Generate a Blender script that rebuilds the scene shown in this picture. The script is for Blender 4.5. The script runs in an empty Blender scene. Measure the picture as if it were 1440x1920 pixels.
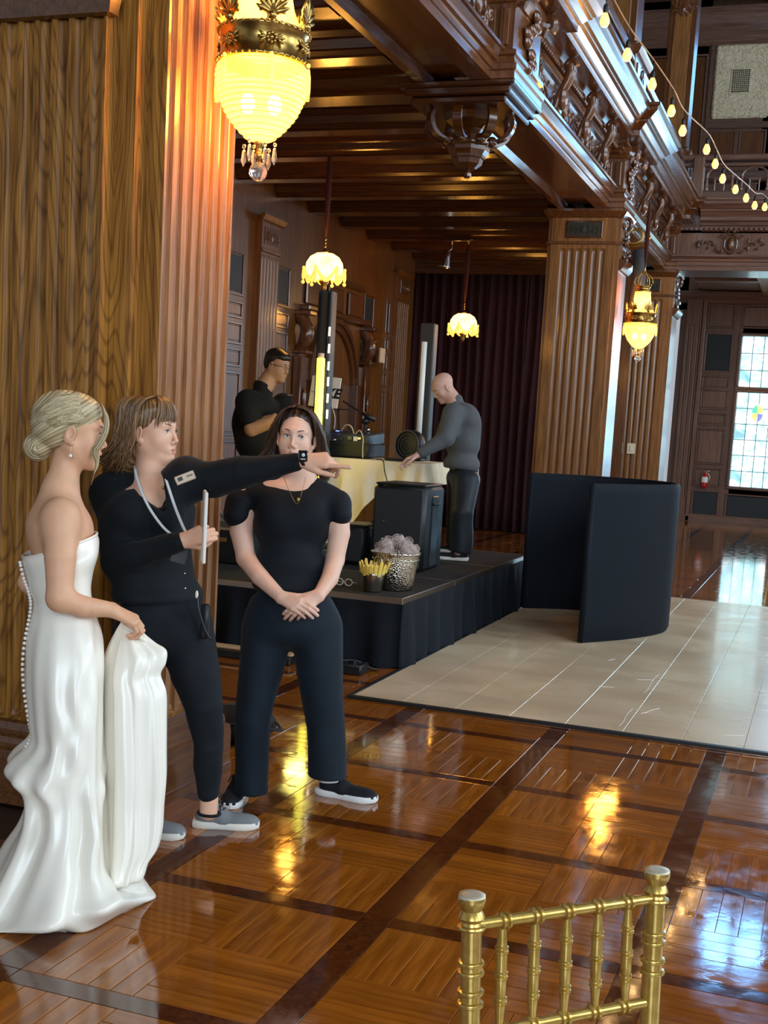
import bpy, math, random
import numpy as np
from mathutils import Vector, Matrix
random.seed(7); np.random.seed(7)
SC = bpy.context.scene
COL = SC.collection
# ---------------------------------------------------------------- camera
F_PX, YAW, PITCH, ROLL, CY, CAM_H = 2289.0, -.341, .12664, .05738, 1085.0, 1.65
def cam_basis():
    cy, sy, cp, sp, cr, sr = math.cos(YAW), math.sin(YAW), math.cos(PITCH), math.sin(PITCH), math.cos(ROLL), math.sin(ROLL)
    f = np.array([sy*cp, cy*cp, -sp]); r = np.array([cy, -sy, 0.0]); u = np.cross(r, f)
    return np.array([cr*r+sr*u, -sr*r+cr*u, f])
CM = cam_basis(); CC = np.array([0, 0, CAM_H])
camd = bpy.data.cameras.new('camera'); cam = bpy.data.objects.new('camera', camd); COL.objects.link(cam)
camd.sensor_fit = 'HORIZONTAL'; camd.sensor_width = 36; camd.lens = F_PX/1440*36
camd.shift_y = (CY-960)/1440; camd.clip_start = .05; camd.clip_end = 200
cam.matrix_world = Matrix(((CM[0][0], CM[1][0], -CM[2][0], 0), (CM[0][1], CM[1][1], -CM[2][1], 0), (CM[0][2], CM[1][2], -CM[2][2], CAM_H), (0, 0, 0, 1)))
SC.camera = cam
def _ray(x, y): return CM.T @ np.array([(x-720)/F_PX, -(y-CY)/F_PX, 1.0])
def at_depth(x, y, t): return CC+_ray(x, y)*t           # the point t metres in front of the lens seen at a pixel (used to read sizes off the photo)
def at_y(x, y, Y): d = _ray(x, y); return CC+d*(Y/d[1])
def at_z(x, y, z): d = _ray(x, y); return CC+d*((z-CAM_H)/d[2])
def at_x(x, y, X): d = _ray(x, y); return CC+d*(X/d[0])
# ---------------------------------------------------------------- world, view
w = bpy.data.worlds.new('world'); SC.world = w; w.use_nodes = True
w.node_tree.nodes['Background'].inputs[0].default_value = (.8, .88, 1, 1)
w.node_tree.nodes['Background'].inputs[1].default_value = .35
SC.view_settings.view_transform = 'Standard'; SC.view_settings.look = 'None'
SC.view_settings.gamma = 1; SC.view_settings.exposure = 0.55; SC.view_settings.use_curve_mapping = False
SC.display_settings.display_device = 'sRGB'
def area(name, loc, target, sx, sy, power, col):
    l = bpy.data.lights.new(name, 'AREA'); l.shape = 'RECTANGLE'; l.size = sx; l.size_y = sy; l.energy = power; l.color = col
    o = bpy.data.objects.new(name, l); COL.objects.link(o); o.location = loc
    o.rotation_euler = (Vector(target)-Vector(loc)).to_track_quat('-Z', 'Y').to_euler(); return o
DAY = (.72, .87, 1)
# tall daylight windows down the right hand side of the hall and behind the camera
for i, y in enumerate((-3, 2.2, 7.5, 12.7, 18)):
    area('window_and_fill_light', (8.6, y, 4.3), (0, y, 2.0), 2.6, 5.2, (330, 370, 330, 300, 270)[i], DAY)
area('window_and_fill_light', (2.5, -7.0, 3.8), (-1.5, 4, 1.5), 4.5, 4.5, 470, DAY)
area('window_and_fill_light', (2.0, 25.2, 4.4), (0, 15, 1.5), 5, 5, 220, DAY)
area('window_and_fill_light', (8.6, 15, 8.6), (-3, 18, 6.5), 9, 2.2, 420, DAY)  # added fill to brighten the upper hall, set high on the right
area('window_and_fill_light', (3.5, 4, 9.6), (-2, 20, 6), 4, 4, 260, DAY)  # added fill under the ceiling for the upper far end, no window here
def point(name, loc, power, col, r=.08):
    l = bpy.data.lights.new(name, 'POINT'); l.energy = power; l.color = col; l.shadow_soft_size = r
    o = bpy.data.objects.new(name, l); COL.objects.link(o); o.location = loc; return o
WARM = (1, .42, .07)
# ---------------------------------------------------------------- materials
MATS = {}
def mat(name, col=(.5, .5, .5), rough=.5, metal=0, emit=None, es=1, coat=0, trans=0, ior=1.45, sheen=0, spec=.5, alpha=1, sss=0):
    if name in MATS: return MATS[name]
    m = bpy.data.materials.new(name); m.use_nodes = True; b = m.node_tree.nodes['Principled BSDF']; I = b.inputs
    I['Base Color'].default_value = (*col, 1); I['Roughness'].default_value = rough; I['Metallic'].default_value = metal
    I['Coat Weight'].default_value = coat; I['Coat Roughness'].default_value = .08; I['Transmission Weight'].default_value = trans; I['IOR'].default_value = ior
    I['Sheen Weight'].default_value = sheen; I['Specular IOR Level'].default_value = spec; I['Alpha'].default_value = alpha
    if sss: I['Subsurface Weight'].default_value = sss; I['Subsurface Radius'].default_value = (.02, .008, .004)
    if emit: I['Emission Color'].default_value = (*emit, 1); I['Emission Strength'].default_value = es
    MATS[name] = m; return m
def nt(m): return m.node_tree.nodes, m.node_tree.links, m.node_tree.nodes['Principled BSDF']
def ramp(N, stops):
    r = N.new('ShaderNodeValToRGB'); e = r.color_ramp.elements
    while len(e) < len(stops): e.new(.5)
    for i, (p, c) in enumerate(stops): e[i].position = p; e[i].color = (*c, 1) if len(c) == 3 else c
    return r
def noise(N, L, vec, scale, detail=4, dist=0, rough=.5):
    n = N.new('ShaderNodeTexNoise'); n.inputs['Scale'].default_value = scale; n.inputs['Detail'].default_value = detail
    n.inputs['Distortion'].default_value = dist; n.inputs['Roughness'].default_value = rough
    if vec is not None: L.new(vec, n.inputs['Vector'])
    return n
def coords(N, L, scale=(1, 1, 1), kind='Object'):
    t = N.new('ShaderNodeTexCoord'); mp = N.new('ShaderNodeMapping'); mp.inputs['Scale'].default_value = scale
    L.new(t.outputs[kind], mp.inputs[0]); return mp.outputs[0]
def bump(N, L, b, h, strength=.3, dist=.002):
    bp = N.new('ShaderNodeBump'); bp.inputs['Strength'].default_value = strength; bp.inputs['Distance'].default_value = dist
    L.new(h, bp.inputs['Height']); L.new(bp.outputs[0], b.inputs['Normal']); return bp
def mixc(N, L, f, a, b_, mode='MULTIPLY'):
    m = N.new('ShaderNodeMix'); m.data_type = 'RGBA'; m.blend_type = mode
    if isinstance(f, float): m.inputs[0].default_value = f
    else: L.new(f, m.inputs[0])
    for s, v in ((6, a), (7, b_)):
        if isinstance(v, tuple): m.inputs[s].default_value = (*v, 1)
        else: L.new(v, m.inputs[s])
    return m.outputs[2]
def wood(name, dark, light, axis=2, rough=.3, grain=1.0, fig=0.0, coat=.4, spec=.5, rand=.25, coatr=.12, bp=.25):
    """varnished oak: long grain along `axis`, open pores, optional cathedral figure"""
    if name in MATS: return MATS[name]
    m = mat(name, light, rough, coat=coat, spec=spec); N, L, b = nt(m); b.inputs['Coat Roughness'].default_value = coatr
    s = [1, 1, 1]; s[axis] = .06
    v = coords(N, L, tuple(s)); n1 = noise(N, L, v, 38*grain, 5, .6)
    s2 = [1, 1, 1]; s2[axis] = .02; v2 = coords(N, L, tuple(s2)); n2 = noise(N, L, v2, 160*grain, 2, .2)
    r1 = ramp(N, [(.3, dark), (.5, tuple((a+c)/2 for a, c in zip(dark, light))), (.72, light)]); L.new(n1.outputs[0], r1.inputs[0])
    out = r1.outputs[0]
    if fig:
        s3 = [1, 1, 1]; s3[axis] = .16; v3 = coords(N, L, tuple(s3)); n3 = noise(N, L, v3, 2.6, 2, .5)
        ma = N.new('ShaderNodeMath'); ma.operation = 'MULTIPLY'; ma.inputs[1].default_value = 34; L.new(n3.outputs[0], ma.inputs[0])
        mb_ = N.new('ShaderNodeMath'); mb_.operation = 'FRACT'; L.new(ma.outputs[0], mb_.inputs[0])
        r3 = ramp(N, [(0, (.30, .26, .22)), (.22, (1, 1, 1)), (.8, (1, 1, 1)), (1, (.30, .26, .22))]); L.new(mb_.outputs[0], r3.inputs[0])
        out = mixc(N, L, float(fig), out, r3.outputs[0])
    r2 = ramp(N, [(.35, (.55, .5, .45)), (.55, (1, 1, 1))]); L.new(n2.outputs[0], r2.inputs[0])
    out = mixc(N, L, .8, out, r2.outputs[0])
    oi = N.new('ShaderNodeObjectInfo'); rr = ramp(N, [(0, (1-rand,)*3), (1, (1, 1, 1))]); L.new(oi.outputs['Random'], rr.inputs[0])
    out = mixc(N, L, 1.0, out, rr.outputs[0]); L.new(out, b.inputs['Base Color'])
    bump(N, L, b, n2.outputs[0], bp, .0012); return m
def cloth(name, col, rough=.85, sheen=.3, scale=900, bs=.25, var=.1, nscale=6):
    if name in MATS: return MATS[name]
    m = mat(name, col, rough, sheen=sheen*.12, spec=.18); N, L, b = nt(m)
    v = coords(N, L); n = noise(N, L, v, scale, 2); n2 = noise(N, L, v, nscale, 3)
    r = ramp(N, [(.3, tuple(c*(1-var) for c in col)), (.7, tuple(min(1, c*(1+var)) for c in col))]); L.new(n2.outputs[0], r.inputs[0]); L.new(r.outputs[0], b.inputs['Base Color'])
    bump(N, L, b, n.outputs[0], bs, .0006); return m
oak_f = wood('oak_front', (.165, .058, .007), (.46, .205, .036), 2, .40, .8, .7, .12, spec=.3)
oak_v = wood('oak_vertical', (.19, .072, .018), (.38, .165, .045), 2, .34, 1, 0, .3)
oak_s = wood('oak_lit_side', (.30, .12, .035), (.50, .24, .095), 2, .26, 1, .1, .85)  # paler copy of the pier oak, lamplight on that face put into its colour
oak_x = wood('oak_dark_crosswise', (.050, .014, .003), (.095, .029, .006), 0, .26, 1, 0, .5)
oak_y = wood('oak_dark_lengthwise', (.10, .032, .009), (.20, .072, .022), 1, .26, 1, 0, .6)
oak_z = wood('oak_dark_upright', (.11, .036, .010), (.21, .078, .025), 2, .3, 1, 0, .5)
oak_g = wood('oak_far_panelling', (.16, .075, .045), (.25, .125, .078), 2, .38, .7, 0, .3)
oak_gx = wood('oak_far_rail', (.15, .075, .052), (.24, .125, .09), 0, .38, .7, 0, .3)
oak_w = wood('oak_wall_panel', (.13, .044, .007), (.25, .098, .019), 2, .4, .7, 0, .3)
oak_c = wood('oak_carved', (.09, .030, .010), (.19, .070, .026), 2, .28, 1, 0, .6)
oak_b = wood('oak_base', (.09, .030, .008), (.17, .066, .018), 1, .3, 1, .3, .5)
bronze_panel = cloth('dark_carved_panel', (.045, .04, .03), .5, 0)
grille = mat('dark_grille', (.018, .022, .024), .6)
black_m = mat('black_metal', (.012, .012, .013), .38)
black_p = mat('black_plastic', (.007, .008, .009), .45)
white_p = mat('ivory_plastic', (.72, .62, .45), .45)
brass = mat('antique_brass', (.45, .28, .075), .28, 1)
chrome = mat('steel', (.62, .60, .58), .18, 1)
# ---------------------------------------------------------------- mesh helpers
class MB:
    def __init__(s): s.v = []; s.f = []; s.n = 0; s.mi = []; s.cm = 0
    def add(s, V, Fs, smooth=False):
        V = np.asarray(V, float).reshape(-1, 3); s.v.append(V)
        for f in Fs: s.f.append([i+s.n for i in f])
        s.mi += [s.cm]*len(Fs); s.n += len(V); return s
    def box(s, c, d, R=None, b=0):
        hx, hy, hz = (x/2 for x in d)
        if b <= 0:
            V = np.array([[x, y, z] for x in (-hx, hx) for y in (-hy, hy) for z in (-hz, hz)])
            Fs = [(0, 1, 3, 2), (4, 6, 7, 5), (0, 4, 5, 1), (2, 3, 7, 6), (0, 2, 6, 4), (1, 5, 7, 3)]
        else:
            b = min(b, hx*.9, hy*.9, hz*.9)
            V = []; idx = {}
            for sx in (-1, 1):
                for sy in (-1, 1):
                    for sz in (-1, 1):
                        for a in range(3):
                            p = [sx*(hx-b), sy*(hy-b), sz*(hz-b)]; p[a] = (sx*hx, sy*hy, sz*hz)[a]
                            idx[(sx, sy, sz, a)] = len(V); V.append(p)
            Fs = []
            for a in range(3):
                u, w_ = (a+1) % 3, (a+2) % 3
                for sg in (-1, 1):
                    q = []
                    for (i, j) in ((-1, -1), (1, -1), (1, 1), (-1, 1)):
                        k = [0, 0, 0]; k[a] = sg; k[u] = i; k[w_] = j; q.append(idx[(*k, a)])
                    Fs.append(tuple(q) if sg > 0 else tuple(q[::-1]))
                for i in (-1, 1):
                    for j in (-1, 1):
                        k0 = [0, 0, 0]; k1 = [0, 0, 0]; k0[a] = -1; k1[a] = 1; k0[u] = k1[u] = i; k0[w_] = k1[w_] = j
                        q = (idx[(*k0, u)], idx[(*k1, u)], idx[(*k1, w_)], idx[(*k0, w_)])
                        Fs.append(q if i*j < 0 else q[::-1])
            for sx in (-1, 1):
                for sy in (-1, 1):
                    for sz in (-1, 1):
                        q = tuple(idx[(sx, sy, sz, a)] for a in range(3)); Fs.append(q if sx*sy*sz > 0 else q[::-1])
            V = np.array(V)
        if R is not None: V = V @ np.asarray(R).T
        return s.add(V+np.array(c), Fs)
    def grid(s, P, cu=False, cv=False, flip=False):
        P = np.asarray(P, float); nu, nv = P.shape[:2]; Fs = []
        for i in range(nu if cu else nu-1):
            for j in range(nv if cv else nv-1):
                a, b, c, d = i*nv+j, ((i+1) % nu)*nv+j, ((i+1) % nu)*nv+(j+1) % nv, i*nv+(j+1) % nv
                Fs.append((a, d, c, b) if flip else (a, b, c, d))
        return s.add(P.reshape(-1, 3), Fs)
    def tube(s, pts, r, seg=8, caps=True, close=False, flat=None):
        pts = np.array([np.asarray(p, float) for p in pts]); n = len(pts); r = np.full(n, r) if np.isscalar(r) else np.asarray(r, float)
        T = np.gradient(pts, axis=0) if not close else np.roll(pts, -1, 0)-np.roll(pts, 1, 0)
        T /= np.linalg.norm(T, axis=1)[:, None]+1e-12
        u = np.cross(T[0], (0, 0, 1) if abs(T[0][2]) < .9 else (1, 0, 0)); u /= np.linalg.norm(u); U = []
        for i in range(n):
            u = u-T[i]*np.dot(u, T[i]); u /= np.linalg.norm(u)+1e-12; U.append(u)
        U = np.array(U); W = np.cross(T, U); a = np.linspace(0, 2*math.pi, seg, endpoint=False)
        fl = 1 if flat is None else flat
        P = pts[:, None]+r[:, None, None]*(np.cos(a)[None, :, None]*U[:, None]+fl*np.sin(a)[None, :, None]*W[:, None])
        s.grid(P, cu=close, cv=True)
        if caps and not close:
            b = s.n-n*seg; s.f.append([b+j for j in range(seg)]); s.f.append([b+(n-1)*seg+j for j in range(seg)][::-1]); s.mi += [s.cm]*2
        return s
    def lathe(s, prof, c=(0, 0, 0), seg=16, R=None, caps=True, a0=0, ribs=0, ribd=0):
        a = np.linspace(0, 2*math.pi, seg, endpoint=False)+a0; pr = np.array(prof, float)
        rr = pr[:, 0][:, None]*(1+ribd*np.cos(a*ribs)[None, :]) if ribs else np.repeat(pr[:, 0][:, None], seg, 1)
        P = np.stack([rr*np.cos(a)[None], rr*np.sin(a)[None], np.repeat(pr[:, 1][:, None], seg, 1)], -1)
        if R is not None: P = P @ np.asarray(R).T
        P = P+np.array(c); s.grid(P, cv=True, flip=True)
        if caps:
            b = s.n-len(pr)*seg; m = len(pr)
            s.f.append([b+j for j in range(seg)][::-1]); s.f.append([b+(m-1)*seg+j for j in range(seg)]); s.mi += [s.cm]*2
        return s
    def ball(s, c, r, seg=10, rings=6, R=None):
        r = np.array([r]*3 if np.isscalar(r) else r, float); th = np.linspace(0.001, math.pi-.001, rings+1)
        a = np.linspace(0, 2*math.pi, seg, endpoint=False)
        P = np.stack([np.sin(th)[:, None]*np.cos(a)[None], np.sin(th)[:, None]*np.sin(a)[None], np.repeat(np.cos(th)[:, None], seg, 1)], -1)*r
        if R is not None: P = P @ np.asarray(R).T
        return s.grid(P+np.array(c), cv=True)
    def sweep(s, prof, path, close=False, caps=True):
        """profile [(out,z)] swept with mitres along a horizontal path; 'out' is to the right of travel"""
        path = [np.array(p, float) for p in path]; n = len(path); P = []
        for i in range(n):
            def nrm(a, b): d = b-a; d /= np.linalg.norm(d); return np.array([d[1], -d[0]])
            if close: n1, n2 = nrm(path[i-1], path[i]), nrm(path[i], path[(i+1) % n])
            else:
                n1 = nrm(path[i-1], path[i]) if i else nrm(path[0], path[1]); n2 = nrm(path[i], path[i+1]) if i < n-1 else n1
            m = n1+n2; m /= max(.3, np.dot(m, n1)) if np.linalg.norm(m) > 1e-6 else 1
            P.append([[path[i][0]+m[0]*o, path[i][1]+m[1]*o, z] for o, z in prof])
        s.grid(np.array(P), cu=close)
        if caps and not close:
            k = len(prof); b = s.n-n*k; s.f.append([b+j for j in range(k)]); s.f.append([b+(n-1)*k+j for j in range(k)][::-1]); s.mi += [s.cm]*2
        return s
    def build(s, name, m, parent=None, smooth=False, loc=None, auto=False):
        V = np.concatenate(s.v) if s.v else np.zeros((0, 3))
        base = np.zeros(3)
        if loc is not None: base = np.array(loc, float)
        pb = np.array(parent['_b']) if parent is not None and '_b' in parent else np.zeros(3)
        if parent is not None: base = pb
        me = bpy.data.meshes.new(name); me.from_pydata((V-base).tolist(), [], s.f)
        ms = m if isinstance(m, (list, tuple)) else [m]
        for q in ms: me.materials.append(q)
        if len(ms) > 1: me.polygons.foreach_set('material_index', s.mi)
        if smooth: me.polygons.foreach_set('use_smooth', [True]*len(me.polygons))
        if auto:
            me.polygons.foreach_set('use_smooth', [True]*len(me.polygons))
            try: me.set_sharp_from_angle(angle=math.radians(38))
            except Exception: pass
        me.validate(); o = bpy.data.objects.new(name, me); COL.objects.link(o)
        if parent is not None: o.parent = parent; o['_b'] = list(pb)
        else: o.location = base; o['_b'] = list(base)
        return o
def tag(o, label=None, cat=None, group=None, kind=None):
    if label: o['label'] = label
    if cat: o['category'] = cat
    if group: o['group'] = group
    if kind: o['kind'] = kind
    return o
def empty(name, loc, label=None, cat=None, group=None, kind=None):
    o = bpy.data.objects.new(name, None); COL.objects.link(o); o.location = loc; o['_b'] = list(map(float, loc)); o.empty_display_size = .1
    return tag(o, label, cat, group, kind)
def struct(o, label=None): o['kind'] = 'structure'; (label and tag(o, label)); return o
def rotm(ax, deg):
    return np.array(Matrix.Rotation(math.radians(deg), 3, ax))
def frame_from(fwd, up=(0, 0, 1)):
    f = np.array(fwd, float); f /= np.linalg.norm(f); u = np.array(up, float); u = u-f*np.dot(u, f); u /= np.linalg.norm(u)
    r = np.cross(f, u); return np.stack([r, f, u], 1)      # columns: right, forward, up
def spline(pts, n):
    pts = np.array([np.asarray(p, float) for p in pts]); m = len(pts); out = []
    t = np.linspace(0, m-1, n)
    for x in t:
        i = min(int(x), m-2); u = x-i; p0 = pts[max(i-1, 0)]; p1 = pts[i]; p2 = pts[i+1]; p3 = pts[min(i+2, m-1)]
        out.append(.5*((2*p1)+(-p0+p2)*u+(2*p0-5*p1+4*p2-p3)*u*u+(-p0+3*p1-3*p2+p3)*u**3))
    return np.array(out)
def fluted(mb, p0, p1, z0, z1, n, fw, depth, taper=.05, seg=6):
    """plain face from p0 to p1 with n round-ended flutes sunk into it (outward = right of travel)"""
    p0 = np.array(p0, float); p1 = np.array(p1, float); d = p1-p0; Lh = np.linalg.norm(d); d /= Lh; nr = np.array([d[1], -d[0]])
    pitch = Lh/n; us = [0.0]; ds = [0.0]
    for i in range(n):
        c = (i+.5)*pitch
        for j in range(seg+1):
            a = math.pi*j/seg; us.append(c-math.cos(a)*fw/2); ds.append(math.sin(a)*depth)
    us.append(Lh); ds.append(0.0); us = np.array(us); ds = np.array(ds)
    zs = [(z0, 0), (z0+taper*.25, .6), (z0+taper*.6, .9), (z0+taper, 1), (z1-taper, 1), (z1-taper*.6, .9), (z1-taper*.25, .6), (z1, 0)]
    P = [[[p0[0]+d[0]*u-nr[0]*q*k, p0[1]+d[1]*u-nr[1]*q*k, z] for u, q in zip(us, ds)] for z, k in zs]
    mb.grid(np.array(P), flip=True); return mb
def vquad(mb, p0, p1, z0, z1):
    mb.add([[*p0, z0], [*p1, z0], [*p1, z1], [*p0, z1]], [(0, 1, 2, 3)]); return mb
# ================================================================ FLOOR
PX, PY, SX0, SY0 = .862, .868, -1.272, 3.702       # parquet panel pitch and the centre of one border crossing
def plank_mat(name, axis, rough=.13):
    if name in MATS: return MATS[name]
    m = mat(name, (.3, .12, .03), rough, coat=.6, spec=.5); N, L, b = nt(m); b.inputs['Coat Roughness'].default_value = .05
    s = [1, 1, 1]; s[axis] = .07
    v = coords(N, L, tuple(s)); n1 = noise(N, L, v, 45, 4, .5)
    r1 = ramp(N, [(.3, (.20, .055, .005)), (.7, (.36, .115, .012))]); L.new(n1.outputs[0], r1.inputs[0])
    oi = N.new('ShaderNodeObjectInfo'); rr = ramp(N, [(0, (.78, .74, .7)), (.5, (.95, .92, .9)), (1, (1.12, 1.1, 1.05))]); L.new(oi.outputs['Random'], rr.inputs[0])
    L.new(mixc(N, L, 1.0, r1.outputs[0], rr.outputs[0]), b.inputs['Base Color'])
    g = N.new('ShaderNodeNewGeometry'); na = noise(N, L, g.outputs['Position'], 9, 3, .4); nb = noise(N, L, g.outputs['Position'], 130, 2)
    mx = N.new('ShaderNodeMath'); mx.operation = 'MULTIPLY_ADD'; mx.inputs[1].default_value = .05; L.new(nb.outputs[0], mx.inputs[0]); L.new(na.outputs[0], mx.inputs[2])
    bump(N, L, b, mx.outputs[0], .2, .004)
    r3 = ramp(N, [(.4, (.05,)*3), (.7, (.13,)*3)]); L.new(na.outputs[0], r3.inputs[0]); L.new(r3.outputs[0], b.inputs['Roughness'])
    L.new(r3.outputs[0], b.inputs['Coat Roughness'])
    return m
plank_x = plank_mat('parquet_crosswise', 0); plank_y = plank_mat('parquet_lengthwise', 1)
def border_mat():
    m = plank_mat('parquet_border', 1); N, L, b = nt(m)
    for l in list(L):
        if l.to_socket == b.inputs['Base Color']: L.remove(l)
    v = coords(N, L, (1, 1, 1)); n = noise(N, L, v, 30, 4, 1); r = ramp(N, [(.3, (.045, .011, .003)), (.7, (.105, .027, .006))]); L.new(n.outputs[0], r.inputs[0]); L.new(r.outputs[0], b.inputs['Base Color'])
    return m
border = border_mat()
fl = MB().box((1.0, 11, -.06), (15.6, 42, .1)).build('floor', mat('floor_gap', (.02, .008, .004), .4)); struct(fl, 'glossy brown parquet floor of square panels framed by dark strips')
def floor_piece(kind, cx, cy, lx, ly): return (kind, cx, cy, lx, ly)
pieces = []
for i in range(-7, 12):
    for j in range(-6, 28):
        x0 = SX0+(i)*PX; y0 = SY0+j*PY
        pieces.append(('b', x0+0, y0+PY/2, .105, PY-.085)); pieces.append(('b', x0+PX/2, y0, PX-.105, .083)); pieces.append(('b', x0, y0, .105, .083))
        ax, ay = x0+.0525+.0, y0+.0415; W, H = PX-.105, PY-.083
        for a in range(2):
            for c in range(2):
                bx, by = ax+a*W/2, ay+c*H/2; nn = 5
                for k in range(nn):
                    if (a+c+i+j) % 2: pieces.append(('x', bx+W/4, by+(k+.5)*H/2/nn, W/2, H/2/nn))
                    else: pieces.append(('y', bx+(k+.5)*W/2/nn, by+H/4, W/2/nn, H/2))
def visible(cx, cy, z=0.0):
    q = CM @ (np.array([cx, cy, z])-CC)
    if q[2] < .5: return False, 99
    u, v_ = 720+F_PX*q[0]/q[2], CY-F_PX*q[1]/q[2]
    return (-60 < u < 1500 and 300 < v_ < 1980), q[2]
def covered(cx, cy): return (-2.5 < cx < 3.5 and 6.8 < cy < 12.8) or (cx < -2.7 and 7.9 < cy < 11.2) or (cx < -2.6 and cy < 4.8)
sel = [p for p in pieces if -6.6 < p[1] < 8 and -2 < p[2] < 26.0 and not covered(p[1], p[2])]
mesh_cache = {}
def piece_mesh(kind, lx, ly):
    k = (kind, round(lx, 4), round(ly, 4))
    if k not in mesh_cache:
        b = MB().box((0, 0, -.005), (lx-.0016, ly-.0016, .0105), b=.0012)
        me = bpy.data.meshes.new('floor_plank'); me.from_pydata(np.concatenate(b.v).tolist(), [], b.f); me.materials.append({'b': border, 'x': plank_x, 'y': plank_y}[kind]); mesh_cache[k] = me
    return mesh_cache[k]
cand = {'p': [], 'b': []}; rest = {'b': MB(), 'x': MB(), 'y': MB()}
for p in sel:
    ok, dep = visible(p[1], p[2]); cand['b' if p[0] == 'b' else 'p'].append((dep if ok else 50+dep, p))
for key, nm in (('p', 'floor_plank'), ('b', 'border_strip')):
    L_ = sorted(cand[key], key=lambda t: t[0])
    for q, (dep, p) in enumerate(L_):
        if q < 298 and dep < 40:
            o = bpy.data.objects.new(nm, piece_mesh(p[0], p[3], p[4])); COL.objects.link(o); o.parent = fl
            o.location = (p[1], p[2], random.uniform(-.0004, .0004)); o.rotation_euler = (random.uniform(-.0005, .0005), random.uniform(-.0005, .0005), 0)
        else: rest[p[0]].box((p[1], p[2], -.005), (p[3]-.0016, p[4]-.0016, .0105))
for k, m_ in (('b', border), ('x', plank_x), ('y', plank_y)):
    o = rest[k].build({'b': 'border_strips', 'x': 'crosswise_planks', 'y': 'lengthwise_planks'}[k], m_, fl); o['kind'] = 'stuff'
# ================================================================ PIERS AND COLUMNS
BASEP = [(0, .34), (.012, .33), (.018, .30), (.018, .285), (.04, .275), (.045, .25), (.045, .235), (.062, .225), (.066, .19), (.066, .05), (.072, .045), (.072, 0), (0, 0)]
def steps_path(x0, x1, y0, y1):   # a pier with stepped corners; anticlockwise seen from above => outward on the right
    s1 = .085
    return [(x0+2*s1, y0), (x1-2*s1, y0), (x1-2*s1, y0+s1), (x1-s1, y0+s1), (x1-s1, y0+2*s1), (x1, y0+2*s1),
            (x1, y1), (x0, y1), (x0, y0+2*s1), (x0+s1, y0+2*s1), (x0+s1, y0+s1), (x0+2*s1, y0+s1)]
def prism(path, z0, z1, skip=()):
    mb = MB(); n = len(path)
    for i in range(n):
        if i in skip: continue
        vquad(mb, path[i], path[(i+1) % n], z0, z1)
    return mb
# near pier on the left
pier = empty('pier', (-3.3, 4.5, 0), 'large oak pier at left edge, fluted front behind the bride', 'pier')
Z0, ZT = .34, 4.3
pp = steps_path(-4.06, -2.55, 4.17, 4.93)
prism(pp, 0, ZT, skip=(0, 5)).build('shaft', oak_f, pier)
mb = MB(); fluted(mb, pp[0], pp[1], .345, 3.95, 15, .058, .024); mb.build('fluted_front', oak_f, pier)
for a_, b_, c_, d_ in ((0, 1, 0, .345), (0, 1, 3.95, ZT), (5, 6, 0, .36), (5, 6, 3.84, ZT)): vquad(MB(), pp[a_], pp[b_], c_, d_).build('plain_face', oak_f, pier)
mb = MB(); fluted(mb, pp[5], pp[6], .36, 3.84, 7, .047, .034); mb.build('fluted_side', oak_s, pier)
MB().sweep(BASEP, pp, close=True).build('base_moulding', oak_b, pier)
CAPP = [(0, 3.90), (.02, 3.91), (.02, 3.95), (.0, 3.96), (0, 4.16), (.02, 4.17), (.05, 4.22), (.07, 4.24), (.07, 4.30), (0, 4.30)]
MB().sweep(CAPP, pp, close=True).build('capital', oak_z, pier)
mb = MB(); mb.sweep([(0, 3.115), (.03, 3.12), (.05, 3.2), (.0, 3.2)], [(-3.95, 4.17), (-2.72, 4.17), (-2.72, 4.2)]); mb.build('rail', oak_b, pier)
def rinceau(mb, c, w_, h_, R=None, r=.006, n=3):
    """scrolling foliage in low relief inside a w x h field (local x, z), pushed out along -y"""
    R = np.eye(3) if R is None else R; c = np.array(c)
    for sx in (-1, 1):
        for k in range(n):
            cx = sx*(.12+.36*k/n*1.2)*w_; cz = (.1 if k % 2 else -.1)*h_; rr = h_*.30
            pts = [np.array([cx+rr*(1-t*.8)*math.cos(a), -.004, cz+rr*(1-t*.8)*math.sin(a)*(1 if k % 2 else -1)*1.0]) for t, a in [(q/12, q/12*math.pi*3.2*sx+(math.pi if sx > 0 else 0)) for q in range(13)]]
            mb.tube([c+R@p for p in pts], np.linspace(r*1.3, r*.6, 13), 5)
            for q in range(5):
                a = q*1.25; e = np.array([cx+rr*1.15*math.cos(a), -.003, cz+rr*1.15*math.sin(a)]); mb.ball(c+R@e, (r*2.2, r, r*1.4), 6, 4, R)
    mb.ball(c+R@np.array([0, -.004, 0]), (h_*.2, r*2, h_*.3), 8, 6, R); return mb
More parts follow.
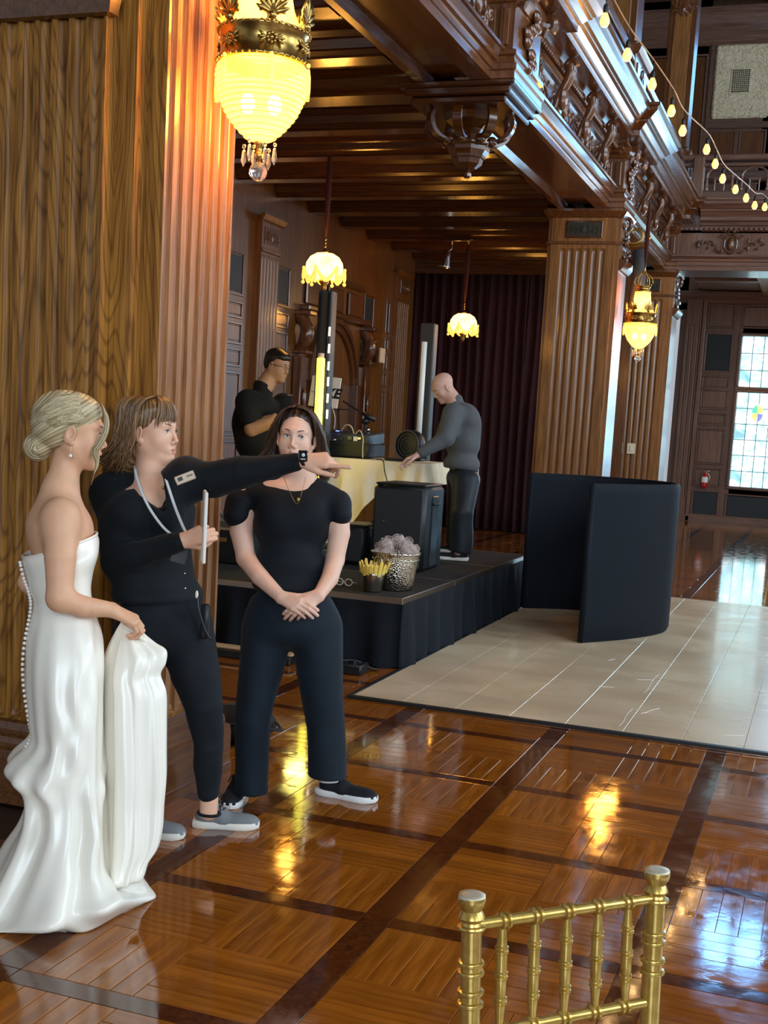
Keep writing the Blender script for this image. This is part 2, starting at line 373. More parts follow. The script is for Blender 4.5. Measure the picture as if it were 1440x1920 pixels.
def column(x0, x1, y0, y1, label, nf=6, m=oak_v, ms=oak_s):
    c = empty('column', ((x0+x1)/2, (y0+y1)/2, 0), label, 'column')
    pc = [(x0, y0), (x1, y0), (x1, y1), (x0, y1)]
    st = .05; pc = [(x0+st, y0), (x1-st, y0), (x1-st, y0+st), (x1, y0+st), (x1, y1), (x0, y1), (x0, y0+st), (x0+st, y0+st)]
    prism(pc, 0, 4.3, skip=(0,)).build('shaft', m, c)
    wf = x1-x0-2*st; e = wf*.13; a, b = (x0+st+e, y0), (x1-st-e, y0)
    for p_, q_, c_, d_ in ((pc[0], a, 0, 4.3), (b, pc[1], 0, 4.3), (a, b, 0, .36), (a, b, 3.845, 4.3)): vquad(MB(), p_, q_, c_, d_).build('plain_face', m, c)
    mb = MB(); fluted(mb, a, b, .36, 3.845, nf, (wf-2*e)/nf*.7, .022); mb.build('fluted_face', m, c)
    MB().sweep(BASEP, pc, close=True).build('base_moulding', oak_b, c)
    mb = MB(); mb.sweep([(0, 3.89), (.018, 3.895), (.018, 3.925), (0, 3.93)], pc, close=True); mb.sweep([(0, 4.2), (.02, 4.21), (.05, 4.25), (.065, 4.27), (.065, 4.3), (0, 4.3)], pc, close=True); mb.build('capital', oak_z, c)
    cx = (x0+x1)/2
    MB().box((cx, y0-.006, 4.065), (wf*.58, .014, .2), b=.004).build('panel_frame', oak_x, c)
    q = MB().box((cx, y0-.012, 4.065), (wf*.50, .01, .155)); rinceau(q, (cx, y0-.016, 4.065), wf*.5, .15); q.build('carved_panel', bronze_panel, c)
    # carved scroll bracket on the hall side
    mb = MB(); mb.sweep([(0, 3.60), (.03, 3.61), (.07, 3.66), (.09, 3.69), (.09, 3.72), (0, 3.74)], [(x1, y0+st), (x1, y1)])
    for k in range(6):
        mb.ball((x1+.03+.02*math.sin(k), (y0+y1)/2+.12*math.sin(k*2.1), 3.78+.07*k), (.03, .12, .04), 8, 5)
    mb.tube([(x1+.02+.05*math.cos(a), (y0+y1)/2, 4.17+.07*math.sin(a)) for a in np.linspace(-1.5, 4, 12)], .03, 6); mb.build('carved_bracket', oak_c, c, auto=True)
    return c
column(-3.42, -2.55, 14.8, 15.45, 'broad fluted oak column rising behind the black folding screen')
column(-3.42, -2.55, 20.12, 20.82, 'fluted oak column with a light switch, beyond the wall lamp')
# ================================================================ SIDE AISLE
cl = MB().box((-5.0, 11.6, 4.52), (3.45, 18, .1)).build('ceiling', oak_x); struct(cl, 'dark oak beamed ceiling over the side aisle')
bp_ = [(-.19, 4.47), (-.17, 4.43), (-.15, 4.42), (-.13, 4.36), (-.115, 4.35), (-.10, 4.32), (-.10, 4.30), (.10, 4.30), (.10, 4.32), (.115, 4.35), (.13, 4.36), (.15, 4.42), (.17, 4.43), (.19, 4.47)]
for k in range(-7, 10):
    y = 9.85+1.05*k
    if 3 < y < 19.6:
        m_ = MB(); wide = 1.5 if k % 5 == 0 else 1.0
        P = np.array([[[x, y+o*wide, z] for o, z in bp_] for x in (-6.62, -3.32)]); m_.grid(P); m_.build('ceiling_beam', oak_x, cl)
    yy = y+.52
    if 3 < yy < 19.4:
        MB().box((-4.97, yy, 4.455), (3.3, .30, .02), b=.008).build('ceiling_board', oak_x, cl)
wl = MB().box((-6.68, 11.3, 2.2), (.1, 18, 4.5)).build('wall_left', oak_w); struct(wl, 'panelled oak wall at the back of the side aisle')
mb = MB(); mb.sweep([(0, 4.0), (.03, 4.01), (.05, 4.06), (.09, 4.1), (.10, 4.2), (.16, 4.3), (.2, 4.34), (.2, 4.47), (0, 4.47)], [(-6.63, 19.6), (-6.63, 3)]); struct(mb.build('trim_1', oak_y), 'crown moulding along the aisle wall')
mb = MB(); mb.sweep([(0, .3), (.03, .28), (.04, .2), (.05, .18), (.05, 0), (0, 0)], [(-6.63, 19.6), (-6.63, 3)]); struct(mb.build('baseboard_left', oak_b))
def wpanel(y0, y1, z0, z1, m=oak_w, f=.03, name='panel', d=.02):
    x = -6.63
    mb = MB()
    for (a, b, c_, e) in ((y0, y1, z0, z0+f), (y0, y1, z1-f, z1), (y0, y0+f, z0+f, z1-f), (y1-f, y1, z0+f, z1-f)): mb.box((x+d/2, (a+b)/2, (c_+e)/2), (d, b-a, e-c_), b=.005)
    mb.build('panel_frame', oak_b, wl)
    MB().box((x+.003, (y0+y1)/2, (z0+z1)/2), (.012, y1-y0-2*f-.03, z1-z0-2*f-.03), b=.005).build(name, m, wl)
rows = [(.4, .95), (1.0, 1.35), (1.4, 2.15), (2.2, 2.42), (2.46, 2.72), (2.76, 2.96), (3.02, 3.52)]
for (y0, y1) in ((11.1, 11.75), (11.9, 12.5), (12.55, 13.15), (13.98, 14.45), (17.1, 17.5), (18.05, 18.2)):
    for z0, z1 in rows:
        dark = z0 > 3
        wpanel(y0, y1, z0, z1, grille if dark else oak_w, name='dark_glass_panel' if dark else 'wall_panel')
def pilaster(y0, y1, zt=4.0):
    p = [(-6.63, y1), (-6.53, y1), (-6.53, y0), (-6.63, y0)]
    p = [(-6.53, y0), (-6.53, y1)]
    mb = MB(); vquad(mb, (-6.63, y0), (-6.53, y0), 0, zt); vquad(mb, (-6.53, y1), (-6.63, y1), 0, zt); fluted(mb, (-6.53, y0+.0), (-6.53, y1), .35, 3.55, 6, (y1-y0)/6*.65, .018); vquad(mb, *p, 0, .35); vquad(mb, *p, 3.55, zt)
    mb.sweep([(0, 3.58), (.02, 3.59), (.02, 3.62), (0, 3.63)], [(-6.53, y0), (-6.53, y1)]); mb.sweep([(0, 3.93), (.03, 3.95), (.06, 4.0), (.06, 4.02), (0, 4.02)], [(-6.53, y0-.05), (-6.53, y1+.05)])
    o = mb.build('pilaster', oak_w, wl)
    q = MB().box((-6.525, (y0+y1)/2, 3.78), (.015, (y1-y0)*.7, .2), b=.003); rinceau(q, (-6.517, (y0+y1)/2, 3.78), (y1-y0)*.6, .18, np.array([[0, -1, 0], [1, 0, 0], [0, 0, 1.]])); q.build('carved_block', oak_c, wl)
pilaster(13.4, 13.92); pilaster(18.3, 18.85); pilaster(8.2, 8.8)
# arched fireplace surround between the pilasters
ov = empty('arched_overmantel', (-6.5, 15.9, 0), 'dark carved oak arched surround with corbels on the aisle wall', 'wall carving')
mb = MB(); ya, yb, zc = 15.15, 16.75, 2.15; yc = (ya+yb)/2; ra = (yb-ya)/2
for r0, r1, xo in ((ra-.06, ra+.03, .05), (ra+.03, ra+.10, .09)):
    aa = np.linspace(0, math.pi, 22); P = []
    for a in aa:
        c_, s_ = math.cos(a), math.sin(a)
        P.append([[-6.63, yc+r0*c_, zc+r0*s_], [-6.63+xo, yc+r0*c_, zc+r0*s_], [-6.63+xo, yc+r1*c_, zc+r1*s_], [-6.63, yc+r1*c_, zc+r1*s_]])
    mb.grid(np.array(P))
for yy in (ya-.02, yb+.02): mb.box((-6.57, yy, 1.3), (.14, .14, 1.75), b=.01)
mb.box((-6.56, yc, 3.08), (.16, 2.3, .07), b=.015); mb.box((-6.57, yc, 3.55), (.12, 1.9, .06), b=.015); mb.build('arch', oak_c, ov)
for yy in (14.75, 17.1):
    q = MB(); q.box((-6.52, yy, 3.0), (.24, .22, .06), b=.012); q.box((-6.53, yy, 2.5), (.2, .2, .05), b=.012)
    q.tube([(-6.6+.12*math.sin(t*math.pi), yy, 2.52+.46*t) for t in np.linspace(0, 1, 9)], [.05, .07, .09, .1, .1, .09, .08, .09, .1], 10)
    q.box((-6.56, yy, 1.6), (.12, .2, 1.7), b=.012); q.ball((-6.48, yy, 1.9), (.03, .05, .14), 8, 6); q.ball((-6.44, yy, 2.82), .05, 8, 6); q.build('corbel', oak_c, ov, auto=True)
for yy in (14.98, 16.9):
    for zz, hh in ((1.0, .7), (1.75, .5), (2.3, .3)): MB().box((-6.60, yy, zz), (.04, .22, hh), b=.012).build('small_panel', oak_z, ov)
for zz in (3.3,):
    for yy in (15.2, 15.95, 16.7): MB().box((-6.60, yy, zz), (.04, .55, .32), b=.015).build('small_panel', oak_z, ov)
# back wall of the aisle and the curtain
wb = MB().box((-4.9, 19.75, 2.2), (3.6, .1, 4.5)).build('wall_back', oak_z); struct(wb, 'wall behind the dark stage curtain')
pe = MB().box((-5.0, 19.38, 4.22), (3.3, .14, .24), b=.01).build('trim_2', oak_x); struct(pe, 'pelmet over the dark curtain')
cur_m = cloth('plum_curtain', (.030, .009, .011), .8, .25, 500)
NP = 5
for k in range(NP):
    xa, xb = -6.72+(3.3/NP)*k, -6.72+(3.3/NP)*(k+1)+.03
    uu = np.linspace(0, 1, 60); P = []
    for z in np.linspace(.02, 4.12, 10):
        ph = .5*math.sin(z*1.2+k*2); P.append([[xa+(xb-xa)*u, 19.38+.05*math.sin(u*2*math.pi*4.5+ph+k)+.02*math.sin(u*31+z+k), z] for u in uu])
    o = MB().grid(np.array(P), flip=True).build('curtain', cur_m, smooth=True)
    s_ = o.modifiers.new('s', 'SOLIDIFY'); s_.thickness = .006
    tag(o, 'plum full length curtain, ' + ('leftmost panel beside the corner pilaster', 'second panel from the left corner', 'middle panel behind the slim black tower', 'fourth panel, just behind the bald man', 'rightmost panel against the broad column')[k], 'curtain', 'dark curtains behind the stage')
# ================================================================ GALLERY (runs along the hall, then across)
gal = MB(); sof = [(-3.37, 4.50), (-3.36, 4.34), (-3.30, 4.30), (-3.24, 4.30), (-3.22, 4.33), (-3.20, 4.36), (-2.90, 4.36), (-2.88, 4.33), (-2.86, 4.30), (-2.74, 4.30), (-2.74, 5.0), (-3.37, 5.0)]
ga = empty('gallery', (-3.0, 9.85, 4.3), 'carved oak balcony running above the side aisle', 'balcony')
def yrun(mb, prof, y0, y1): return mb.grid(np.array([[[x, y, z] for x, z in prof] for y in (y0, y1)]))
BAYS = [(-1.0, 4.17), (5.2, 9.42), (10.28, 14.72), (15.5, 20.05)]
ARCH = [(-2.74, 4.30), (-2.70, 4.305), (-2.70, 4.37), (-2.685, 4.375), (-2.685, 4.43), (-2.66, 4.44), (-2.655, 4.47), (-2.62, 4.50), (-2.60, 4.505), (-2.60, 4.53), (-2.72, 4.545)]
CORN = [(-2.74, 4.90), (-2.70, 4.905), (-2.69, 4.93), (-2.66, 4.94), (-2.66, 4.97), (-2.60, 4.98), (-2.60, 5.02), (-2.44, 5.025), (-2.44, 5.08), (-2.42, 5.085), (-2.41, 5.10), (-2.37, 5.14), (-2.34, 5.15), (-2.34, 5.17), (-2.31, 5.18), (-2.26, 5.22), (-2.23, 5.24), (-2.23, 5.28), (-2.20, 5.29), (-2.20, 5.32), (-2.74, 5.33)]
def leafy(mb, c, s, R, seed):
    """carved cartouche: oval boss in a scrolled frame with leaves; local x = along, z = up, -y = outwards"""
    rnd = random.Random(seed); c = np.array(c)
    W = lambda x, y, z: c+R@np.array([x*s, y*s, z*s])
    mb.ball(W(0, -.08, 0), (.15*s, .10*s, .26*s), 12, 8, R)
    mb.tube([W(.24*math.cos(a), -.05, .36*math.sin(a)) for a in np.linspace(0, 2*math.pi, 17)[:-1]], .035*s, 6, close=True)
    for sx in (-1, 1):
        for (ax, az, r0, tr) in ((.34, .26, .12, 1), (.36, -.25, .11, -1), (.75, 0, .13, 1), (.16, .44, .09, 1)):
            mb.tube([W(sx*(ax+r0*(1-.75*t)*math.cos(t*5.5)), -.05-.03*t, az+tr*r0*(1-.75*t)*math.sin(t*5.5)) for t in np.linspace(0, 1, 11)], np.linspace(.035, .02, 11)*s, 5)
        for k in range(9):
            x = sx*rnd.uniform(.45, 1.25); z = rnd.uniform(-.32, .32)*(1.3-abs(x)*.6); a = rnd.uniform(0, 180)
            mb.ball(W(x, -.05, z), (.12*s, .04*s, .045*s), 7, 5, R@rotm('Y', a))
    return mb
RX = np.array([[0, -1, 0], [1, 0, 0], [0, 0, 1.]])   # local x -> world +y, local -y -> world +x
plast = mat('pale_backboard', (.33, .27, .2), .5)
for bi, (y0, y1) in enumerate(BAYS):
    mb = MB(); yrun(mb, sof, y0-.1, y1+.1); mb.build('soffit_beam', oak_y, ga)
    mb = MB(); yrun(mb, ARCH, y0, y1); mb.build('lower_moulding', oak_y, ga)
    mb = MB(); yrun(mb, CORN, y0, y1); mb.build('cornice', oak_y, ga)
    mb = MB(); mb.box((-3.05, (y0+y1)/2, 4.9), (.6, y1-y0+.2, .2)); mb.build('gallery_floor', oak_x, ga)
    if bi:
        nb_ = 4; L_ = y1-y0
        for k in range(nb_):
            yc = y0+L_*(k+.5)/nb_; mb = MB(); leafy(mb, (-2.715, yc, 4.72), .36, RX, k+bi*10); mb.build('carved_cartouche', oak_c, ga, auto=True)['kind'] = 'stuff'
            if k: # scroll console between two cartouches
                q = MB(); yb_ = y0+L_*k/nb_
                q.tube([(-2.68+.16*math.sin(t*2.3)*t+.03, yb_, 4.56+.40*t) for t in np.linspace(0, 1, 10)], [.028, .034, .036, .036, .04, .042, .045, .05, .052, .05], 10)
                q.tube([(-2.52+.045*math.cos(a), yb_, 4.95+.045*math.sin(a)) for a in np.linspace(0, 5.5, 9)], .035, 6); q.box((-2.66, yb_, 4.56), (.13, .10, .05), b=.01); q.ball((-2.58, yb_, 4.68), (.05, .05, .12), 8, 6); q.build('scroll_console', oak_c, ga, auto=True)
        m2 = MB(); n_ = int(L_/.075)
        for k in range(n_):
            yy = y0+.04+k*.075; m2.ball((-2.63, yy, 4.955), (.025, .028, .03), 6, 4); m2.ball((-2.665, yy, 4.52), (.02, .025, .016), 6, 3)
        m2.build('egg_and_dart', oak_c, ga)['kind'] = 'stuff'
    # balustrade above the cornice
    mb = MB(); mb.box((-2.64, (y0+y1)/2, 5.42), (.16, y1-y0, .18), b=.02); mb.box((-2.64, (y0+y1)/2, 6.03), (.20, y1-y0, .10), b=.025); mb.box((-2.60, (y0+y1)/2, 5.95), (.16, y1-y0, .05), b=.012); mb.build('railing', oak_y, ga)
    nb = int((y1-y0)/.42)
    if bi:
        for k in range(nb):
            yy = y0+(k+.5)*(y1-y0)/nb; w_ = (y1-y0)/nb
            q = MB(); q.lathe([(.02, 5.5), (.04, 5.52), (.025, 5.56), (.05, 5.66), (.03, 5.78), (.04, 5.82), (.02, 5.84)], (-2.64, yy-w_/2, 0), 8)
            q.tube([(-2.64, yy+w_/2*.85*math.cos(a), 5.80+.15*math.sin(a)) for a in np.linspace(0, math.pi, 9)], .02, 5); q.build('baluster', oak_c, ga, auto=True)
def pedestal(y0, y1, name='pedestal'):
    x0, x1 = -2.80, -2.55; xc = (x0+x1)/2; yc = (y0+y1)/2; path = [(x0, y0), (x1, y0), (x1, y1), (x0, y1)]
    mb = MB(); mb.box((xc, yc, 4.62), (x1-x0, y1-y0, .66)); mb.sweep([(0, 4.30), (.035, 4.305), (.035, 4.36), (.05, 4.37), (.05, 4.41), (.03, 4.42), (.02, 4.47), (.04, 4.48), (.04, 4.51), (0, 4.53)], path)
    mb.sweep([(0, 4.86), (.02, 4.87), (.05, 4.92), (.06, 4.96), (.06, 5.0), (0, 5.0)], path); mb.build('pedestal', oak_z, ga)
    q = MB()
    for xx in (-2.735, -2.625): q.box((xx, y0-.008, 4.69), (.075, .02, .27), b=.006)
    q.build('pedestal_panel', oak_c, ga)
    q = MB(); R_ = np.eye(3)
    for t in np.linspace(0, 1, 8): q.ball((x1+.02+.03*t*t, yc+.12*math.sin(t*9), 4.5+.4*t), (.04, .09, .05), 8, 5)
    q.tube([(x1+.07+.06*math.cos(a), y0+.08, 4.93+.06*math.sin(a)) for a in np.linspace(-1, 4.6, 10)], .04, 7); q.tube([(x1+.07+.06*math.cos(a), y1-.08, 4.93+.06*math.sin(a)) for a in np.linspace(-1, 4.6, 10)], .04, 7); q.build('acanthus', oak_c, ga, auto=True)['kind'] = 'stuff'
    mb = MB(); yy0, yy1 = y0-.12, y1+.12
    pr = [(x+2.74, z) for x, z in CORN]; mb.sweep([(o+.10, z) for o, z in pr], [(-2.8, yy0+.1), (-2.74, yy0+.1), (-2.74, yy1-.1), (-2.8, yy1-.1)]); mb.build('cornice_break', oak_y, ga)
    # pedestal and post of the upper storey
    mb = MB(); mb.box((-2.68, yc, 5.70), (.34, y1-y0+.10, .76), b=.01); mb.sweep([(0, 6.02), (.03, 6.03), (.06, 6.08), (.06, 6.12), (0, 6.14)], [(-2.85, y0-.05), (-2.51, y0-.05), (-2.51, y1+.05), (-2.85, y1+.05)]); mb.build('upper_pedestal', oak_z, ga)
    q = MB(); q.box((-2.502, yc, 5.66), (.02, y1-y0-.08, .58), b=.006); rinceau(q, (-2.488, yc, 5.66), .5, .3, RX@rotm('Y', 90), .008); q.build('carved_pedestal_panel', oak_c, ga)
    mb = MB(); mb.box((-2.78, yc, 7.9), (.42, .42, 3.6), b=.01); mb.box((-2.78, yc, 6.17), (.5, .5, .1), b=.02); mb.build('upper_post', oak_z, ga)
    MB().box((-2.78, yc-.215, 7.6), (.26, .02, 2.6), b=.006).build('post_panel', oak_v, ga)
    q = MB(); q.ball((-2.78, yc-.23, 8.35), (.1, .02, .14), 8, 6); rinceau(q, (-2.78, yc-.23, 8.3), .3, .24, None, .012, 2); q.build('post_carving', oak_c, ga)
for (a, b) in ((9.42, 10.28), (14.75, 15.48), (20.08, 20.85)): pedestal(a, b)
# pendant under the near break
pen = MB(); cx, cy = -2.98, 9.85
def ngon(cx, cy, r, n=8, a0=math.pi/8): return [(cx+r*math.cos(a0+2*math.pi*k/n), cy+r*math.sin(a0+2*math.pi*k/n)) for k in range(n)]
pd = empty('carved_pendant', (cx, cy, 3.7), 'carved oak pendant corbel with scrolled arms hanging under the balcony', 'corbel')
mb = MB(); mb.box((cx, cy, 4.24), (.86, .86, .06), b=.01); mb.box((cx, cy, 4.285), (.94, .94, .04), b=.01); mb.box((cx, cy, 4.18), (.78, .78, .05), b=.012); mb.build('abacus', oak_x, pd)
mb = MB(); mb.lathe([(.02, 3.66), (.035, 3.675), (.035, 3.70), (.02, 3.715), (.07, 3.735), (.115, 3.77), (.125, 3.81), (.14, 3.815), (.145, 3.835), (.17, 3.87), (.175, 3.90), (.20, 3.915), (.20, 3.93), (.11, 3.95), (.09, 4.0), (.12, 4.04), (.2, 4.10), (.22, 4.16), (.25, 4.2)], (cx, cy, 0), 8, a0=math.pi/8); mb.build('drop', oak_x, pd)
for k in range(8):
    a = math.pi/4*k; d = np.array([math.cos(a), math.sin(a)])
    prof = [(.30, 4.19), (.34, 4.15), (.36, 4.08), (.33, 4.0), (.26, 3.95), (.19, 3.94)]
    pts = spline([(cx+d[0]*r, cy+d[1]*r, z) for r, z in prof], 14)
    q = MB(); W = np.array([-d[1], d[0], 0])*.035
    P = []
    for p, i in zip(pts, range(14)):
        th = .035; o = np.array([d[0], d[1], -.3])*th; P.append([p+W+o*.5, p-W+o*.5, p-W-o*.5, p+W-o*.5])
    q.grid(np.array(P), cv=True); q.ball(pts[-1], .045, 8, 6); q.ball(pts[0], .04, 8, 6); q.build('scroll_arm', oak_x, pd, auto=True)
# cross gallery facing the camera
cg = empty('cross_gallery', (3, 20.3, 4.3), 'carved oak balcony crossing the far end of the hall', 'balcony')
def xrun(mb, prof, x0, x1, yb=20.12): return mb.grid(np.array([[[x, yb-(px+2.74), z] for px, z in prof] for x in (x1, x0)]))
mb = MB(); xrun(mb, ARCH, -2.62, 8.4); mb.box((2.9, 20.5, 4.4), (11, .76, .2)); mb.build('lower_moulding', oak_gx, cg)
mb = MB(); xrun(mb, [(x, z) for x, z in CORN], -2.2, 8.4); mb.box((2.9, 20.5, 5.1), (11, .76, .44)); mb.build('cornice', oak_gx, cg)
mb = MB().box((2.9, 20.15, 4.72), (11.1, .06, .4)); mb.build('frieze', oak_g, cg)
for k in range(6):
    xc = -1.74+1.75*k; q = MB(); leafy(q, (xc, 20.10, 4.71), .40, np.eye(3), 50+k); q.build('carved_cartouche', oak_c, cg, auto=True)['kind'] = 'stuff'
    MB().box((xc+.87, 20.09, 4.71), (.16, .06, .36), b=.012).build('frieze_block', oak_g, cg)
m2 = MB()
for k in range(100): m2.box((-2.5+k*.075, 20.04, 4.93), (.045, .05, .045), b=.006)
m2.build('dentils', oak_gx, cg)['kind'] = 'stuff'
mb = MB(); mb.box((2.9, 19.98, 5.42), (11, .14, .14), b=.02); mb.box((2.9, 19.98, 5.98), (11, .2, .09), b=.02); mb.box((2.9, 19.98, 5.88), (11, .1, .05), b=.01); mb.build('railing', oak_gx, cg)
for k in range(12):
    xc = -1.98+.52*k
    q = MB(); q.tube([(xc+.19*math.cos(a), 19.98, 5.72+.13*math.sin(a)) for a in np.linspace(0, math.pi, 10)], .018, 6)
    for sx in (-1, 1):
        q.lathe([(.02, 5.49), (.03, 5.5), (.03, 5.53), (.014, 5.55), (.022, 5.6), (.014, 5.68), (.024, 5.70), (.024, 5.72)], (xc+sx*.19, 19.98, 0), 7)
        q.tube([(xc+sx*.07, 19.98, 5.49), (xc+sx*.07, 19.98, 5.66)], .012, 6)
    q.box((xc, 19.98, 5.67), (.18, .03, .025)); q.box((xc, 19.98, 5.6), (.16, .02, .012)); q.build('arched_baluster_panel', oak_gx, cg)
for xc in (-2.3, -2.62): MB().box((xc, 19.96, 5.68), (.16, .2, .62), b=.012).build('newel', oak_g, cg)
# ceiling under the cross gallery
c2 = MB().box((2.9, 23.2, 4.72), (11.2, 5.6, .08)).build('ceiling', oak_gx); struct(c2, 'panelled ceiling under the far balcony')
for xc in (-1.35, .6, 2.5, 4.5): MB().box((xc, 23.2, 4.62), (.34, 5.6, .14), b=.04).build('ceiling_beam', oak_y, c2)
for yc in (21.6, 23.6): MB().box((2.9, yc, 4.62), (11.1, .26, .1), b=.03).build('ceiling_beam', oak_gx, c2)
# ================================================================ FAR WALL
WY = 26.0
fw = MB(); fw.box((-2.48, WY+.1, 5.3), (1.26, .2, 10.6)); fw.box((3.66, WY+.1, 7.3), (9.3, .2, 6.9)); fw.box((3.66, WY+.1, .36), (9.3, .2, .74))
for xa_, xb_ in ((-.99, -.55), (.32, .76), (1.63, 2.07), (2.94, 8.3)): fw.box(((xa_+xb_)/2, WY+.1, 2.3), (xb_-xa_, .2, 3.2)); fw.box((-1.415, WY+.1, .36), (.87, .2, .74)); fw.box((-1.415, WY+.1, 7.3), (.87, .2, 6.9)); fw.box((-1.415, WY+.1, 2.735), (.87, .2, .11)); fw.box((-5.2, WY+.1, 7.5), (4.4, .2, 6.4))
fw = fw.build('wall_far', oak_g); struct(fw, 'greyish brown oak panelled wall at the far end')
def fpanel(x0, x1, z0, z1, m=oak_g, name='wall_panel', f=.035, d=.035):
    mb = MB()
    for (a, b, c_, e) in ((x0, x1, z0, z0+f), (x0, x1, z1-f, z1), (x0, x0+f, z0+f, z1-f), (x1-f, x1, z0+f, z1-f)): mb.box(((a+b)/2, WY-d/2, (c_+e)/2), (b-a, d, e-c_), b=.008)
    mb.build('panel_frame', oak_gx, fw); MB().box(((x0+x1)/2, WY-.006, (z0+z1)/2), (x1-x0-2*f-.02, .014, z1-z0-2*f-.02), b=.006).build(name, m, fw)
for z0, z1, dk in ((.10, .66, 1), (.72, 1.12, 0), (1.18, 1.92, 0), (1.98, 2.24, 0), (2.30, 2.72, 0), (2.72, 3.0, 0), (3.05, 3.86, 1), (3.93, 4.42, 0)):
    fpanel(-2.58, -2.02, z0, z1, grille if dk else oak_g, 'dark_grille_panel' if dk else 'wall_panel')
fpanel(-1.9, -.93, .10, .62, grille, 'dark_grille_panel'); fpanel(-1.9, -.93, 3.95, 4.42)
for x0 in (-.55, .76, 2.07):
    for z0, z1 in ((.1, .62), (3.93, 4.42)): fpanel(x0, x0+.87, z0, z1)
mb = MB(); fluted(mb, (-2.98, WY-.1), (-2.68, WY-.1), .45, 4.0, 3, .06, .025); vquad(mb, (-2.98, WY-.1), (-2.68, WY-.1), 0, .45); vquad(mb, (-2.98, WY-.1), (-2.68, WY-.1), 4.0, 4.6); vquad(mb, (-2.68, WY-.1), (-2.68, WY), 0, 4.6); mb.build('pilaster', oak_g, fw)
MB().box((-2.63, WY-.04, 2.3), (.08, .1, 4.6), b=.01).build('stile', oak_g, fw)
mb = MB(); mb.sweep([(0, .16), (.03, .15), (.05, .1), (.05, 0), (0, 0)], [(-3.4, WY-.04), (8, WY-.04)]); struct(mb.build('baseboard_far', oak_gx))
mb = MB(); mb.sweep([(0, 4.42), (.04, 4.44), (.08, 4.5), (.14, 4.56), (.14, 4.66), (0, 4.66)], [(-3.4, WY-.02), (8, WY-.02)]); struct(mb.build('trim_3', oak_gx), 'crown moulding over the far windows')
# windows: lit stained glass
def pane_mat(name, c, s): 
    m = mat(name, (.5, .6, .65), .3, emit=c, es=s); N, L, b = nt(m); v = coords(N, L); n = noise(N, L, v, 5, 2, .6); r = ramp(N, [(.35, tuple(x*.55 for x in c)), (.5, c), (.65, (1, 1, 1))]); L.new(n.outputs[0], r.inputs[0]); L.new(r.outputs[0], b.inputs['Emission Color']); return m
p1_ = pane_mat('window_glass_pale', (.42, .86, .95), 1.7); p2_ = pane_mat('window_glass_blue', (.22, .56, .68), 1.2)
cols_ = {'y': mat('glass_yellow', (.8, .7, .1), .3, emit=(.9, .75, .15), es=1.1), 'g': mat('glass_green', (.1, .5, .3), .3, emit=(.1, .5, .35), es=1), 'b': mat('glass_violet', (.2, .2, .6), .3, emit=(.2, .2, .6), es=1)}
lead = mat('lead', (.16, .22, .25), .5); SKY = mat('upper_window_glass', (.5, .7, .9), .3, emit=(.16, .48, 1), es=11)
def window(idx, x0, x1, z0, z1, nx, nz, m, med=None, lab=None):
    w_ = struct(empty(f'window_{idx}', ((x0+x1)/2, WY, z0)), lab)
    mb = MB(); f = .06
    for (a, b, c_, e) in ((x0-f, x1+f, z0-f, z0), (x0-f, x1+f, z1, z1+f), (x0-f, x0, z0, z1), (x1, x1+f, z0, z1)): mb.box(((a+b)/2, WY-.01, (c_+e)/2), (b-a, .12, e-c_), b=.012)
    mb.build('window_frame', oak_gx, w_)
    dx, dz = (x1-x0)/nx, (z1-z0)/nz
    for i in range(nx):
        for j in range(nz): MB().box((x0+dx*(i+.5), WY+.07, z0+dz*(j+.5)), (dx-.012, .01, dz-.012)).build('pane', p2_ if (i == 0 and j % 3 == 0) or m is p2_ and (i+j) % 3 == 0 else m, w_)
    mb = MB()
    for i in range(1, nx): mb.box((x0+dx*i, WY+.062, (z0+z1)/2), (.014, .016, z1-z0))
    for j in range(1, nz): mb.box(((x0+x1)/2, WY+.062, z0+dz*j), (x1-x0, .016, .014))
    mb.build('lead_bars', lead, w_)
    if med:
        for k, (cc, a0) in enumerate(zip('gyby', (90, 0, 270, 180))):
            q = MB(); pts = [(med[0], WY+.05, med[1])]+[(med[0]+.11*math.cos(math.radians(a0+t)), WY+.05, med[1]+.17*math.sin(math.radians(a0+t))) for t in (3, 25, 45, 65, 87)]
            q.add(pts+[(p[0], p[1]+.01, p[2]) for p in pts], [list(range(6)), list(range(11, 5, -1))]+[(i, i+6, (i+1) % 6+6, (i+1) % 6) for i in range(6)]); q.build('medallion_glass', cols_[cc], w_)
window(1, -1.85, -.98, .77, 2.68, 4, 6, p1_, (-1.43, 2.27), 'tall bright leaded window with a coloured medallion')
window(2, -1.85, -.98, 2.79, 3.80, 4, 3, p1_, None, 'bright leaded transom window above the tall one')
p3_ = mat('window_glass_sky', (.5, .7, .9), .3, emit=(.30, .66, 1), es=8)
for k, x0 in enumerate((-.55, .76, 2.07)): window(5+k, x0, x0+.87, .77, 3.80, 3, 8, p3_, None, ('second', 'third', 'fourth')[k]+' tall leaded window from the left along the far wall')
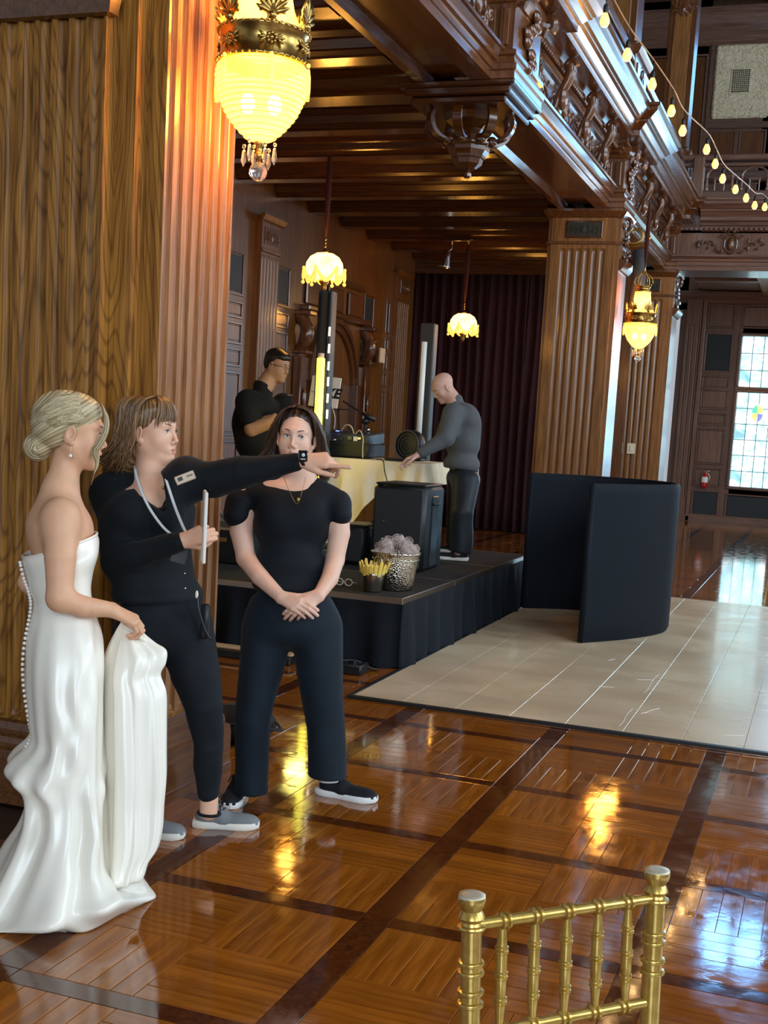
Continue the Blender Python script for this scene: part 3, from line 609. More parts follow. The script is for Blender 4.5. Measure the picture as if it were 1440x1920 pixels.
# upper far wall: plaster panel, little panels, windows out of frame that the floor mirrors
pl = mat('cream_plaster', (.8, .7, .5), .8); N, L, b = nt(pl); v = coords(N, L); n = noise(N, L, v, 7, 5, 1.5); n2 = noise(N, L, v, 30, 4)
bump(N, L, b, n.outputs[0], 1, .06); r = ramp(N, [(.35, (.66, .54, .33)), (.6, (.86, .76, .54))]); L.new(n2.outputs[0], r.inputs[0]); L.new(r.outputs[0], b.inputs['Base Color'])
q = empty('plaster_panel', (-2.3, WY-.06, 8.04), 'cream ornamental plaster panel with a square vent grille, high on the far wall', 'wall panel')
mb = MB().box((-2.305, WY-.03, 8.745), (1.09, .08, 1.41), b=.05); mb.build('plaster', pl, q)
mb = MB()
for sx in (-1, 1):
    for sz in (-1, 1):
        for k in range(5):
            cx_, cz_ = -2.305+sx*(.40-.05*(k % 2)), 8.745+sz*(.15+.11*k); mb.tube([(cx_+.05*(1-t*.7)*math.cos(t*5*sx), WY-.075, cz_+.05*(1-t*.7)*math.sin(t*5)) for t in np.linspace(0, 1, 8)], .010, 5)
        mb.tube([(-2.305+sx*.3*t, WY-.075, 8.745+sz*(.55+.04*math.sin(t*9))) for t in np.linspace(0, 1, 8)], .010, 5)
mb.build('relief', pl, q)['kind'] = 'stuff'
mb = MB().box((-2.33, WY-.075, 8.74), (.40, .03, .50), b=.008); mb.build('vent_frame', pl, q)
MB().box((-2.33, WY-.09, 8.74), (.33, .012, .43)).build('vent_hole', mat('vent_dark', (.02, .02, .018), .8), q)
mb = MB()
for k in range(1, 9): mb.box((-2.495+.33*k/9, WY-.098, 8.74), (.010, .008, .43))
for k in range(1, 12): mb.box((-2.33, WY-.098, 8.525+.43*k/12), (.33, .008, .010))
mb.build('vent_bars', pl, q)
for x0, x1, z0, z1 in ((-2.9, -1.7, 7.95, 9.55),): 
    mb = MB()
    for (a, b_, c_, e) in ((x0-.06, x1+.06, z0-.1, z0+.02), (x0-.06, x1+.06, z1-.02, z1+.1), (x0-.06, x0, z0, z1), (x1, x1+.06, z0, z1)): mb.box(((a+b_)/2, WY-.02, (c_+e)/2), (b_-a, .08, e-c_), b=.01)
    mb.build('panel_frame', oak_gx, fw)
for x0, x1 in ((-2.85, -2.33), (-2.27, -1.75)): fpanel(x0, x1, 7.15, 7.82, oak_z)
for x0, x1 in ((-3.3, -3.0), (-3.65, -3.35), (-4.3, -3.75)): fpanel(x0, x1, 6.6, 9.3, oak_z)
MB().box((2.3, WY-.12, 6.9), (11.4, .24, .2), b=.04).build('upper_rail', oak_gx, fw)
mb = MB(); mb.sweep([(0, 9.45), (.05, 9.5), (.1, 9.6), (.1, 9.65), (.25, 9.8), (.3, 9.95), (.3, 10.1), (0, 10.1)], [(-7, WY-.02), (8, WY-.02)]); struct(mb.build('trim_4', oak_gx), 'cornice at the top of the far wall')
sw = struct(empty('window_3', (.2, WY, 7.4)), 'tall arched clerestory windows high on the far wall')
for x0 in (-1.5, -.85, .2, .85, 2.0, 2.65):
    mb = MB(); mb.box((x0+.25, WY-.02, 8.9), (.5, .04, 1.7)); pts = [(x0+.25+.25*math.cos(a), 9.75+.25*math.sin(a)) for a in np.linspace(0, math.pi, 10)]
    mb.add([(x, WY-.04, z) for x, z in pts]+[(x, WY, z) for x, z in pts], [list(range(10)), list(range(19, 9, -1))]+[(i, i+1, i+11, i+10) for i in range(9)]); mb.build('pane', SKY, sw)
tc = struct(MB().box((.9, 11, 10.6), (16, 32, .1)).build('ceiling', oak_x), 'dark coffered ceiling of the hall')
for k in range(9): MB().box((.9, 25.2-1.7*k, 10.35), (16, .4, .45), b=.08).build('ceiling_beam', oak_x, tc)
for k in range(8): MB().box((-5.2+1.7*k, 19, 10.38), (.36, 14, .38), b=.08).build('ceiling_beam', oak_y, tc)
wr = struct(MB().box((9.0, 11, 5.2), (.1, 32, 10.8)).build('wall_right', oak_g), 'panelled wall down the right side of the hall')
ww = struct(MB().box((.9, -9, 5.2), (16, .1, 10.8)).build('wall_back', oak_g), 'panelled wall behind the camera')
wu = struct(MB().box((-6.72, 11, 7.6), (.1, 32, 6.0)).build('wall_left', oak_w), 'upper wall behind the balcony'); 
for k in range(9): MB().box((-6.66, 10.2+1.8*k, 7.3), (.04, 1.4, 3.0), b=.015).build('wall_panel', oak_w, wu)
# ================================================================ LAMPS
def glow(name, c_hot, c_edge, s, scale=60, axis_s=(1, 1, 3)):
    m = mat(name, (.8, .6, .25), .3, emit=c_hot, es=s, alpha=.5); N, L, b = nt(m); v = coords(N, L, axis_s); n = noise(N, L, v, scale, 2, .5)
    r = ramp(N, [(.36, c_edge), (.55, c_hot)]); L.new(n.outputs[0], r.inputs[0]); L.new(r.outputs[0], b.inputs['Emission Color']); return m
bead_g = glow('lit_crystal_beads', (1, .62, .07), (.85, .40, .02), 1.5)
bead_n = glow('lit_bead_shade', (1, .60, .10), (.7, .32, .02), 1.9, 80, (1, 1, 2))
dome_g = glow('lit_glass_dome', (1, .78, .22), (.9, .6, .1), 3.2, 14, (1, 1, 1))
bead_o = mat('bead_rows', (.9, .6, .15), .25, emit=(1, .62, .10), es=.75)
hot = mat('bulb_hot', (1, .9, .7), .3, emit=(1, .9, .62), es=9)
crystal = mat('crystal', (1, .96, .9), .03, trans=.92, ior=1.5, spec=.8)
def palmette(mb, c, R, h):
    W = lambda x, y, z: np.array(c)+R@np.array([x*h, y*h, z*h])
    for a in (-70, -45, -22, 0, 22, 45, 70):
        ln = .85-.005*abs(a); ra = math.radians(a); mb.tube([W(math.sin(ra)*ln*t, -.10*t*t, .18+math.cos(ra)*ln*t*.9) for t in (0, .35, .7, 1)], np.array([.05, .085, .08, .02])*h, 5)
    mb.ball(W(0, -.03, .12), .13*h, 7, 5)
    for sx in (-1, 1): mb.tube([W(sx*(.25+.22*(1-t*.7)*math.cos(4.5*t+1)), 0, .05+.2*(1-t*.7)*math.sin(4.5*t+1)) for t in np.linspace(0, 1, 9)], .04*h, 5)
def hall_lamp(x, y, zt, top, label):
    """zt: height of the glass ball's underside"""
    z = zt; o = empty('chandelier', (x, y, z), label, 'chandelier')
    C = (x, y, 0)
    MB().lathe([(.01, z+.150), (.05, z+.160), (.095, z+.20), (.14, z+.255), (.172, z+.325), (.186, z+.39), (.182, z+.43), (.168, z+.445)], C, 28).build('beaded_bowl', bead_g, o, True)
    for sx_ in (-.05, .05): MB().ball((x+sx_, y+sx_*.4, z+.30), (.028, .028, .04), 10, 7).build('inner_bulb', hot, o, True)
    mb = MB()
    for i, zz in enumerate(np.linspace(.17, .435, 15)):
        r_ = np.interp(zz, [.15, .16, .20, .255, .325, .39, .43, .445], [.01, .05, .095, .14, .172, .186, .182, .168])
        mb.tube([(x+(r_+.003)*math.cos(a), y+(r_+.003)*math.sin(a), z+zz) for a in np.linspace(0, 2*math.pi, 29)[:-1]], .0035, 4, close=True)
    mb.build('bead_strings', bead_o, o, True)['kind'] = 'stuff'
    MB().lathe([(.158, z+.57), (.14, z+.60), (.115, z+.66), (.098, z+.74), (.09, z+.82)], C, 40, ribs=20, ribd=.02, caps=False).build('bead_shade', bead_n, o, True)
    bb = MB().lathe([(.165, z+.445), (.182, z+.45), (.182, z+.458), (.172, z+.465), (.172, z+.555), (.182, z+.562), (.182, z+.572), (.165, z+.578)], C, 32).build('brass_band', brass, o, True)
    mb = MB()
    for k in range(40):
        a = 2*math.pi*k/40
        for zz in (.454, .567): mb.ball((x+.184*math.cos(a), y+.184*math.sin(a), z+zz), .0065, 5, 3)
    mb.build('beading', brass, bb, True)['kind'] = 'stuff'
    for k in range(6):
        a = math.pi*2*k/6-.95; d = np.array([math.cos(a), math.sin(a), 0]); R = np.stack([np.array([-d[1], d[0], 0]), -d, [0, 0, 1]], 1)
        mb = MB(); palmette(mb, np.array([x, y, z+.575])+d*.172, R, .14); mb.build('palmette', brass, bb, True)
        mb = MB(); p = np.array([x, y, z+.51])+d*.176
        for j in range(8): mb.ball(p+R@np.array([.017*math.cos(j*math.pi/4), 0, .017*math.sin(j*math.pi/4)]), (.009, .006, .009), 5, 4)
        mb.ball(p, .010, 6, 4)
        for sx in (-1, 1):
            for q in (-35, 0, 35): ra = math.radians(q); mb.tube([p+R@np.array([sx*(.02+.035*t*math.cos(ra)), 0, .035*t*math.sin(ra)]) for t in (0, .5, 1)], [.004, .007, .003], 5)
        mb.build('rosette', brass, bb, True)
        mb = MB(); pe = np.array([x, y, 0])+d*.192; mb.ball((pe[0], pe[1], z+.445), .009, 6, 4); mb.tube([(pe[0], pe[1], z+.43), (pe[0], pe[1], z+.40), (pe[0], pe[1], z+.35), (pe[0], pe[1], z+.31)], [.006, .011, .012, .009], 7); mb.build('glass_drop', bead_g, o, True)
    for k in range(6):
        a = math.pi*2*k/6+.3; px_, py_ = x+.062*math.cos(a), y+.062*math.sin(a); dz = .012*(k % 2)
        mb = MB(); mb.ball((px_, py_, z+.146-dz), .009, 6, 5); mb.lathe([(.002, z+.134-dz), (.007, z+.128-dz), (.0125, z+.09-dz), (.001, z+.066-dz)], (px_, py_, 0), 6); mb.build('prism', crystal, o)
    MB().lathe([(.018, z+.16), (.026, z+.15), (.012, z+.135), (.012, z+.11), (.02, z+.10), (.008, z+.09), (.008, z+.075)], C, 10).build('bottom_stem', brass, o, True)
    mb = MB(); mb.ball((x, y, z+.038), .038, 9, 7); mb.build('crystal_ball', crystal, o)
    MB().lathe([(.088, z+.815), (.095, z+.82), (.095, z+.835), (.08, z+.84), (.078, z+.87), (.088, z+.875), (.088, z+.885), (.02, z+.89)], C, 20).build('collar', brass, o, True)
    mb = MB()
    for k in range(6):
        a = math.pi*2*k/6; d = np.array([math.cos(a), math.sin(a), 0]); mb.tube([np.array([x, y, z+zz])+d*r_ for r_, zz in ((.085, .88), (.11, .93), (.10, .98), (.05, 1.03), (.015, 1.06))], .006, 5)
        mb.ball(np.array([x, y, z+.90])+d*.09, .012, 6, 4)
    mb.lathe([(.012, z+1.03), (.02, z+1.05), (.01, z+1.07), (.015, z+1.09), (.004, z+1.12)], C, 8); mb.build('crown', brass, o, True)
    mb = MB(); h = top-(z+1.12); mb.tube([(x, y, z+1.11+h*t) for t in np.linspace(0, 1, 7)], [.004, .02, .026, .028, .026, .02, .006], 8); mb.build('velvet_cord_sleeve', cloth('wine_velvet', (.06, .012, .008), .8, .4), o, True)
    point('lamp_light', (x, y, z+.32), 75, WARM, .17); point('lamp_light', (x, y, z+.68), 30, WARM, .1)
    return o
hall_lamp(-2.27, 4.60, 2.588, 4.62, 'large beaded crystal chandelier with brass band hanging beside the near pier')
hall_lamp(-2.26, 15.0, 2.55, 4.42, 'small looking beaded chandelier beside the broad fluted column')
b_ = empty('lamp_bracket', (-2.5, 15.1, 4.0), 'curled brass bracket on the hall side of the broad column', 'bracket')
MB().tube([(-2.52+.14*(1-.7*t)*math.cos(4+5*t)+.1, 15.05, 4.05+.12*(1-.7*t)*math.sin(4+5*t)) for t in np.linspace(0, 1, 16)], .018, 7).build('scroll', brass, b_, True)
MB().tube([(-2.53, 15.05, 3.95), (-2.42, 15.05, 3.9), (-2.30, 15.02, 3.93), (-2.22, 15.0, 4.02)], .016, 7).build('arm', brass, b_, True)
t_ = MB().tube([(-2.40, 15.30, 3.9), (-2.37, 15.30, 3.75), (-2.37, 15.28, 3.5), (-2.38, 15.24, 3.25), (-2.41, 15.18, 3.08)], [.075, .08, .085, .085, .075], 14).build('fabric_tube', cloth('charcoal_fabric', (.05, .055, .06), .6, .2), None, True, loc=(-2.46, 15.25, 3.08)); tag(t_, 'dark grey rolled fabric tube hanging behind the lamp bracket on the broad column', 'rolled fabric')
def aisle_lamp(x, y, z, top, label):
    o = empty('pendant_lamp', (x, y, z), label, 'lamp'); C = (x, y, 0)
    MB().lathe([(.03, z+.34), (.09, z+.335), (.15, z+.30), (.188, z+.24), (.195, z+.19), (.175, z+.13), (.13, z+.09), (.06, z+.07)], C, 26).build('glass_dome', dome_g, o, True)
    for k in range(6):
        a0 = 2*math.pi*k/6+.5; a1 = a0+2*math.pi/6; q = MB()
        for dd in (0, .03): q.tube([(x+(.20-.02*math.sin(t*math.pi))*math.cos(a0+(a1-a0)*t), y+(.20-.02*math.sin(t*math.pi))*math.sin(a0+(a1-a0)*t), z+.17-(.10+dd)*math.sin(math.pi*t)) for t in np.linspace(0, 1, 10)], .012, 5)
        q.build('bead_swag', bead_o, o, True)
        q = MB(); px_, py_ = x+.215*math.cos(a0), y+.215*math.sin(a0); q.ball((px_, py_, z+.18), .018, 6, 4); q.tube([(px_, py_, z+.17), (px_, py_, z+.10), (px_, py_, z+.06)], [.012, .018, .012], 6); q.ball((px_, py_, z+.035), .02, 7, 5); q.build('crystal_tassel', bead_o, o, True)
    MB().lathe([(.05, z+.09), (.055, z+.05), (.03, z+.02), (.035, z-.01), (.02, z-.05), (.005, z-.07)], C, 12).build('finial', brass, o, True)
    q = MB().lathe([(.035, z+.335), (.03, z+.36), (.012, z+.38), (.006, z+.39)], C, 12)
    for k in range(3): q.ball((x, y, z+.41+.035*k), (.012, .008, .016), 6, 4)
    q.build('top_cap', brass, o, True)
    h = top-(z+.52); MB().tube([(x, y, z+.50+h*t) for t in np.linspace(0, 1, 9)], [.004, .02, .026, .03, .032, .032, .03, .022, .008], 8).build('velvet_cord_sleeve', MATS['wine_velvet'], o, True)
    MB().lathe([(.012, top-.07), (.02, top-.03), (.05, top-.015), (.06, top)], C, 12).build('canopy', brass, o, True)
    point('lamp_light', (x, y, z+.2), 32, WARM, .16); return o
aisle_lamp(-5.07, 11.9, 3.01, 4.45, 'glowing dome pendant lamp directly over the LED tower')
aisle_lamp(-5.10, 17.15, 2.93, 4.30, 'glowing dome pendant lamp in front of the dark curtain')
aisle_lamp(-5.07, 6.7, 3.01, 4.45, 'glowing dome pendant lamp hidden behind the near pier')
o = empty('spotlight', (-5.33, 17.1, 4.3), 'small silver cone spotlight on the aisle ceiling', 'spotlight')
MB().box((-5.22, 17.1, 4.285), (.34, .06, .03), b=.008).build('bar', chrome, o); MB().tube([(-5.33, 17.1, 4.28), (-5.33, 17.1, 4.17), (-5.35, 17.05, 4.13)], .012, 6).build('stem', chrome, o, True)
MB().lathe([(.03, .0), (.045, -.02), (.05, -.1), (.085, -.22), (.09, -.25), (.07, -.25)], (-5.36, 17.05, 4.14), 16, R=rotm('Y', 12)).build('cone_shade', chrome, o, True)
# string lights across the hall
sl = empty('string_light', (-2, 13.5, 4.9), 'string of warm filament bulbs swooping down across the top right', 'string lights')
bulbs = [(1134, 38, 9.5, 58), (1176, 103, 10.2, 51), (1223, 158, 10.9, 44), (1259, 208, 11.6, 41), (1280, 245, 12.3, 38), (1325, 280, 13.4, 30), (1341, 307, 14.1, 27), (1355, 335, 14.8, 27), (1379, 355, 15.5, 25), (1399, 371, 16.2, 24), (1415, 385, 16.9, 23), (1434, 388, 17.6, 20)]
cab = [at_y(1095, -75, 8.8)]
wire = mat('copper_wire', (.55, .35, .2), .4, .6); bulb_m = mat('amber_bulb', (1, .62, .2), .1, emit=(1, .47, .09), es=2.1); fil = mat('filament', (1, .8, .5), .3, emit=(1, .8, .4), es=14)
for (px_, py_, yy, dz) in bulbs:
    c = at_y(px_, py_, yy); top = at_y(px_+dz*.1, py_-dz, yy); cab.append(top)
    r_ = .036
    s_ = MB(); s_.tube([top, (c[0], c[1], c[2]+.10)], .004, 5); s_.lathe([(.016, .045), (.018, .06), (.018, .10), (.01, .115)], c, 10); s_.build('socket', black_p, sl, True)
    bl_ = MB().lathe([(.006, -.052), (.024, -.045), (.036, -.02), (.037, 0), (.028, .025), (.017, .05)], c, 12).build('bulb', bulb_m, sl, True)
    MB().ball(c, (.016, .016, .03), 6, 5).build('filament', fil, bl_, True)
    point('bulb_light', tuple(c-np.array([0, 0, .09])), 1.2, (1, .6, .25), .04)
cab += [at_y(1475, 418, 18.4), at_y(1560, 450, 19.5)]
MB().tube(spline(cab, 90), .0065, 5).build('cable', wire, sl, True)
# ================================================================ DANCE FLOOR
dfm = mat('pale_vinyl', (.60, .50, .38), .3, coat=.2); N, L, b = nt(dfm); v = coords(N, L, (1, 1.6, 1)); n = noise(N, L, v, 1.3, 4, .4); n2 = noise(N, L, coords(N, L), 220, 2)
r = ramp(N, [(.35, (.58, .43, .27)), (.65, (.68, .53, .35))]); L.new(n.outputs[0], r.inputs[0]); L.new(r.outputs[0], b.inputs['Base Color']); bump(N, L, b, n.outputs[0], .1, .01)
rg = ramp(N, [(.4, (.22,)*3), (.7, (.34,)*3)]); L.new(n.outputs[0], rg.inputs[0]); L.new(rg.outputs[0], b.inputs['Roughness'])
df = empty('dance_floor', (0, 9.8, 0), 'pale laid dance floor of long glossy boards', 'dance floor')
x0, x1, y0, y1 = -2.57, 3.30, 6.70, 12.95; MB().box(((x0+x1)/2, (y0+y1)/2, .006), (x1-x0-.01, y1-y0-.01, .010)).build('underlay', black_p, df)
k = 0; x = x0+.03
while x < x1-.05:
    w_ = .325 if x > x0+.05 else .313
    MB().box((x+w_/2, (y0+y1)/2, .017), (w_-.0025, y1-y0-.06, .009), b=.0015).build('floor_board', dfm, df); x += w_
mb = MB(); mb.box(((x0+x1)/2, y0+.012, .0115), (x1-x0, .045, .021), b=.004); mb.build('black_edge_trim', black_p, df)
MB().box(((x0+x1)/2, y0-.018, .006), (x1-x0, .014, .010), b=.003).build('metal_edge_trim', chrome, df); MB().box((x0+.008, (y0+y1)/2, .0105), (.03, y1-y0-.05, .019), b=.004).build('black_edge_trim', black_p, df)
scr = mat('tape_scuff', (.85, .82, .78), .25)
for (sx, sy, ln, a) in ((-.86, 7.35, .22, 1.2), (-1.22, 7.9, .10, .3), (-1.02, 8.3, .12, .5), (-.35, 7.0, .12, .4), (-1.35, 8.9, .08, 1.1), (-.967, 7.1, .5, 1.571), (-.967, 8.2, .7, 1.571)):
    MB().tube([(sx+ln*(t-.5)*math.cos(a)+.006*math.sin(t*7), sy+ln*(t-.5)*math.sin(a), .0216) for t in np.linspace(0, 1, 7)], .0013, 5).build('scuff', scr, df)
# ================================================================ BLACK FOLDING SCREEN
scm = cloth('black_stretch_fabric', (.004, .0065, .011), .7, .1, 700, .2, .08)
path = spline([(-2.53, 11.02), (-2.06, 11.24), (-1.58, 11.22), (-1.24, 10.92), (-1.185, 10.45), (-1.38, 9.93), (-1.69, 9.47)], 44)
sc_ = empty('fabric_screen', (-1.6, 10.6, .022), 'tall black stretch fabric screen folded in a U on the dance floor', 'screen')
P = []; zz = [.024, .03, .05, .2, .45, .7, .95, 1.2, 1.25, 1.272, 1.278]
for i, p in enumerate(path):
    d = path[min(i+1, 43)]-path[max(i-1, 0)]; d = d/np.linalg.norm(d); nrm = np.array([d[1], -d[0]])
    ring = []
    for z in zz: ring.append([*(p+nrm*(.022 if .03 < z < 1.27 else .012)), z])
    for z in zz[::-1]: ring.append([*(p-nrm*(.022 if .03 < z < 1.27 else .012)), z])
    P.append(ring)
mb = MB(); P = np.array(P); mb.grid(P, cv=True); m_ = len(zz)*2; mb.f.append(list(range(m_))); mb.f.append([43*m_+j for j in range(m_)][::-1]); mb.mi += [0, 0]
mb.build('stretch_cover', scm, sc_, auto=True)
for e in (path[0], path[-1]):
    MB().tube([(e[0], e[1], .03), (e[0], e[1], 1.27)], .026, 8).build('end_pole', scm, sc_, True)
# ================================================================ STAGE
stg = empty('stage', (-3.82, 9.5, 0), 'low black stage with aluminium edged decks and pleated skirt', 'stage')
deckm = cloth('stage_carpet', (.016, .013, .011), .8, .1, 300, .4, .15); alu = mat('aluminium', (.42, .36, .28), .35, 1)
for k in range(3):
    a, b2 = 7.715+k*1.22, 7.715+(k+1)*1.22-.006
    MB().box((-3.82, (a+b2)/2, .468), (2.44-.012, b2-a-.012, .024)).build('deck_top', deckm, stg)
    mb = MB()
    for (c, s) in (((-3.82, a, .462), (2.45, .012, .044)), ((-3.82, b2, .462), (2.45, .012, .044)), ((-2.6, (a+b2)/2, .462), (.012, b2-a, .044)), ((-5.04, (a+b2)/2, .462), (.012, b2-a, .044))): mb.box(c, s, b=.002)
    mb.build('deck_edge', alu, stg)
for x in (-2.7, -4.95):
    for y in (7.85, 9.5, 11.2): MB().tube([(x, y, 0), (x, y, .45)], .024, 8).build('leg', alu, stg, True)
skm = cloth('navy_black_skirt', (.005, .008, .012), .7, .2, 600, .2, .1)
rnd = random.Random(3); NS = 260; path = []
seglen = 2.44; L_total = 2.44+3.66
ph = np.cumsum([rnd.uniform(.35, 1.0) for _ in range(NS)]); P = []
for zi, t in enumerate(np.linspace(0, 1, 9)):
    row = []
    for i in range(NS):
        s_ = i/(NS-1)*L_total; f = .003+.028*t**.7; w_ = math.sin(ph[i]*.75)*f+math.sin(ph[i]*.31+2*t)*.02*t+.025*t+.006
        if s_ < 2.44: p = (-5.04+s_, 7.708-w_)
        else: p = (-2.594+w_, 7.715+(s_-2.44))
        if abs(s_-2.44) < .03: p = (-2.594+w_*.6, 7.708-w_*.6)
        row.append([*p, .445-(.437)*t-.006*math.sin(ph[i])*t])
    P.append(row)
mb = MB().grid(np.array(P)); mb.build('pleated_skirt', skm, stg, True)
# speaker cabinets on the stage
def speaker(x0, x1, y0, y1, z0, z1, label):
    o = empty('speaker', ((x0+x1)/2, (y0+y1)/2, z0), label, 'speaker'); c = ((x0+x1)/2, (y0+y1)/2, (z0+z1)/2)
    MB().box(c, (x1-x0, y1-y0, z1-z0), b=.03).build('cabinet', black_p, o, auto=True)
    MB().box((c[0], y0-.004, c[2]), (x1-x0-.05, .012, z1-z0-.06), b=.006).build('grille', mat('speaker_grille', (.016, .018, .02), .42), o)
    MB().box((x1+.003, c[1], c[2]-.02), (.01, (y1-y0)*.30, z1-z0-.12), b=.004).build('corner_strip', mat('satin_black', (.03, .038, .045), .22), o)
    MB().box((c[0], c[1], z1+.006), (x1-x0-.03, y1-y0-.03, .016), b=.006).build('top_cap', black_m, o)
    MB().tube([(x1+.012, c[1]-.08, c[2]+.2), (x1+.03, c[1], c[2]+.2), (x1+.012, c[1]+.08, c[2]+.2)], .01, 6).build('handle', black_m, o, True)
    MB().ball((c[0]-.12, y0-.012, c[2]+.05), (.01, .004, .004), 6, 4).build('badge', chrome, o); return o
speaker(-3.40, -2.95, 9.2, 9.7, .482, 1.165, 'big black loudspeaker at the stage edge, in front of the draped table')
speaker(-3.71, -3.48, 9.28, 9.66, .482, .80, 'black loudspeaker on stage, left of the bigger one')
# table with cloth
tb = empty('table', (-4.1, 10.9, .48), 'folding table for the music gear, under a cream cloth', 'table')
MB().box((-4.10, 10.9, 1.29), (1.36, .72, .03), b=.008).build('tabletop', white_p, tb)
for x in (-4.7, -3.5):
    for y in (10.62, 11.15): MB().tube([(x, y, .48), (x, y, 1.28)], .014, 6).build('leg', black_m, tb, True)
clm = cloth('cream_tablecloth', (.78, .66, .46), .8, .2, 500, .15, .05)
NU = 180; P = []; rnd = random.Random(5); ph = np.cumsum([rnd.uniform(.25, .8) for _ in range(NU)])
perim = [(-4.80, 11.28), (-4.80, 10.52), (-3.41, 10.52), (-3.41, 11.28)]
cum = [0, .76, .76+1.39, .76*2+1.39]
for t in np.linspace(0, 1, 16):
    row = []
    for i in range(NU):
        s_ = i/(NU-1)*cum[-1]; k = 0 if s_ < cum[1] else (1 if s_ < cum[2] else 2); u = (s_-cum[k])/(cum[k+1]-cum[k]); a, b2 = np.array(perim[k]), np.array(perim[k+1])
        p = a+(b2-a)*u; d = (b2-a)/np.linalg.norm(b2-a); nn = np.array([d[1], -d[0]])
        full = .80
        if k == 1: 
            X = p[0]; full = np.interp(X, [-4.8, -4.3, -4.2, -4.05, -3.9, -3.78, -3.7, -3.41], [.80, .80, .72, .55, .36, .22, .18, .19])
        if k == 2: full = .2
        f = .05*t*(1 if k != 1 else 1)
        w_ = .006+math.sin(ph[i]*1.0)*f*.55+.02*t+(.05*math.sin(8*t*full+p[0]*9)*t*(k == 1 and -4.2 < p[0] < -3.5))
        p = p+nn*w_
        row.append([p[0], p[1], 1.308-full*t])
    P.append(row)
tc_ = MB(); tc_.grid(np.array(P), flip=False); tc_.add([(-4.80, 10.52, 1.309), (-3.41, 10.52, 1.309), (-3.41, 11.28, 1.309), (-4.80, 11.28, 1.309)], [(0, 1, 2, 3)])
o = tc_.build('tablecloth', clm, None, True, loc=(-4.1, 10.9, 1.31)); tag(o, 'cream cloth draped over the gear table and swept up behind the speaker', 'tablecloth')
# gear on the table
cs = empty('mixer_case', (-4.25, 10.82, 1.31), 'black mixer in an open flight case with cables on the draped table', 'audio mixer')
MB().box((-4.25, 10.84, 1.385), (.52, .46, .13), b=.012).build('lower_case', black_p, cs, auto=True)
MB().box((-4.25, 10.84, 1.49), (.50, .44, .11), R=rotm('X', 4), b=.01).build('upper_case', mat('dark_grey_case', (.03, .033, .038), .35), cs, auto=True)
MB().box((-4.25, 10.60, 1.44), (.52, .012, .012)).build('trim_strip', black_m, cs)
for i in range(7):
    MB().lathe([(.012, 0), (.012, .02), (.008, .024)], (-4.44+.062*i, 10.70, 1.545), 8).build('knob', black_m, cs, True)
for (dx, s_, mm) in ((-.14, .05, 'dark'), (-.02, .04, 'x'), (.07, .055, 'x'), (.17, .04, 'x')):
    MB().box((-4.25+dx, 10.603, 1.49+.01*math.sin(dx*40)), (s_, .02, s_*.8), b=.006).build('connector_plate', chrome if dx in (.17,) else mat('satin_black'), cs)
MB().box((-4.12, 10.60, 1.49), (.04, .01, .04)).build('paper_tag', mat('paper', (.6, .55, .45), .7), cs)
MB().ball((-4.35, 10.60, 1.47), (.05, .02, .014), 8, 5).build('metal_handle', chrome, cs, True)
for k, dx in enumerate((-.22, -.16, -.06)): MB().box((-4.25+dx, 10.62, 1.552), (.03, .02, .008)).build('blue_light', mat('blue_led', (.1, .15, 1), .3, emit=(.12, .2, 1), es=2.5), cs)
cord = mat('pale_cable', (.5, .38, .3), .5)
for pts in (((-4.38, 10.7, 1.55), (-4.37, 10.68, 1.68), (-4.43, 10.7, 1.80), (-4.50, 10.74, 1.84)), ((-4.30, 10.68, 1.55), (-4.24, 10.64, 1.61), (-4.18, 10.63, 1.60), (-4.16, 10.66, 1.53)), ((-4.14, 10.64, 1.53), (-4.08, 10.6, 1.57), (-4.03, 10.56, 1.50), (-4.02, 10.54, 1.40), (-4.01, 10.53, 1.32))):
    MB().tube(spline(pts, 20), .006, 6).build('cable', cord, cs, True)
ls = empty('laptop', (-4.55, 10.78, 1.75), 'laptop on a stand, its white lid lettered in black, behind the LED tube', 'laptop')
R = rotm('Y', 3)@rotm('X', -8); c0 = at_y(609, 735, 10.74)
MB().box(c0, (.30, .012, .29), R=R, b=.005).build('lid', mat('cream_lid', (.78, .66, .50), .5), ls); MB().box(c0+np.array([.0, .12, -.15]), (.30, .24, .015), b=.005).build('keyboard', black_p, ls)
mb = MB(); mb.tube([c0+np.array([-.1, .12, -.16]), (c0[0]-.1, 10.95, 1.31)], .012, 6); mb.tube([c0+np.array([.1, .12, -.16]), (c0[0]+.1, 10.95, 1.31)], .012, 6); mb.build('stand', black_m, ls)
def text(s, size, M3, c, m, parent, name='lettering', ext=.002, shear=0, bold=.0):
    cu = bpy.data.curves.new('t', 'FONT'); cu.body = s; cu.size = size; cu.extrude = ext; cu.shear = shear; cu.offset = bold; cu.align_x = 'CENTER'; cu.align_y = 'CENTER'
    to = bpy.data.objects.new('t', cu); COL.objects.link(to); dg = bpy.context.evaluated_depsgraph_get(); me = bpy.data.meshes.new_from_object(to.evaluated_get(dg)); bpy.data.objects.remove(to)
    V = np.array([v.co[:] for v in me.vertices]); Fs = [list(p.vertices) for p in me.polygons]
    V = np.stack([V[:, 0], -V[:, 2], V[:, 1]], 1) @ np.asarray(M3).T+np.array(c); mb = MB(); mb.add(V, Fs); return mb.build(name, m, parent)
ink = mat('black_ink', (.01, .01, .01), .5)
text('KE', .125, R, c0+R@np.array([.085, -.008, -.01]), ink, ls, shear=.25, bold=.005)
MB().box(c0+R@np.array([-.10, -.007, -.01]), (.07, .003, .004), R=R).build('thin_rule', ink, ls)
ms = empty('microphone_stand', (-4.16, 11.0, 1.31), 'black boom microphone on a short stand behind the mixer', 'microphone')
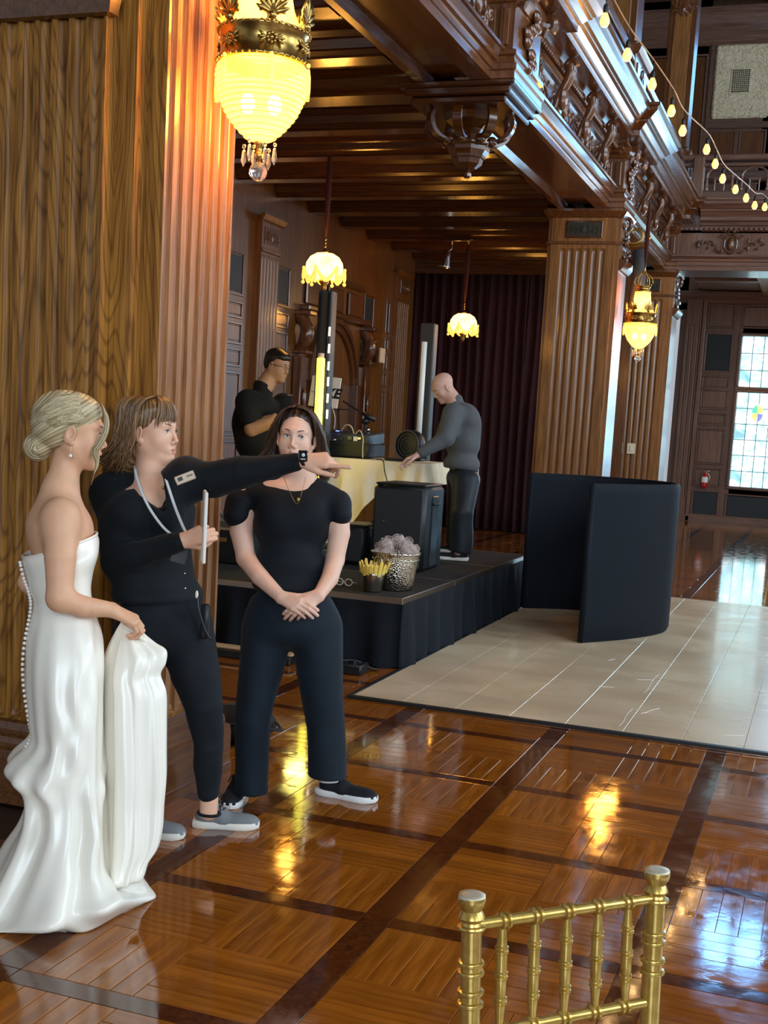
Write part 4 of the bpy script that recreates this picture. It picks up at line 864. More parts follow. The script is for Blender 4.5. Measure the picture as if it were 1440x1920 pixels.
pa, pb = at_y(643, 752, 11.0), at_y(703, 790, 11.0); pm = at_y(686, 780, 11.0)
MB().tube([pa, pb], .008, 6).build('boom', black_m, ms, True); MB().tube([at_y(680, 774, 11), at_y(703, 788, 11)], .022, 10).build('microphone', black_m, ms, True)
MB().tube([(pm[0], 11.0, 1.32), (pm[0], 11.0, pm[2])], .012, 8).build('pole', black_m, ms, True); MB().ball((pm[0], 11, pm[2]-.05), (.05, .04, .03), 8, 6).build('clutch', black_m, ms, True); MB().ball((pm[0]+.03, 11, pm[2]-.13), .022, 8, 6).build('knob', chrome, ms, True)
MB().lathe([(.08, 1.31), (.08, 1.325), (.02, 1.335)], (pm[0], 11, 0), 14).build('base', black_m, ms)
fn = empty('stage_fan', (-3.68, 11.05, 1.31), 'round black fan standing on the right end of the draped table', 'fan')
R2 = frame_from((-.3, -1, .05)); cf = np.array([-3.72, 11.0, 1.455])
MB().lathe([(.12, -.05), (.145, -.04), (.145, .05), (.135, .055), (.12, .05), (.118, 0), (.03, -.02)], cf, 22, R=R2@rotm('X', 90)).build('housing', black_p, fn, True)
q = MB(); q.tube([cf+R2@np.array([.135*math.cos(a), .055, .135*math.sin(a)]) for a in np.linspace(0, 2*math.pi, 25)[:-1]], .005, 5, close=True)
for k in range(1, 4): q.tube([cf+R2@np.array([.034*k*math.cos(a), .055, .034*k*math.sin(a)]) for a in np.linspace(0, 2*math.pi, 17)[:-1]], .0025, 4, close=True)
q.build('wire_guard', mat('grey_wire', (.12, .12, .12), .4), fn, True); MB().box((-3.68, 11.06, 1.325), (.16, .14, .03), b=.01).build('foot', black_p, fn); MB().ball(cf, (.035, .03, .035), 8, 6).build('hub', black_m, fn, True)
pdv = empty('tablet', (-3.68, 10.62, 1.31), 'flat black controller under the grey-shirted man’s hand', 'controller'); MB().box((-3.70, 10.66, 1.322), (.24, .16, .02), b=.005).build('body', black_p, pdv); MB().box((-3.70, 10.66, 1.3335), (.2, .12, .002)).build('screen', mat('satin_black'), pdv)
cb = MB().tube(spline([(-3.90, 10.6, 1.315), (-3.80, 10.5, 1.31), (-3.77, 10.47, 1.22), (-3.72, 10.44, 1.10), (-3.73, 10.46, 1.02)], 20), .005, 6).build('cable', black_p, None, True, loc=(-3.8, 10.5, 1.02)); tag(cb, 'thin dark cable hanging over the front edge of the cream tablecloth', 'cable')
# LED towers
def tower(px_, y, ztop, zbase, label, wd, dashes=True):
    x = at_y(px_[0], px_[1], y)[0]; o = empty('light_tower', (x, y, zbase), label, 'light tower')
    MB().box((x, y, (zbase+ztop)/2), (wd, .12, ztop-zbase), b=.01).build('column', mat('tower_black', (.03, .03, .026), .4), o)
    MB().box((x, y, zbase+.01), (.22, .22, .02), b=.005).build('base_plate', black_m, o)
    return o, x
t1, tx = tower((613, 600), 10.38, 2.80, .48, 'tall black light tower with a column of small lit dashes, behind the standing women', .135)
for sx in (-.045, .045): MB().tube([(tx+sx, 10.305, .5), (tx+sx, 10.305, 2.78)], .012, 6).build('edge_rail', black_m, t1, True)
dm = mat('dash_led', (1, .85, .6), .3, emit=(1, .80, .5), es=2.6)
for (a, b2) in ((613, 630), (645, 662), (678, 694), (707, 724), (738, 755), (768, 785)):
    pa, pb = at_y(616-(a-613)*.03, a, 10.30), at_y(616-(a-613)*.03, b2, 10.30)
    MB().box(((pa[0]+pb[0])/2+.012, 10.295, (pa[2]+pb[2])/2), (.016, .012, pa[2]-pb[2]), b=.003).build('lit_dash', dm, t1)
tu = empty('light_tube', (-4.35, 10.2, .48), 'glowing yellow LED tube standing just left of the black light tower', 'light tube')
pa, pb = at_y(602, 672, 10.22), at_y(596, 800, 10.22)
MB().tube([pa, pb, (pb[0]-.0, pb[1], .52)], .037, 12).build('tube', mat('yellow_led', (1, .95, .3), .4, emit=(1, .82, .06), es=1.7), tu, True)
MB().tube([pa+np.array([0, 0, .0]), pa+np.array([0, 0, .045])], .028, 12).build('end_cap', mat('pink_cap', (.8, .55, .4), .5), tu, True); MB().lathe([(.12, .48), (.12, .5), (.04, .52)], (pb[0], pb[1], 0), 14).build('base', black_m, tu)
point('tube_light', (float(pa[0]), 10.1, 1.6), 4, (1, .85, .2), .1)
t2, tx2 = tower((800, 700), 11.75, 2.655, 0, 'tall slim black tower behind the grey-shirted man', .15)
t3 = empty('light_tube', (-3.88, 11.6, 0), 'unlit white LED tube leaning by the slim black tower', 'light tube')
pa, pb = at_y(796, 641, 11.62), at_y(783, 850, 11.62); MB().tube([pa, pb], .028, 10).build('tube', mat('white_tube', (.72, .70, .64), .4), t3, True); MB().tube([pb, (pb[0], pb[1], .02)], .012, 6).build('pole', black_m, t3, True); MB().ball(pb, (.05, .04, .03), 8, 6).build('clamp', white_p, t3); MB().lathe([(.12, 0), (.12, .02), (.04, .03)], (pb[0], pb[1], 0), 14).build('base', black_m, t3)
# buckets
hm = mat('hammered_steel', (.62, .56, .47), .16, 1); N, L, b = nt(hm); vo = N.new('ShaderNodeTexVoronoi'); vo.inputs['Scale'].default_value = 90; L.new(coords(N, L), vo.inputs[0]); bump(N, L, b, vo.outputs[0], .8, .006)
bk = empty('ice_bucket', (-2.83, 8.2, .48), 'hammered metal bucket full of clear plastic cups on the stage corner', 'bucket')
bx, by = -2.815, 8.16
MB().lathe([(.01, .482), (.125, .482), (.13, .49), (.165, .70), (.172, .735), (.18, .74), (.18, .75), (.172, .752), (.16, .72), (.13, .6)], (bx, by, 0), 30, caps=False).build('pail', hm, bk, True)
MB().tube([(bx+.168*math.cos(a), by+.168*math.sin(a), .70) for a in np.linspace(0, 2*math.pi, 31)[:-1]], .004, 5, close=True).build('rib', hm, bk, True)
for sx in (-.4, 2.75):
    q = MB(); d = np.array([math.cos(sx-1.6), math.sin(sx-1.6), 0]); e = np.array([-d[1], d[0], 0]); c = np.array([bx, by, .70])+d*.178
    q.tube([c+e*.038*math.cos(a)+np.array([0, 0, .045*math.sin(a)-.02]) for a in np.linspace(0, 2*math.pi, 15)[:-1]], .005, 5, close=True); q.build('ring_handle', chrome, bk, True)
clear = mat('clear_plastic', (.80, .68, .64), .05, spec=1, alpha=.2); rnd = random.Random(11); first = None
for k in range(38):
    a = rnd.uniform(0, 6.28); rr = .135*math.sqrt(rnd.random()); cx_, cy_ = bx+rr*math.cos(a), by+rr*math.sin(a); cz_ = .735+.075*(1-(rr/.14)**2)+rnd.uniform(-.01, .03)
    if first is None:
        c = empty('plastic_cup', (cx_, cy_, cz_), 'clear plastic cup in the heap filling the hammered bucket', 'cup', 'clear cups heaped in the hammered bucket')
        q = MB(); q.lathe([(.001, -.03), (.024, -.03), (.031, .034)], (cx_, cy_, cz_), 12, caps=False); q.build('cup_wall', clear, c, auto=True); q = MB()
        for zz, rr_, th_ in ((.034, .032, .0014), (-.03, .024, .0012), (.012, .0295, .0007)): q.tube([(cx_+rr_*math.cos(a), cy_+rr_*math.sin(a), cz_+zz) for a in np.linspace(0, 6.283, 15)[:-1]], th_, 5, close=True)
        q.build('rim_and_glints', mat('rim_glint_plastic', (.62, .50, .46), .12), c, True); first = c  # pale opaque rings: the rim itself, plus edge glints of clear plastic as colour
    else:
        c = first.copy(); COL.objects.link(c)
        for ch in first.children: d = ch.copy(); d.parent = c; COL.objects.link(d)
    c.location = (cx_, cy_, cz_); c.rotation_euler = (rnd.uniform(-1.2, 1.2), rnd.uniform(-1.2, 1.2), rnd.uniform(0, 6))
sb = empty('small_bucket', (-2.90, 7.92, .48), 'small brushed steel cup of yellow picks in front of the hammered bucket', 'cup'); sx_, sy_ = -2.895, 7.93
MB().lathe([(.01, .482), (.062, .482), (.064, .49), (.078, .60), (.082, .612), (.078, .615), (.07, .6)], (sx_, sy_, 0), 22, caps=False).build('cup_body', mat('brushed_steel', (.5, .44, .36), .25, 1), sb, True)
ym = mat('yellow_card', (.85, .62, .12), .5); rnd = random.Random(2)
for k in range(18):
    a = k/18*6.283; r1 = .065; tilt = rnd.uniform(.15, .5); c = np.array([sx_+r1*math.cos(a), sy_+r1*math.sin(a), .64]); h = rnd.uniform(.05, .10)
    q = MB(); R_ = rotm('Z', math.degrees(a))@rotm('Y', math.degrees(tilt)); q.box(c+np.array([math.cos(a)*.03, math.sin(a)*.03, 0]), (.006, .026, h), R=R_, b=.002); q.ball(c+np.array([math.cos(a)*(.03+h*.4*tilt), math.sin(a)*(.03+h*.4*tilt), h/2]), (.006, .012, .014), 6, 5, R_); q.build('yellow_pick', ym, sb)
MB().lathe([(.07, .60), (.085, .625), (.087, .66), (.07, .63)], (sx_, sy_, 0), 18, caps=False).build('yellow_collar', ym, sb)
gl = empty('eyeglasses', (-3.16, 8.05, .48), 'pale framed eyeglasses folded on the stage front edge', 'eyeglasses'); gm = mat('pale_frame', (.6, .56, .5), .3)
for dx in (-.035, .035): MB().tube([(-3.15+dx+.028*math.cos(a), 8.03, .512+.024*math.sin(a)) for a in np.linspace(0, 2*math.pi, 15)[:-1]], .005, 5, close=True).build('rim', gm, gl, True)
MB().tube([(-3.16, 8.03, .515), (-3.14, 8.03, .515)], .003, 5).build('bridge', gm, gl); MB().tube([(-3.21, 8.03, .515), (-3.22, 8.1, .505), (-3.2, 8.15, .488)], .003, 5).build('temple_arm', gm, gl); MB().tube([(-3.09, 8.03, .515), (-3.08, 8.1, .505), (-3.1, 8.15, .488)], .003, 5).build('temple_arm', gm, gl)
# dark case behind the women, stand bars, ramp, box, bag
rc = empty('road_case', (-4.45, 8.8, .48), 'low dark road case with a tan edge on the left of the stage', 'case'); MB().box((-4.5, 8.85, .62), (.62, .55, .28), b=.015).build('body', black_p, rc, auto=True); MB().box((-4.5, 8.572, .755), (.60, .012, .02), b=.003).build('tan_edge', mat('tan_trim', (.35, .24, .12), .4), rc); MB().box((-4.4, 8.57, .67), (.06, .012, .04), b=.004).build('latch', brass, rc)
fs = empty('folding_stand', (-4.45, 8.35, .48), 'grey folding stand legs crossing between the pier and the woman in a tee', 'stand'); gb = mat('grey_bar', (.32, .32, .32), .4, .3)
MB().tube([at_y(385, 823, 8.4), at_y(470, 925, 8.4)], .012, 6).build('upper_bar', gb, fs, True); MB().tube([at_y(385, 926, 8.4), at_y(500, 1070, 8.4)], .014, 6).build('lower_bar', mat('dark_bar', (.12, .12, .12), .4), fs, True); e = at_y(500, 1070, 8.4); MB().tube([(e[0], 8.4, .48), (e[0], 8.4, 1.25)], .014, 6).build('upright', black_m, fs, True)
rp = empty('cable_ramp', (-3.72, 7.5, 0), 'low black plinth with a pale wooden top strip before the stage skirt', 'plinth'); MB().box((-3.76, 7.47, .03), (1.02, .2, .06), b=.008).build('body', black_p, rp); MB().box((-3.76, 7.44, .067), (1.02, .10, .014), b=.003).build('wooden_strip', mat('pale_wood', (.55, .38, .2), .5), rp)
cc = empty('cable_box', (-2.85, 7.43, 0), 'small black cable box on the floor at the stage skirt corner', 'cable box'); MB().box((-2.88, 7.42, .035), (.30, .16, .07), b=.01).build('body', black_p, cc, auto=True)
for k in range(4): MB().lathe([(.014, 0), (.014, .02)], (-2.98+.06*k, 7.40, .068), 8).build('socket', chrome if k == 1 else black_m, cc)
q = MB(); q.tube(spline([(-2.98, 7.46, .08), (-2.9, 7.36, .085), (-2.8, 7.44, .08), (-2.72, 7.5, .03), (-2.70, 7.58, .012), (-2.9, 7.62, .012)], 24), .008, 6); q.build('cable', black_p, cc, True)
bgm = cloth('black_nylon', (.014, .014, .016), .6, .2, 800, .4)
bg = empty('backpack', (-2.72, 5.75, 0), 'black soft bag lying on the floor behind the woman in the tee', 'bag')
P = []; 
for t in np.linspace(0, 1, 12):
    r_ = math.sin(math.pi*min(1, t*1.02))**.35; row = []
    for a in np.linspace(0, 2*math.pi, 24, endpoint=False):
        x_, y_ = math.cos(a), math.sin(a); x_ = math.copysign(abs(x_)**.6, x_); y_ = math.copysign(abs(y_)**.6, y_)
        row.append([-2.72+.22*x_*r_+.01*math.sin(t*9), 5.50+.16*y_*r_, .004+.18*t+.012*math.sin(a*3+t*4)*r_*(t > .1)])
    P.append(row)
MB().grid(np.array(P), cv=True).build('body', bgm, bg, True); MB().tube(spline([(-2.54, 5.38, .13), (-2.47, 5.38, .12), (-2.44, 5.46, .10), (-2.50, 5.54, .11)], 12), .014, 6, flat=.4).build('strap', bgm, bg, True); MB().tube([(-2.90, 5.37, .12), (-2.72, 5.335, .125), (-2.54, 5.37, .12)], .005, 5).build('zip', black_m, bg, True); MB().box((-2.86, 5.40, .185), (.04, .02, .03), b=.005).build('buckle', chrome, bg)
# wall fittings
def plate(c, d, label, n='light_switch', cat='switch'):
    o = empty(n, c, label, cat); MB().box(c, d, b=.004).build('plate', white_p, o); k = int(np.argmin(d)); e = list(d); e[0 if k else 1] *= .3; e[2] *= .45; cc_ = list(c); cc_[k] += (1 if k == 0 else -1)*.01; MB().box(cc_, [v if i != k else .012 for i, v in enumerate(e)], b=.002).build('rocker', white_p, o)
plate((-3.015, 20.10, 1.467), (.13, .014, .17), 'ivory double light switch on the far fluted column')
plate((-6.49, 17.62, 2.66), (.03, .2, .22), 'ivory thermostat box on the aisle wall beside the arched surround', 'thermostat', 'thermostat')
fe = empty('fire_extinguisher', (-2.33, 25.85, .72), 'small red fire extinguisher with white label on the far wall', 'fire extinguisher'); ex, ey = -2.33, 25.86
MB().lathe([(.04, .70), (.06, .71), (.062, .76), (.062, .93), (.05, .97), (.02, 1.0), (.02, 1.02)], (ex, ey, 0), 16).build('cylinder', mat('red_paint', (.45, .01, .01), .25), fe, True); MB().lathe([(.064, .82), (.064, .93)], (ex, ey, 0), 16, caps=False).build('label_band', mat('white_label', (.8, .78, .75), .5), fe, True)
MB().tube([(ex-.02, ey, 1.03), (ex+.09, ey, 1.06)], .012, 6).build('lever', chrome, fe, True); MB().tube([(ex, ey, 1.02), (ex+.06, ey, 1.0), (ex+.1, ey, .93), (ex+.09, ey, .86)], .01, 6).build('hose', white_p, fe, True)
# ================================================================ GOLD CHAIR
gold = mat('gold_paint', (.5, .33, .08), .3, .75, coat=.3); N, L, b = nt(gold); n = noise(N, L, coords(N, L), 60, 3); r = ramp(N, [(.3, (.46, .29, .06)), (.7, (.60, .41, .11))]); L.new(n.outputs[0], r.inputs[0]); L.new(r.outputs[0], b.inputs['Base Color'])
worn = mat('worn_gold', (.55, .50, .36), .45, .4)
def gold_chair(center, ang, label):
    o = empty('chiavari_chair', (center[0], center[1], 0), label, 'chair'); B = np.array([center[0], center[1], 0.]); R = rotm('Z', ang)   # local: x along the back, -y seat side
    W = lambda x, y, z: B+R@np.array([x, y, z])
    def turned(p, q, prof, nm, m=gold, seg=14):
        p, q = np.array(p), np.array(q); d = q-p; Ln = np.linalg.norm(d); d /= Ln; ax = np.array([1, 0, 0]) if abs(d[2]) > .9 else np.array([0, 0, 1.]); u = np.cross(d, ax); u /= np.linalg.norm(u); w2 = np.cross(d, u)
        MB().lathe([(r_, t*Ln) for t, r_ in prof], p, seg, R=np.stack([w2, u, d], 1)).build(nm, m, o, auto=True)
    def ring(t, w=.004, r0=.0165, r1=.021): return [(t-w*1.4, r0), (t-w, r1), (t, r1+.001), (t+w, r1), (t+w*1.4, r0)]
    H = .92; by = .045
    for sx in (-1, 1):
        prof = [(0, .011), (.02, .013)]
        for z in (.12, .30, .455, .475, .60, .745, .765):
            t = z/H; prof += ring(t, .0035)
        prof += [(.80, .0165), (.852, .0165)]+ring(.865, .0032)+ring(.882, .0032)+ring(.945, .003, .0165, .0225)+[(.954, .015), (.958, .019), (.962, .021), (.968, .019), (.974, .0155), (.978, .0165), (.984, .021), (.994, .0225), (1.0, .0215)]
        prof.sort(key=lambda q: q[0]); turned(W(sx*.168, -.02, 0), W(sx*.182, by, H), prof, 'back_post')
    P_ = lambda x, z: W(x, -.02+(by+.02)*z/H, z)
    for z, r_ in ((.872, .0095), (.692, .0095)):
        prof = [(0, r_)]
        for k in range(5):
            t = .5+(k-2)*.175
            for dt in (-.016, .016): prof += [(t+dt-.011, r_), (t+dt-.006, r_+.0045), (t+dt+.006, r_+.0045), (t+dt+.011, r_)]
        prof += [(1, r_)]; prof.sort(key=lambda q: q[0]); turned(P_(-.172, z), P_(.172, z), prof, 'rail')
    for k in range(5):
        x = (k-2)*.062
        prof = [(0, .005), (.10, .0065), (.24, .0092), (.25, .0112), (.265, .0112), (.275, .0085), (.29, .0112), (.305, .0112), (.315, .0085), (.33, .0095), (.47, .0095), (.48, .0117), (.495, .0117), (.505, .009), (.52, .0117), (.535, .0117), (.545, .0095), (.70, .0095), (.71, .0115), (.725, .0115), (.735, .0088), (.75, .0115), (.765, .0115), (.775, .009), (.90, .0065), (1, .005)]
        turned(P_(x, .692), P_(x, .872), prof, 'spindle', seg=12)
    MB().box(W(0, -.21, .455), (.40, .40, .03), R=R, b=.012).build('seat', gold, o, auto=True); MB().box(W(0, -.21, .485), (.38, .38, .035), R=R, b=.015).build('cushion', cloth('ivory_cushion', (.6, .55, .45)), o, auto=True)
    for sx in (-1, 1):
        turned(W(sx*.185, -.40, 0), W(sx*.185, -.38, .45), [(0, .011), (.3, .0165), (.31, .02), (.33, .02), (.34, .0165), (.9, .0165), (1, .0165)], 'front_leg')
        for z in (.15, .26): turned(W(sx*.18, -.39, z), W(sx*.172, -.01, z), [(0, .008), (1, .008)], 'stretcher')
    for z in (.2,): turned(W(-.18, -.39, z), W(.18, -.39, z), [(0, .008), (1, .008)], 'stretcher')
    for sx in (-1, 1): MB().lathe([(.0222, H-.008), (.0218, H+.0008), (.012, H+.0012)], W(sx*.182, by, 0)+np.array([0, 0, .0008]), 14).build('worn_finial_top', worn, o, True)
    return o
ang = math.degrees(math.atan2(.26, .254))
u_ = np.array([.254, .26])/.3635; nseat = np.array([.715, -.699])
ctr = np.array([-.333, 1.928])-np.array([-.699*0, 0])
ch = gold_chair((ctr[0]+nseat[0]*.045, ctr[1]+nseat[1]*.045), ang, 'gold chiavari chair back in the near right foreground')
ch2 = ch.copy(); COL.objects.link(ch2)
for c in ch.children: d = c.copy(); d.parent = ch2; COL.objects.link(d)
ch2.location = (-.60, 18.35, 0); ch2.rotation_euler = (0, 0, math.radians(60)); ch2['label'] = 'distant gold chiavari chair at the right edge below the leaded window'
tt = empty('banquet_table', (.3, 19.45, 0), 'round banquet table with pale cloth far off at the right edge', 'table')
P = [[[.3+(.80+.03*t*math.sin(a*14))*math.cos(a), 19.45+(.80+.03*t*math.sin(a*14))*math.sin(a), .76-.74*t] for a in np.linspace(0, 2*math.pi, 112, endpoint=False)] for t in (0, .03, .5, 1)]
q = MB(); q.grid(np.array(P), cv=True); q.f.append(list(range(112))); q.mi.append(0); q.build('tablecloth', cloth('grey_blue_cloth', (.35, .38, .40), .8), tt, True)
MB().lathe([(.03, 0), (.28, .01), (.04, .04), (.04, .74)], (.3, 19.45, 0), 12).build('pedestal', black_m, tt)
nk = MB().lathe([(.05, .762), (.06, .80), (.035, .95), (.0, 1.05)], (-.40, 19.25, 0), 8).build('napkin', mat('white_linen', (.75, .8, .85), .8), None, loc=(-.40, 19.25, .76)); tag(nk, 'folded white napkin standing on the far banquet table', 'napkin')
# ================================================================ PEOPLE: a small signed-distance modeller (one smooth skin per body)
class Blob:
    def __init__(s, off=0.0): s.p = []; s.off = off
    def _a(s, kind, lo, hi, fn, k, op): s.p.append((np.array(lo), np.array(hi), fn, k, op)); return s
    def cap(s, a, b, ra, rb=None, k=.012, op='u', sq=None):
        a = np.array(a, float); b = np.array(b, float); rb = ra if rb is None else rb; d = b-a; L2 = max(1e-9, d@d); R_ = max(ra, rb)
        if sq is not None: n = np.array(sq[0], float); n /= np.linalg.norm(n); f = sq[1]
        def fn(x, y, z):
            px, py, pz = x-a[0], y-a[1], z-a[2]; t = np.clip((px*d[0]+py*d[1]+pz*d[2])/L2, 0, 1)
            qx, qy, qz = px-t*d[0], py-t*d[1], pz-t*d[2]
            if sq is not None: w_ = (qx*n[0]+qy*n[1]+qz*n[2])*(f-1); qx = qx+w_*n[0]; qy = qy+w_*n[1]; qz = qz+w_*n[2]
            return (np.sqrt(qx*qx+qy*qy+qz*qz)-(ra+(rb-ra)*t))*(1/max(1, f)**.5 if sq is not None else 1)
        pad = R_*(1/min(1, sq[1]) if sq is not None else 1)
        return s._a('c', np.minimum(a, b)-pad, np.maximum(a, b)+pad, fn, k, op)
    def chain(s, pts, rs, k=.012, sq=None):
        for i in range(len(pts)-1): s.cap(pts[i], pts[i+1], rs[i], rs[i+1], k if i == 0 else .004, 'u', sq)
        return s
    def ell(s, c, r, R=None, k=.012, op='u'):
        c = np.array(c, float); r = np.array(r, float); R = np.eye(3) if R is None else np.asarray(R, float); e = np.abs(R)@r
        def fn(x, y, z):
            px, py, pz = x-c[0], y-c[1], z-c[2]
            q = [(px*R[0, i]+py*R[1, i]+pz*R[2, i])/r[i] for i in range(3)]; k0 = np.sqrt(q[0]**2+q[1]**2+q[2]**2)+1e-9
            k1 = np.sqrt((q[0]/r[0])**2+(q[1]/r[1])**2+(q[2]/r[2])**2)+1e-9; return k0*(k0-1)/k1
        return s._a('e', c-e, c+e, fn, k, op)
    def plane(s, p, n, k=.003):       # keep the side the normal does not point to
        p = np.array(p, float); n = np.array(n, float); n /= np.linalg.norm(n)
        s.p.append((None, None, lambda x, y, z: (x-p[0])*n[0]+(y-p[1])*n[1]+(z-p[2])*n[2], k, 'i')); return s
    def mesh(s, h, lo=None, hi=None, disp=None):
        U = [q for q in s.p if q[4] == 'u']; L0 = np.min([q[0] for q in U], 0)-.02; H0 = np.max([q[1] for q in U], 0)+.02
        lo = L0 if lo is None else np.maximum(L0, lo); hi = H0 if hi is None else np.minimum(H0, hi)
        lo = np.floor(lo/h)*h; n = np.maximum(2, np.ceil((hi-lo)/h).astype(int)+1)
        ax = [lo[i]+h*np.arange(n[i]) for i in range(3)]; F = np.full(n, 1.0, np.float32)
        for a, b, fn, k, op in s.p:
            if a is None: i0 = np.zeros(3, int); i1 = n
            else:
                pad = k+3*h+.01; i0 = np.maximum(0, np.floor((a-pad-lo)/h).astype(int)); i1 = np.minimum(n, np.ceil((b+pad-lo)/h).astype(int)+1)
            if np.any(i1 <= i0): continue
            x = ax[0][i0[0]:i1[0], None, None]; y = ax[1][None, i0[1]:i1[1], None]; z = ax[2][None, None, i0[2]:i1[2]]
            D = fn(x, y, z).astype(np.float32); S = F[i0[0]:i1[0], i0[1]:i1[1], i0[2]:i1[2]]
            if op == 'u': hh = np.maximum(k-np.abs(S-D), 0)/k; S[...] = np.minimum(S, D)-hh*hh*k*.25
            elif op == 's': D = -D; hh = np.maximum(k-np.abs(S-D), 0)/k; S[...] = np.maximum(S, D)+hh*hh*k*.25
            else: hh = np.maximum(k-np.abs(S-D), 0)/k; S[...] = np.maximum(S, D)+hh*hh*k*.25
        F -= s.off
        if disp is not None:
            m = np.argwhere(np.abs(F) < .05); P = lo+m*h; F[tuple(m.T)] += disp(P).astype(np.float32)
        F[0] = np.maximum(F[0], 1e-4); 
        return surface_nets(F, lo, h)
CORN8 = np.array([[i, j, k] for i in (0, 1) for j in (0, 1) for k in (0, 1)])
EDG = [(a, b) for a in range(8) for b in range(a+1, 8) if np.abs(CORN8[a]-CORN8[b]).sum() == 1]
def surface_nets(F, lo, h):
    In = F < 0; nx, ny, nz = F.shape; cnt = np.zeros((nx-1, ny-1, nz-1), np.int8)
    for c in CORN8: cnt += In[c[0]:nx-1+c[0], c[1]:ny-1+c[1], c[2]:nz-1+c[2]]
    act = np.argwhere((cnt > 0) & (cnt < 8))
    if len(act) == 0: return np.zeros((0, 3)), []
    idx = np.full(cnt.shape, -1, np.int32); idx[tuple(act.T)] = np.arange(len(act))
    vals = np.stack([F[act[:, 0]+c[0], act[:, 1]+c[1], act[:, 2]+c[2]] for c in CORN8], 1); acc = np.zeros((len(act), 3)); num = np.zeros(len(act))
    for a, b in EDG:
        va, vb = vals[:, a], vals[:, b]; m = (va < 0) != (vb < 0); t = np.where(m, va/np.where(m, va-vb, 1), 0)[:, None]
        acc += np.where(m[:, None], CORN8[a]+(CORN8[b]-CORN8[a])*t, 0); num += m
    V = lo+(act+acc/num[:, None])*h; Q = []
    for axis in range(3):
        o = [0, 0, 0]; o[axis] = 1; A = In[:nx-o[0], :ny-o[1], :nz-o[2]]; B = In[o[0]:, o[1]:, o[2]:]
        E = np.argwhere(A != B); u, v = (axis+1) % 3, (axis+2) % 3; E = E[(E[:, u] > 0) & (E[:, v] > 0) & (E[:, u] < F.shape[u]-1) & (E[:, v] < F.shape[v]-1)]
        if not len(E): continue
        q = []
        for du, dv in ((1, 1), (0, 1), (0, 0), (1, 0)): e = E.copy(); e[:, u] -= du; e[:, v] -= dv; q.append(idx[tuple(e.T)])
        q = np.stack(q, 1); ins = In[tuple(E.T)]; q[~ins] = q[~ins][:, ::-1]; Q.append(q)
    Q = np.concatenate(Q); Q = Q[(Q >= 0).all(1)]; return V, Q
def attr_mesh(name, parts, m, parent=None, loc=None, paint=None):
    """parts: list of (V,Q); paint: f(V)->rgb factors stored as colour attribute 'tint'"""
    Vs = []; Qs = []; n = 0
    for V, Q in parts:
        if len(V): Vs.append(V); Qs.append(np.asarray(Q)+n); n += len(V)
    V = np.concatenate(Vs); Q = np.concatenate(Qs); base = np.array(parent['_b']) if parent is not None else np.array(loc, float)
    me = bpy.data.meshes.new(name); me.vertices.add(len(V)); me.vertices.foreach_set('co', (V-base).astype(np.float32).ravel())
    me.loops.add(len(Q)*4); me.loops.foreach_set('vertex_index', Q.astype(np.int32).ravel()); me.polygons.add(len(Q)); me.polygons.foreach_set('loop_start', np.arange(0, len(Q)*4, 4, dtype=np.int32)); 
    me.update(calc_edges=True); me.validate(); me.polygons.foreach_set('use_smooth', [True]*len(me.polygons)); me.materials.append(m)
    if paint is not None:
        c = paint(V); a = me.color_attributes.new('tint', 'FLOAT_COLOR', 'POINT'); a.data.foreach_set('color', np.concatenate([c, np.ones((len(c), 1))], 1).astype(np.float32).ravel())
    o = bpy.data.objects.new(name, me); COL.objects.link(o)
    if parent is not None: o.parent = parent; o['_b'] = list(map(float, base))
    else: o.location = base; o['_b'] = list(map(float, base))
    return o
def skin(name, col):
    m = mat(name, col, .45, sss=.12, spec=.35); N, L, b = nt(m); a = N.new('ShaderNodeAttribute'); a.attribute_name = 'tint'; n = noise(N, L, coords(N, L), 28, 3)
    r = ramp(N, [(.3, tuple(c*.93 for c in col)), (.7, col)]); L.new(n.outputs[0], r.inputs[0]); L.new(mixc(N, L, 1.0, r.outputs[0], a.outputs['Color']), b.inputs['Base Color']); n2 = noise(N, L, coords(N, L), 300, 2); bump(N, L, b, n2.outputs[0], .12, .0006); return m
def hairmat(name, dark, light):
    m = mat(name, light, .36, spec=.5); N, L, b = nt(m); a = N.new('ShaderNodeAttribute'); a.attribute_name = 'tint'; r = ramp(N, [(0, dark), (1, light)]); L.new(a.outputs['Fac'], r.inputs[0]); L.new(r.outputs[0], b.inputs['Base Color']); b.inputs['Anisotropic'].default_value = .4; return m
def painter(spots):
    """spots: (centre, radius, rgb multiplier, strength)"""
    def f(V):
        c = np.ones((len(V), 3))
        for ctr, rad, rgb, st in spots:
            ctr = np.array(ctr); rad = np.array(rad if not np.isscalar(rad) else [rad]*3); d = np.sqrt((((V-ctr)/rad)**2).sum(1)); w_ = np.clip(1.6-1.6*d, 0, 1)[:, None]*st; w_ = np.minimum(w_, st); c = c*(1-w_)+c*np.array(rgb)*w_
        return c
    return f
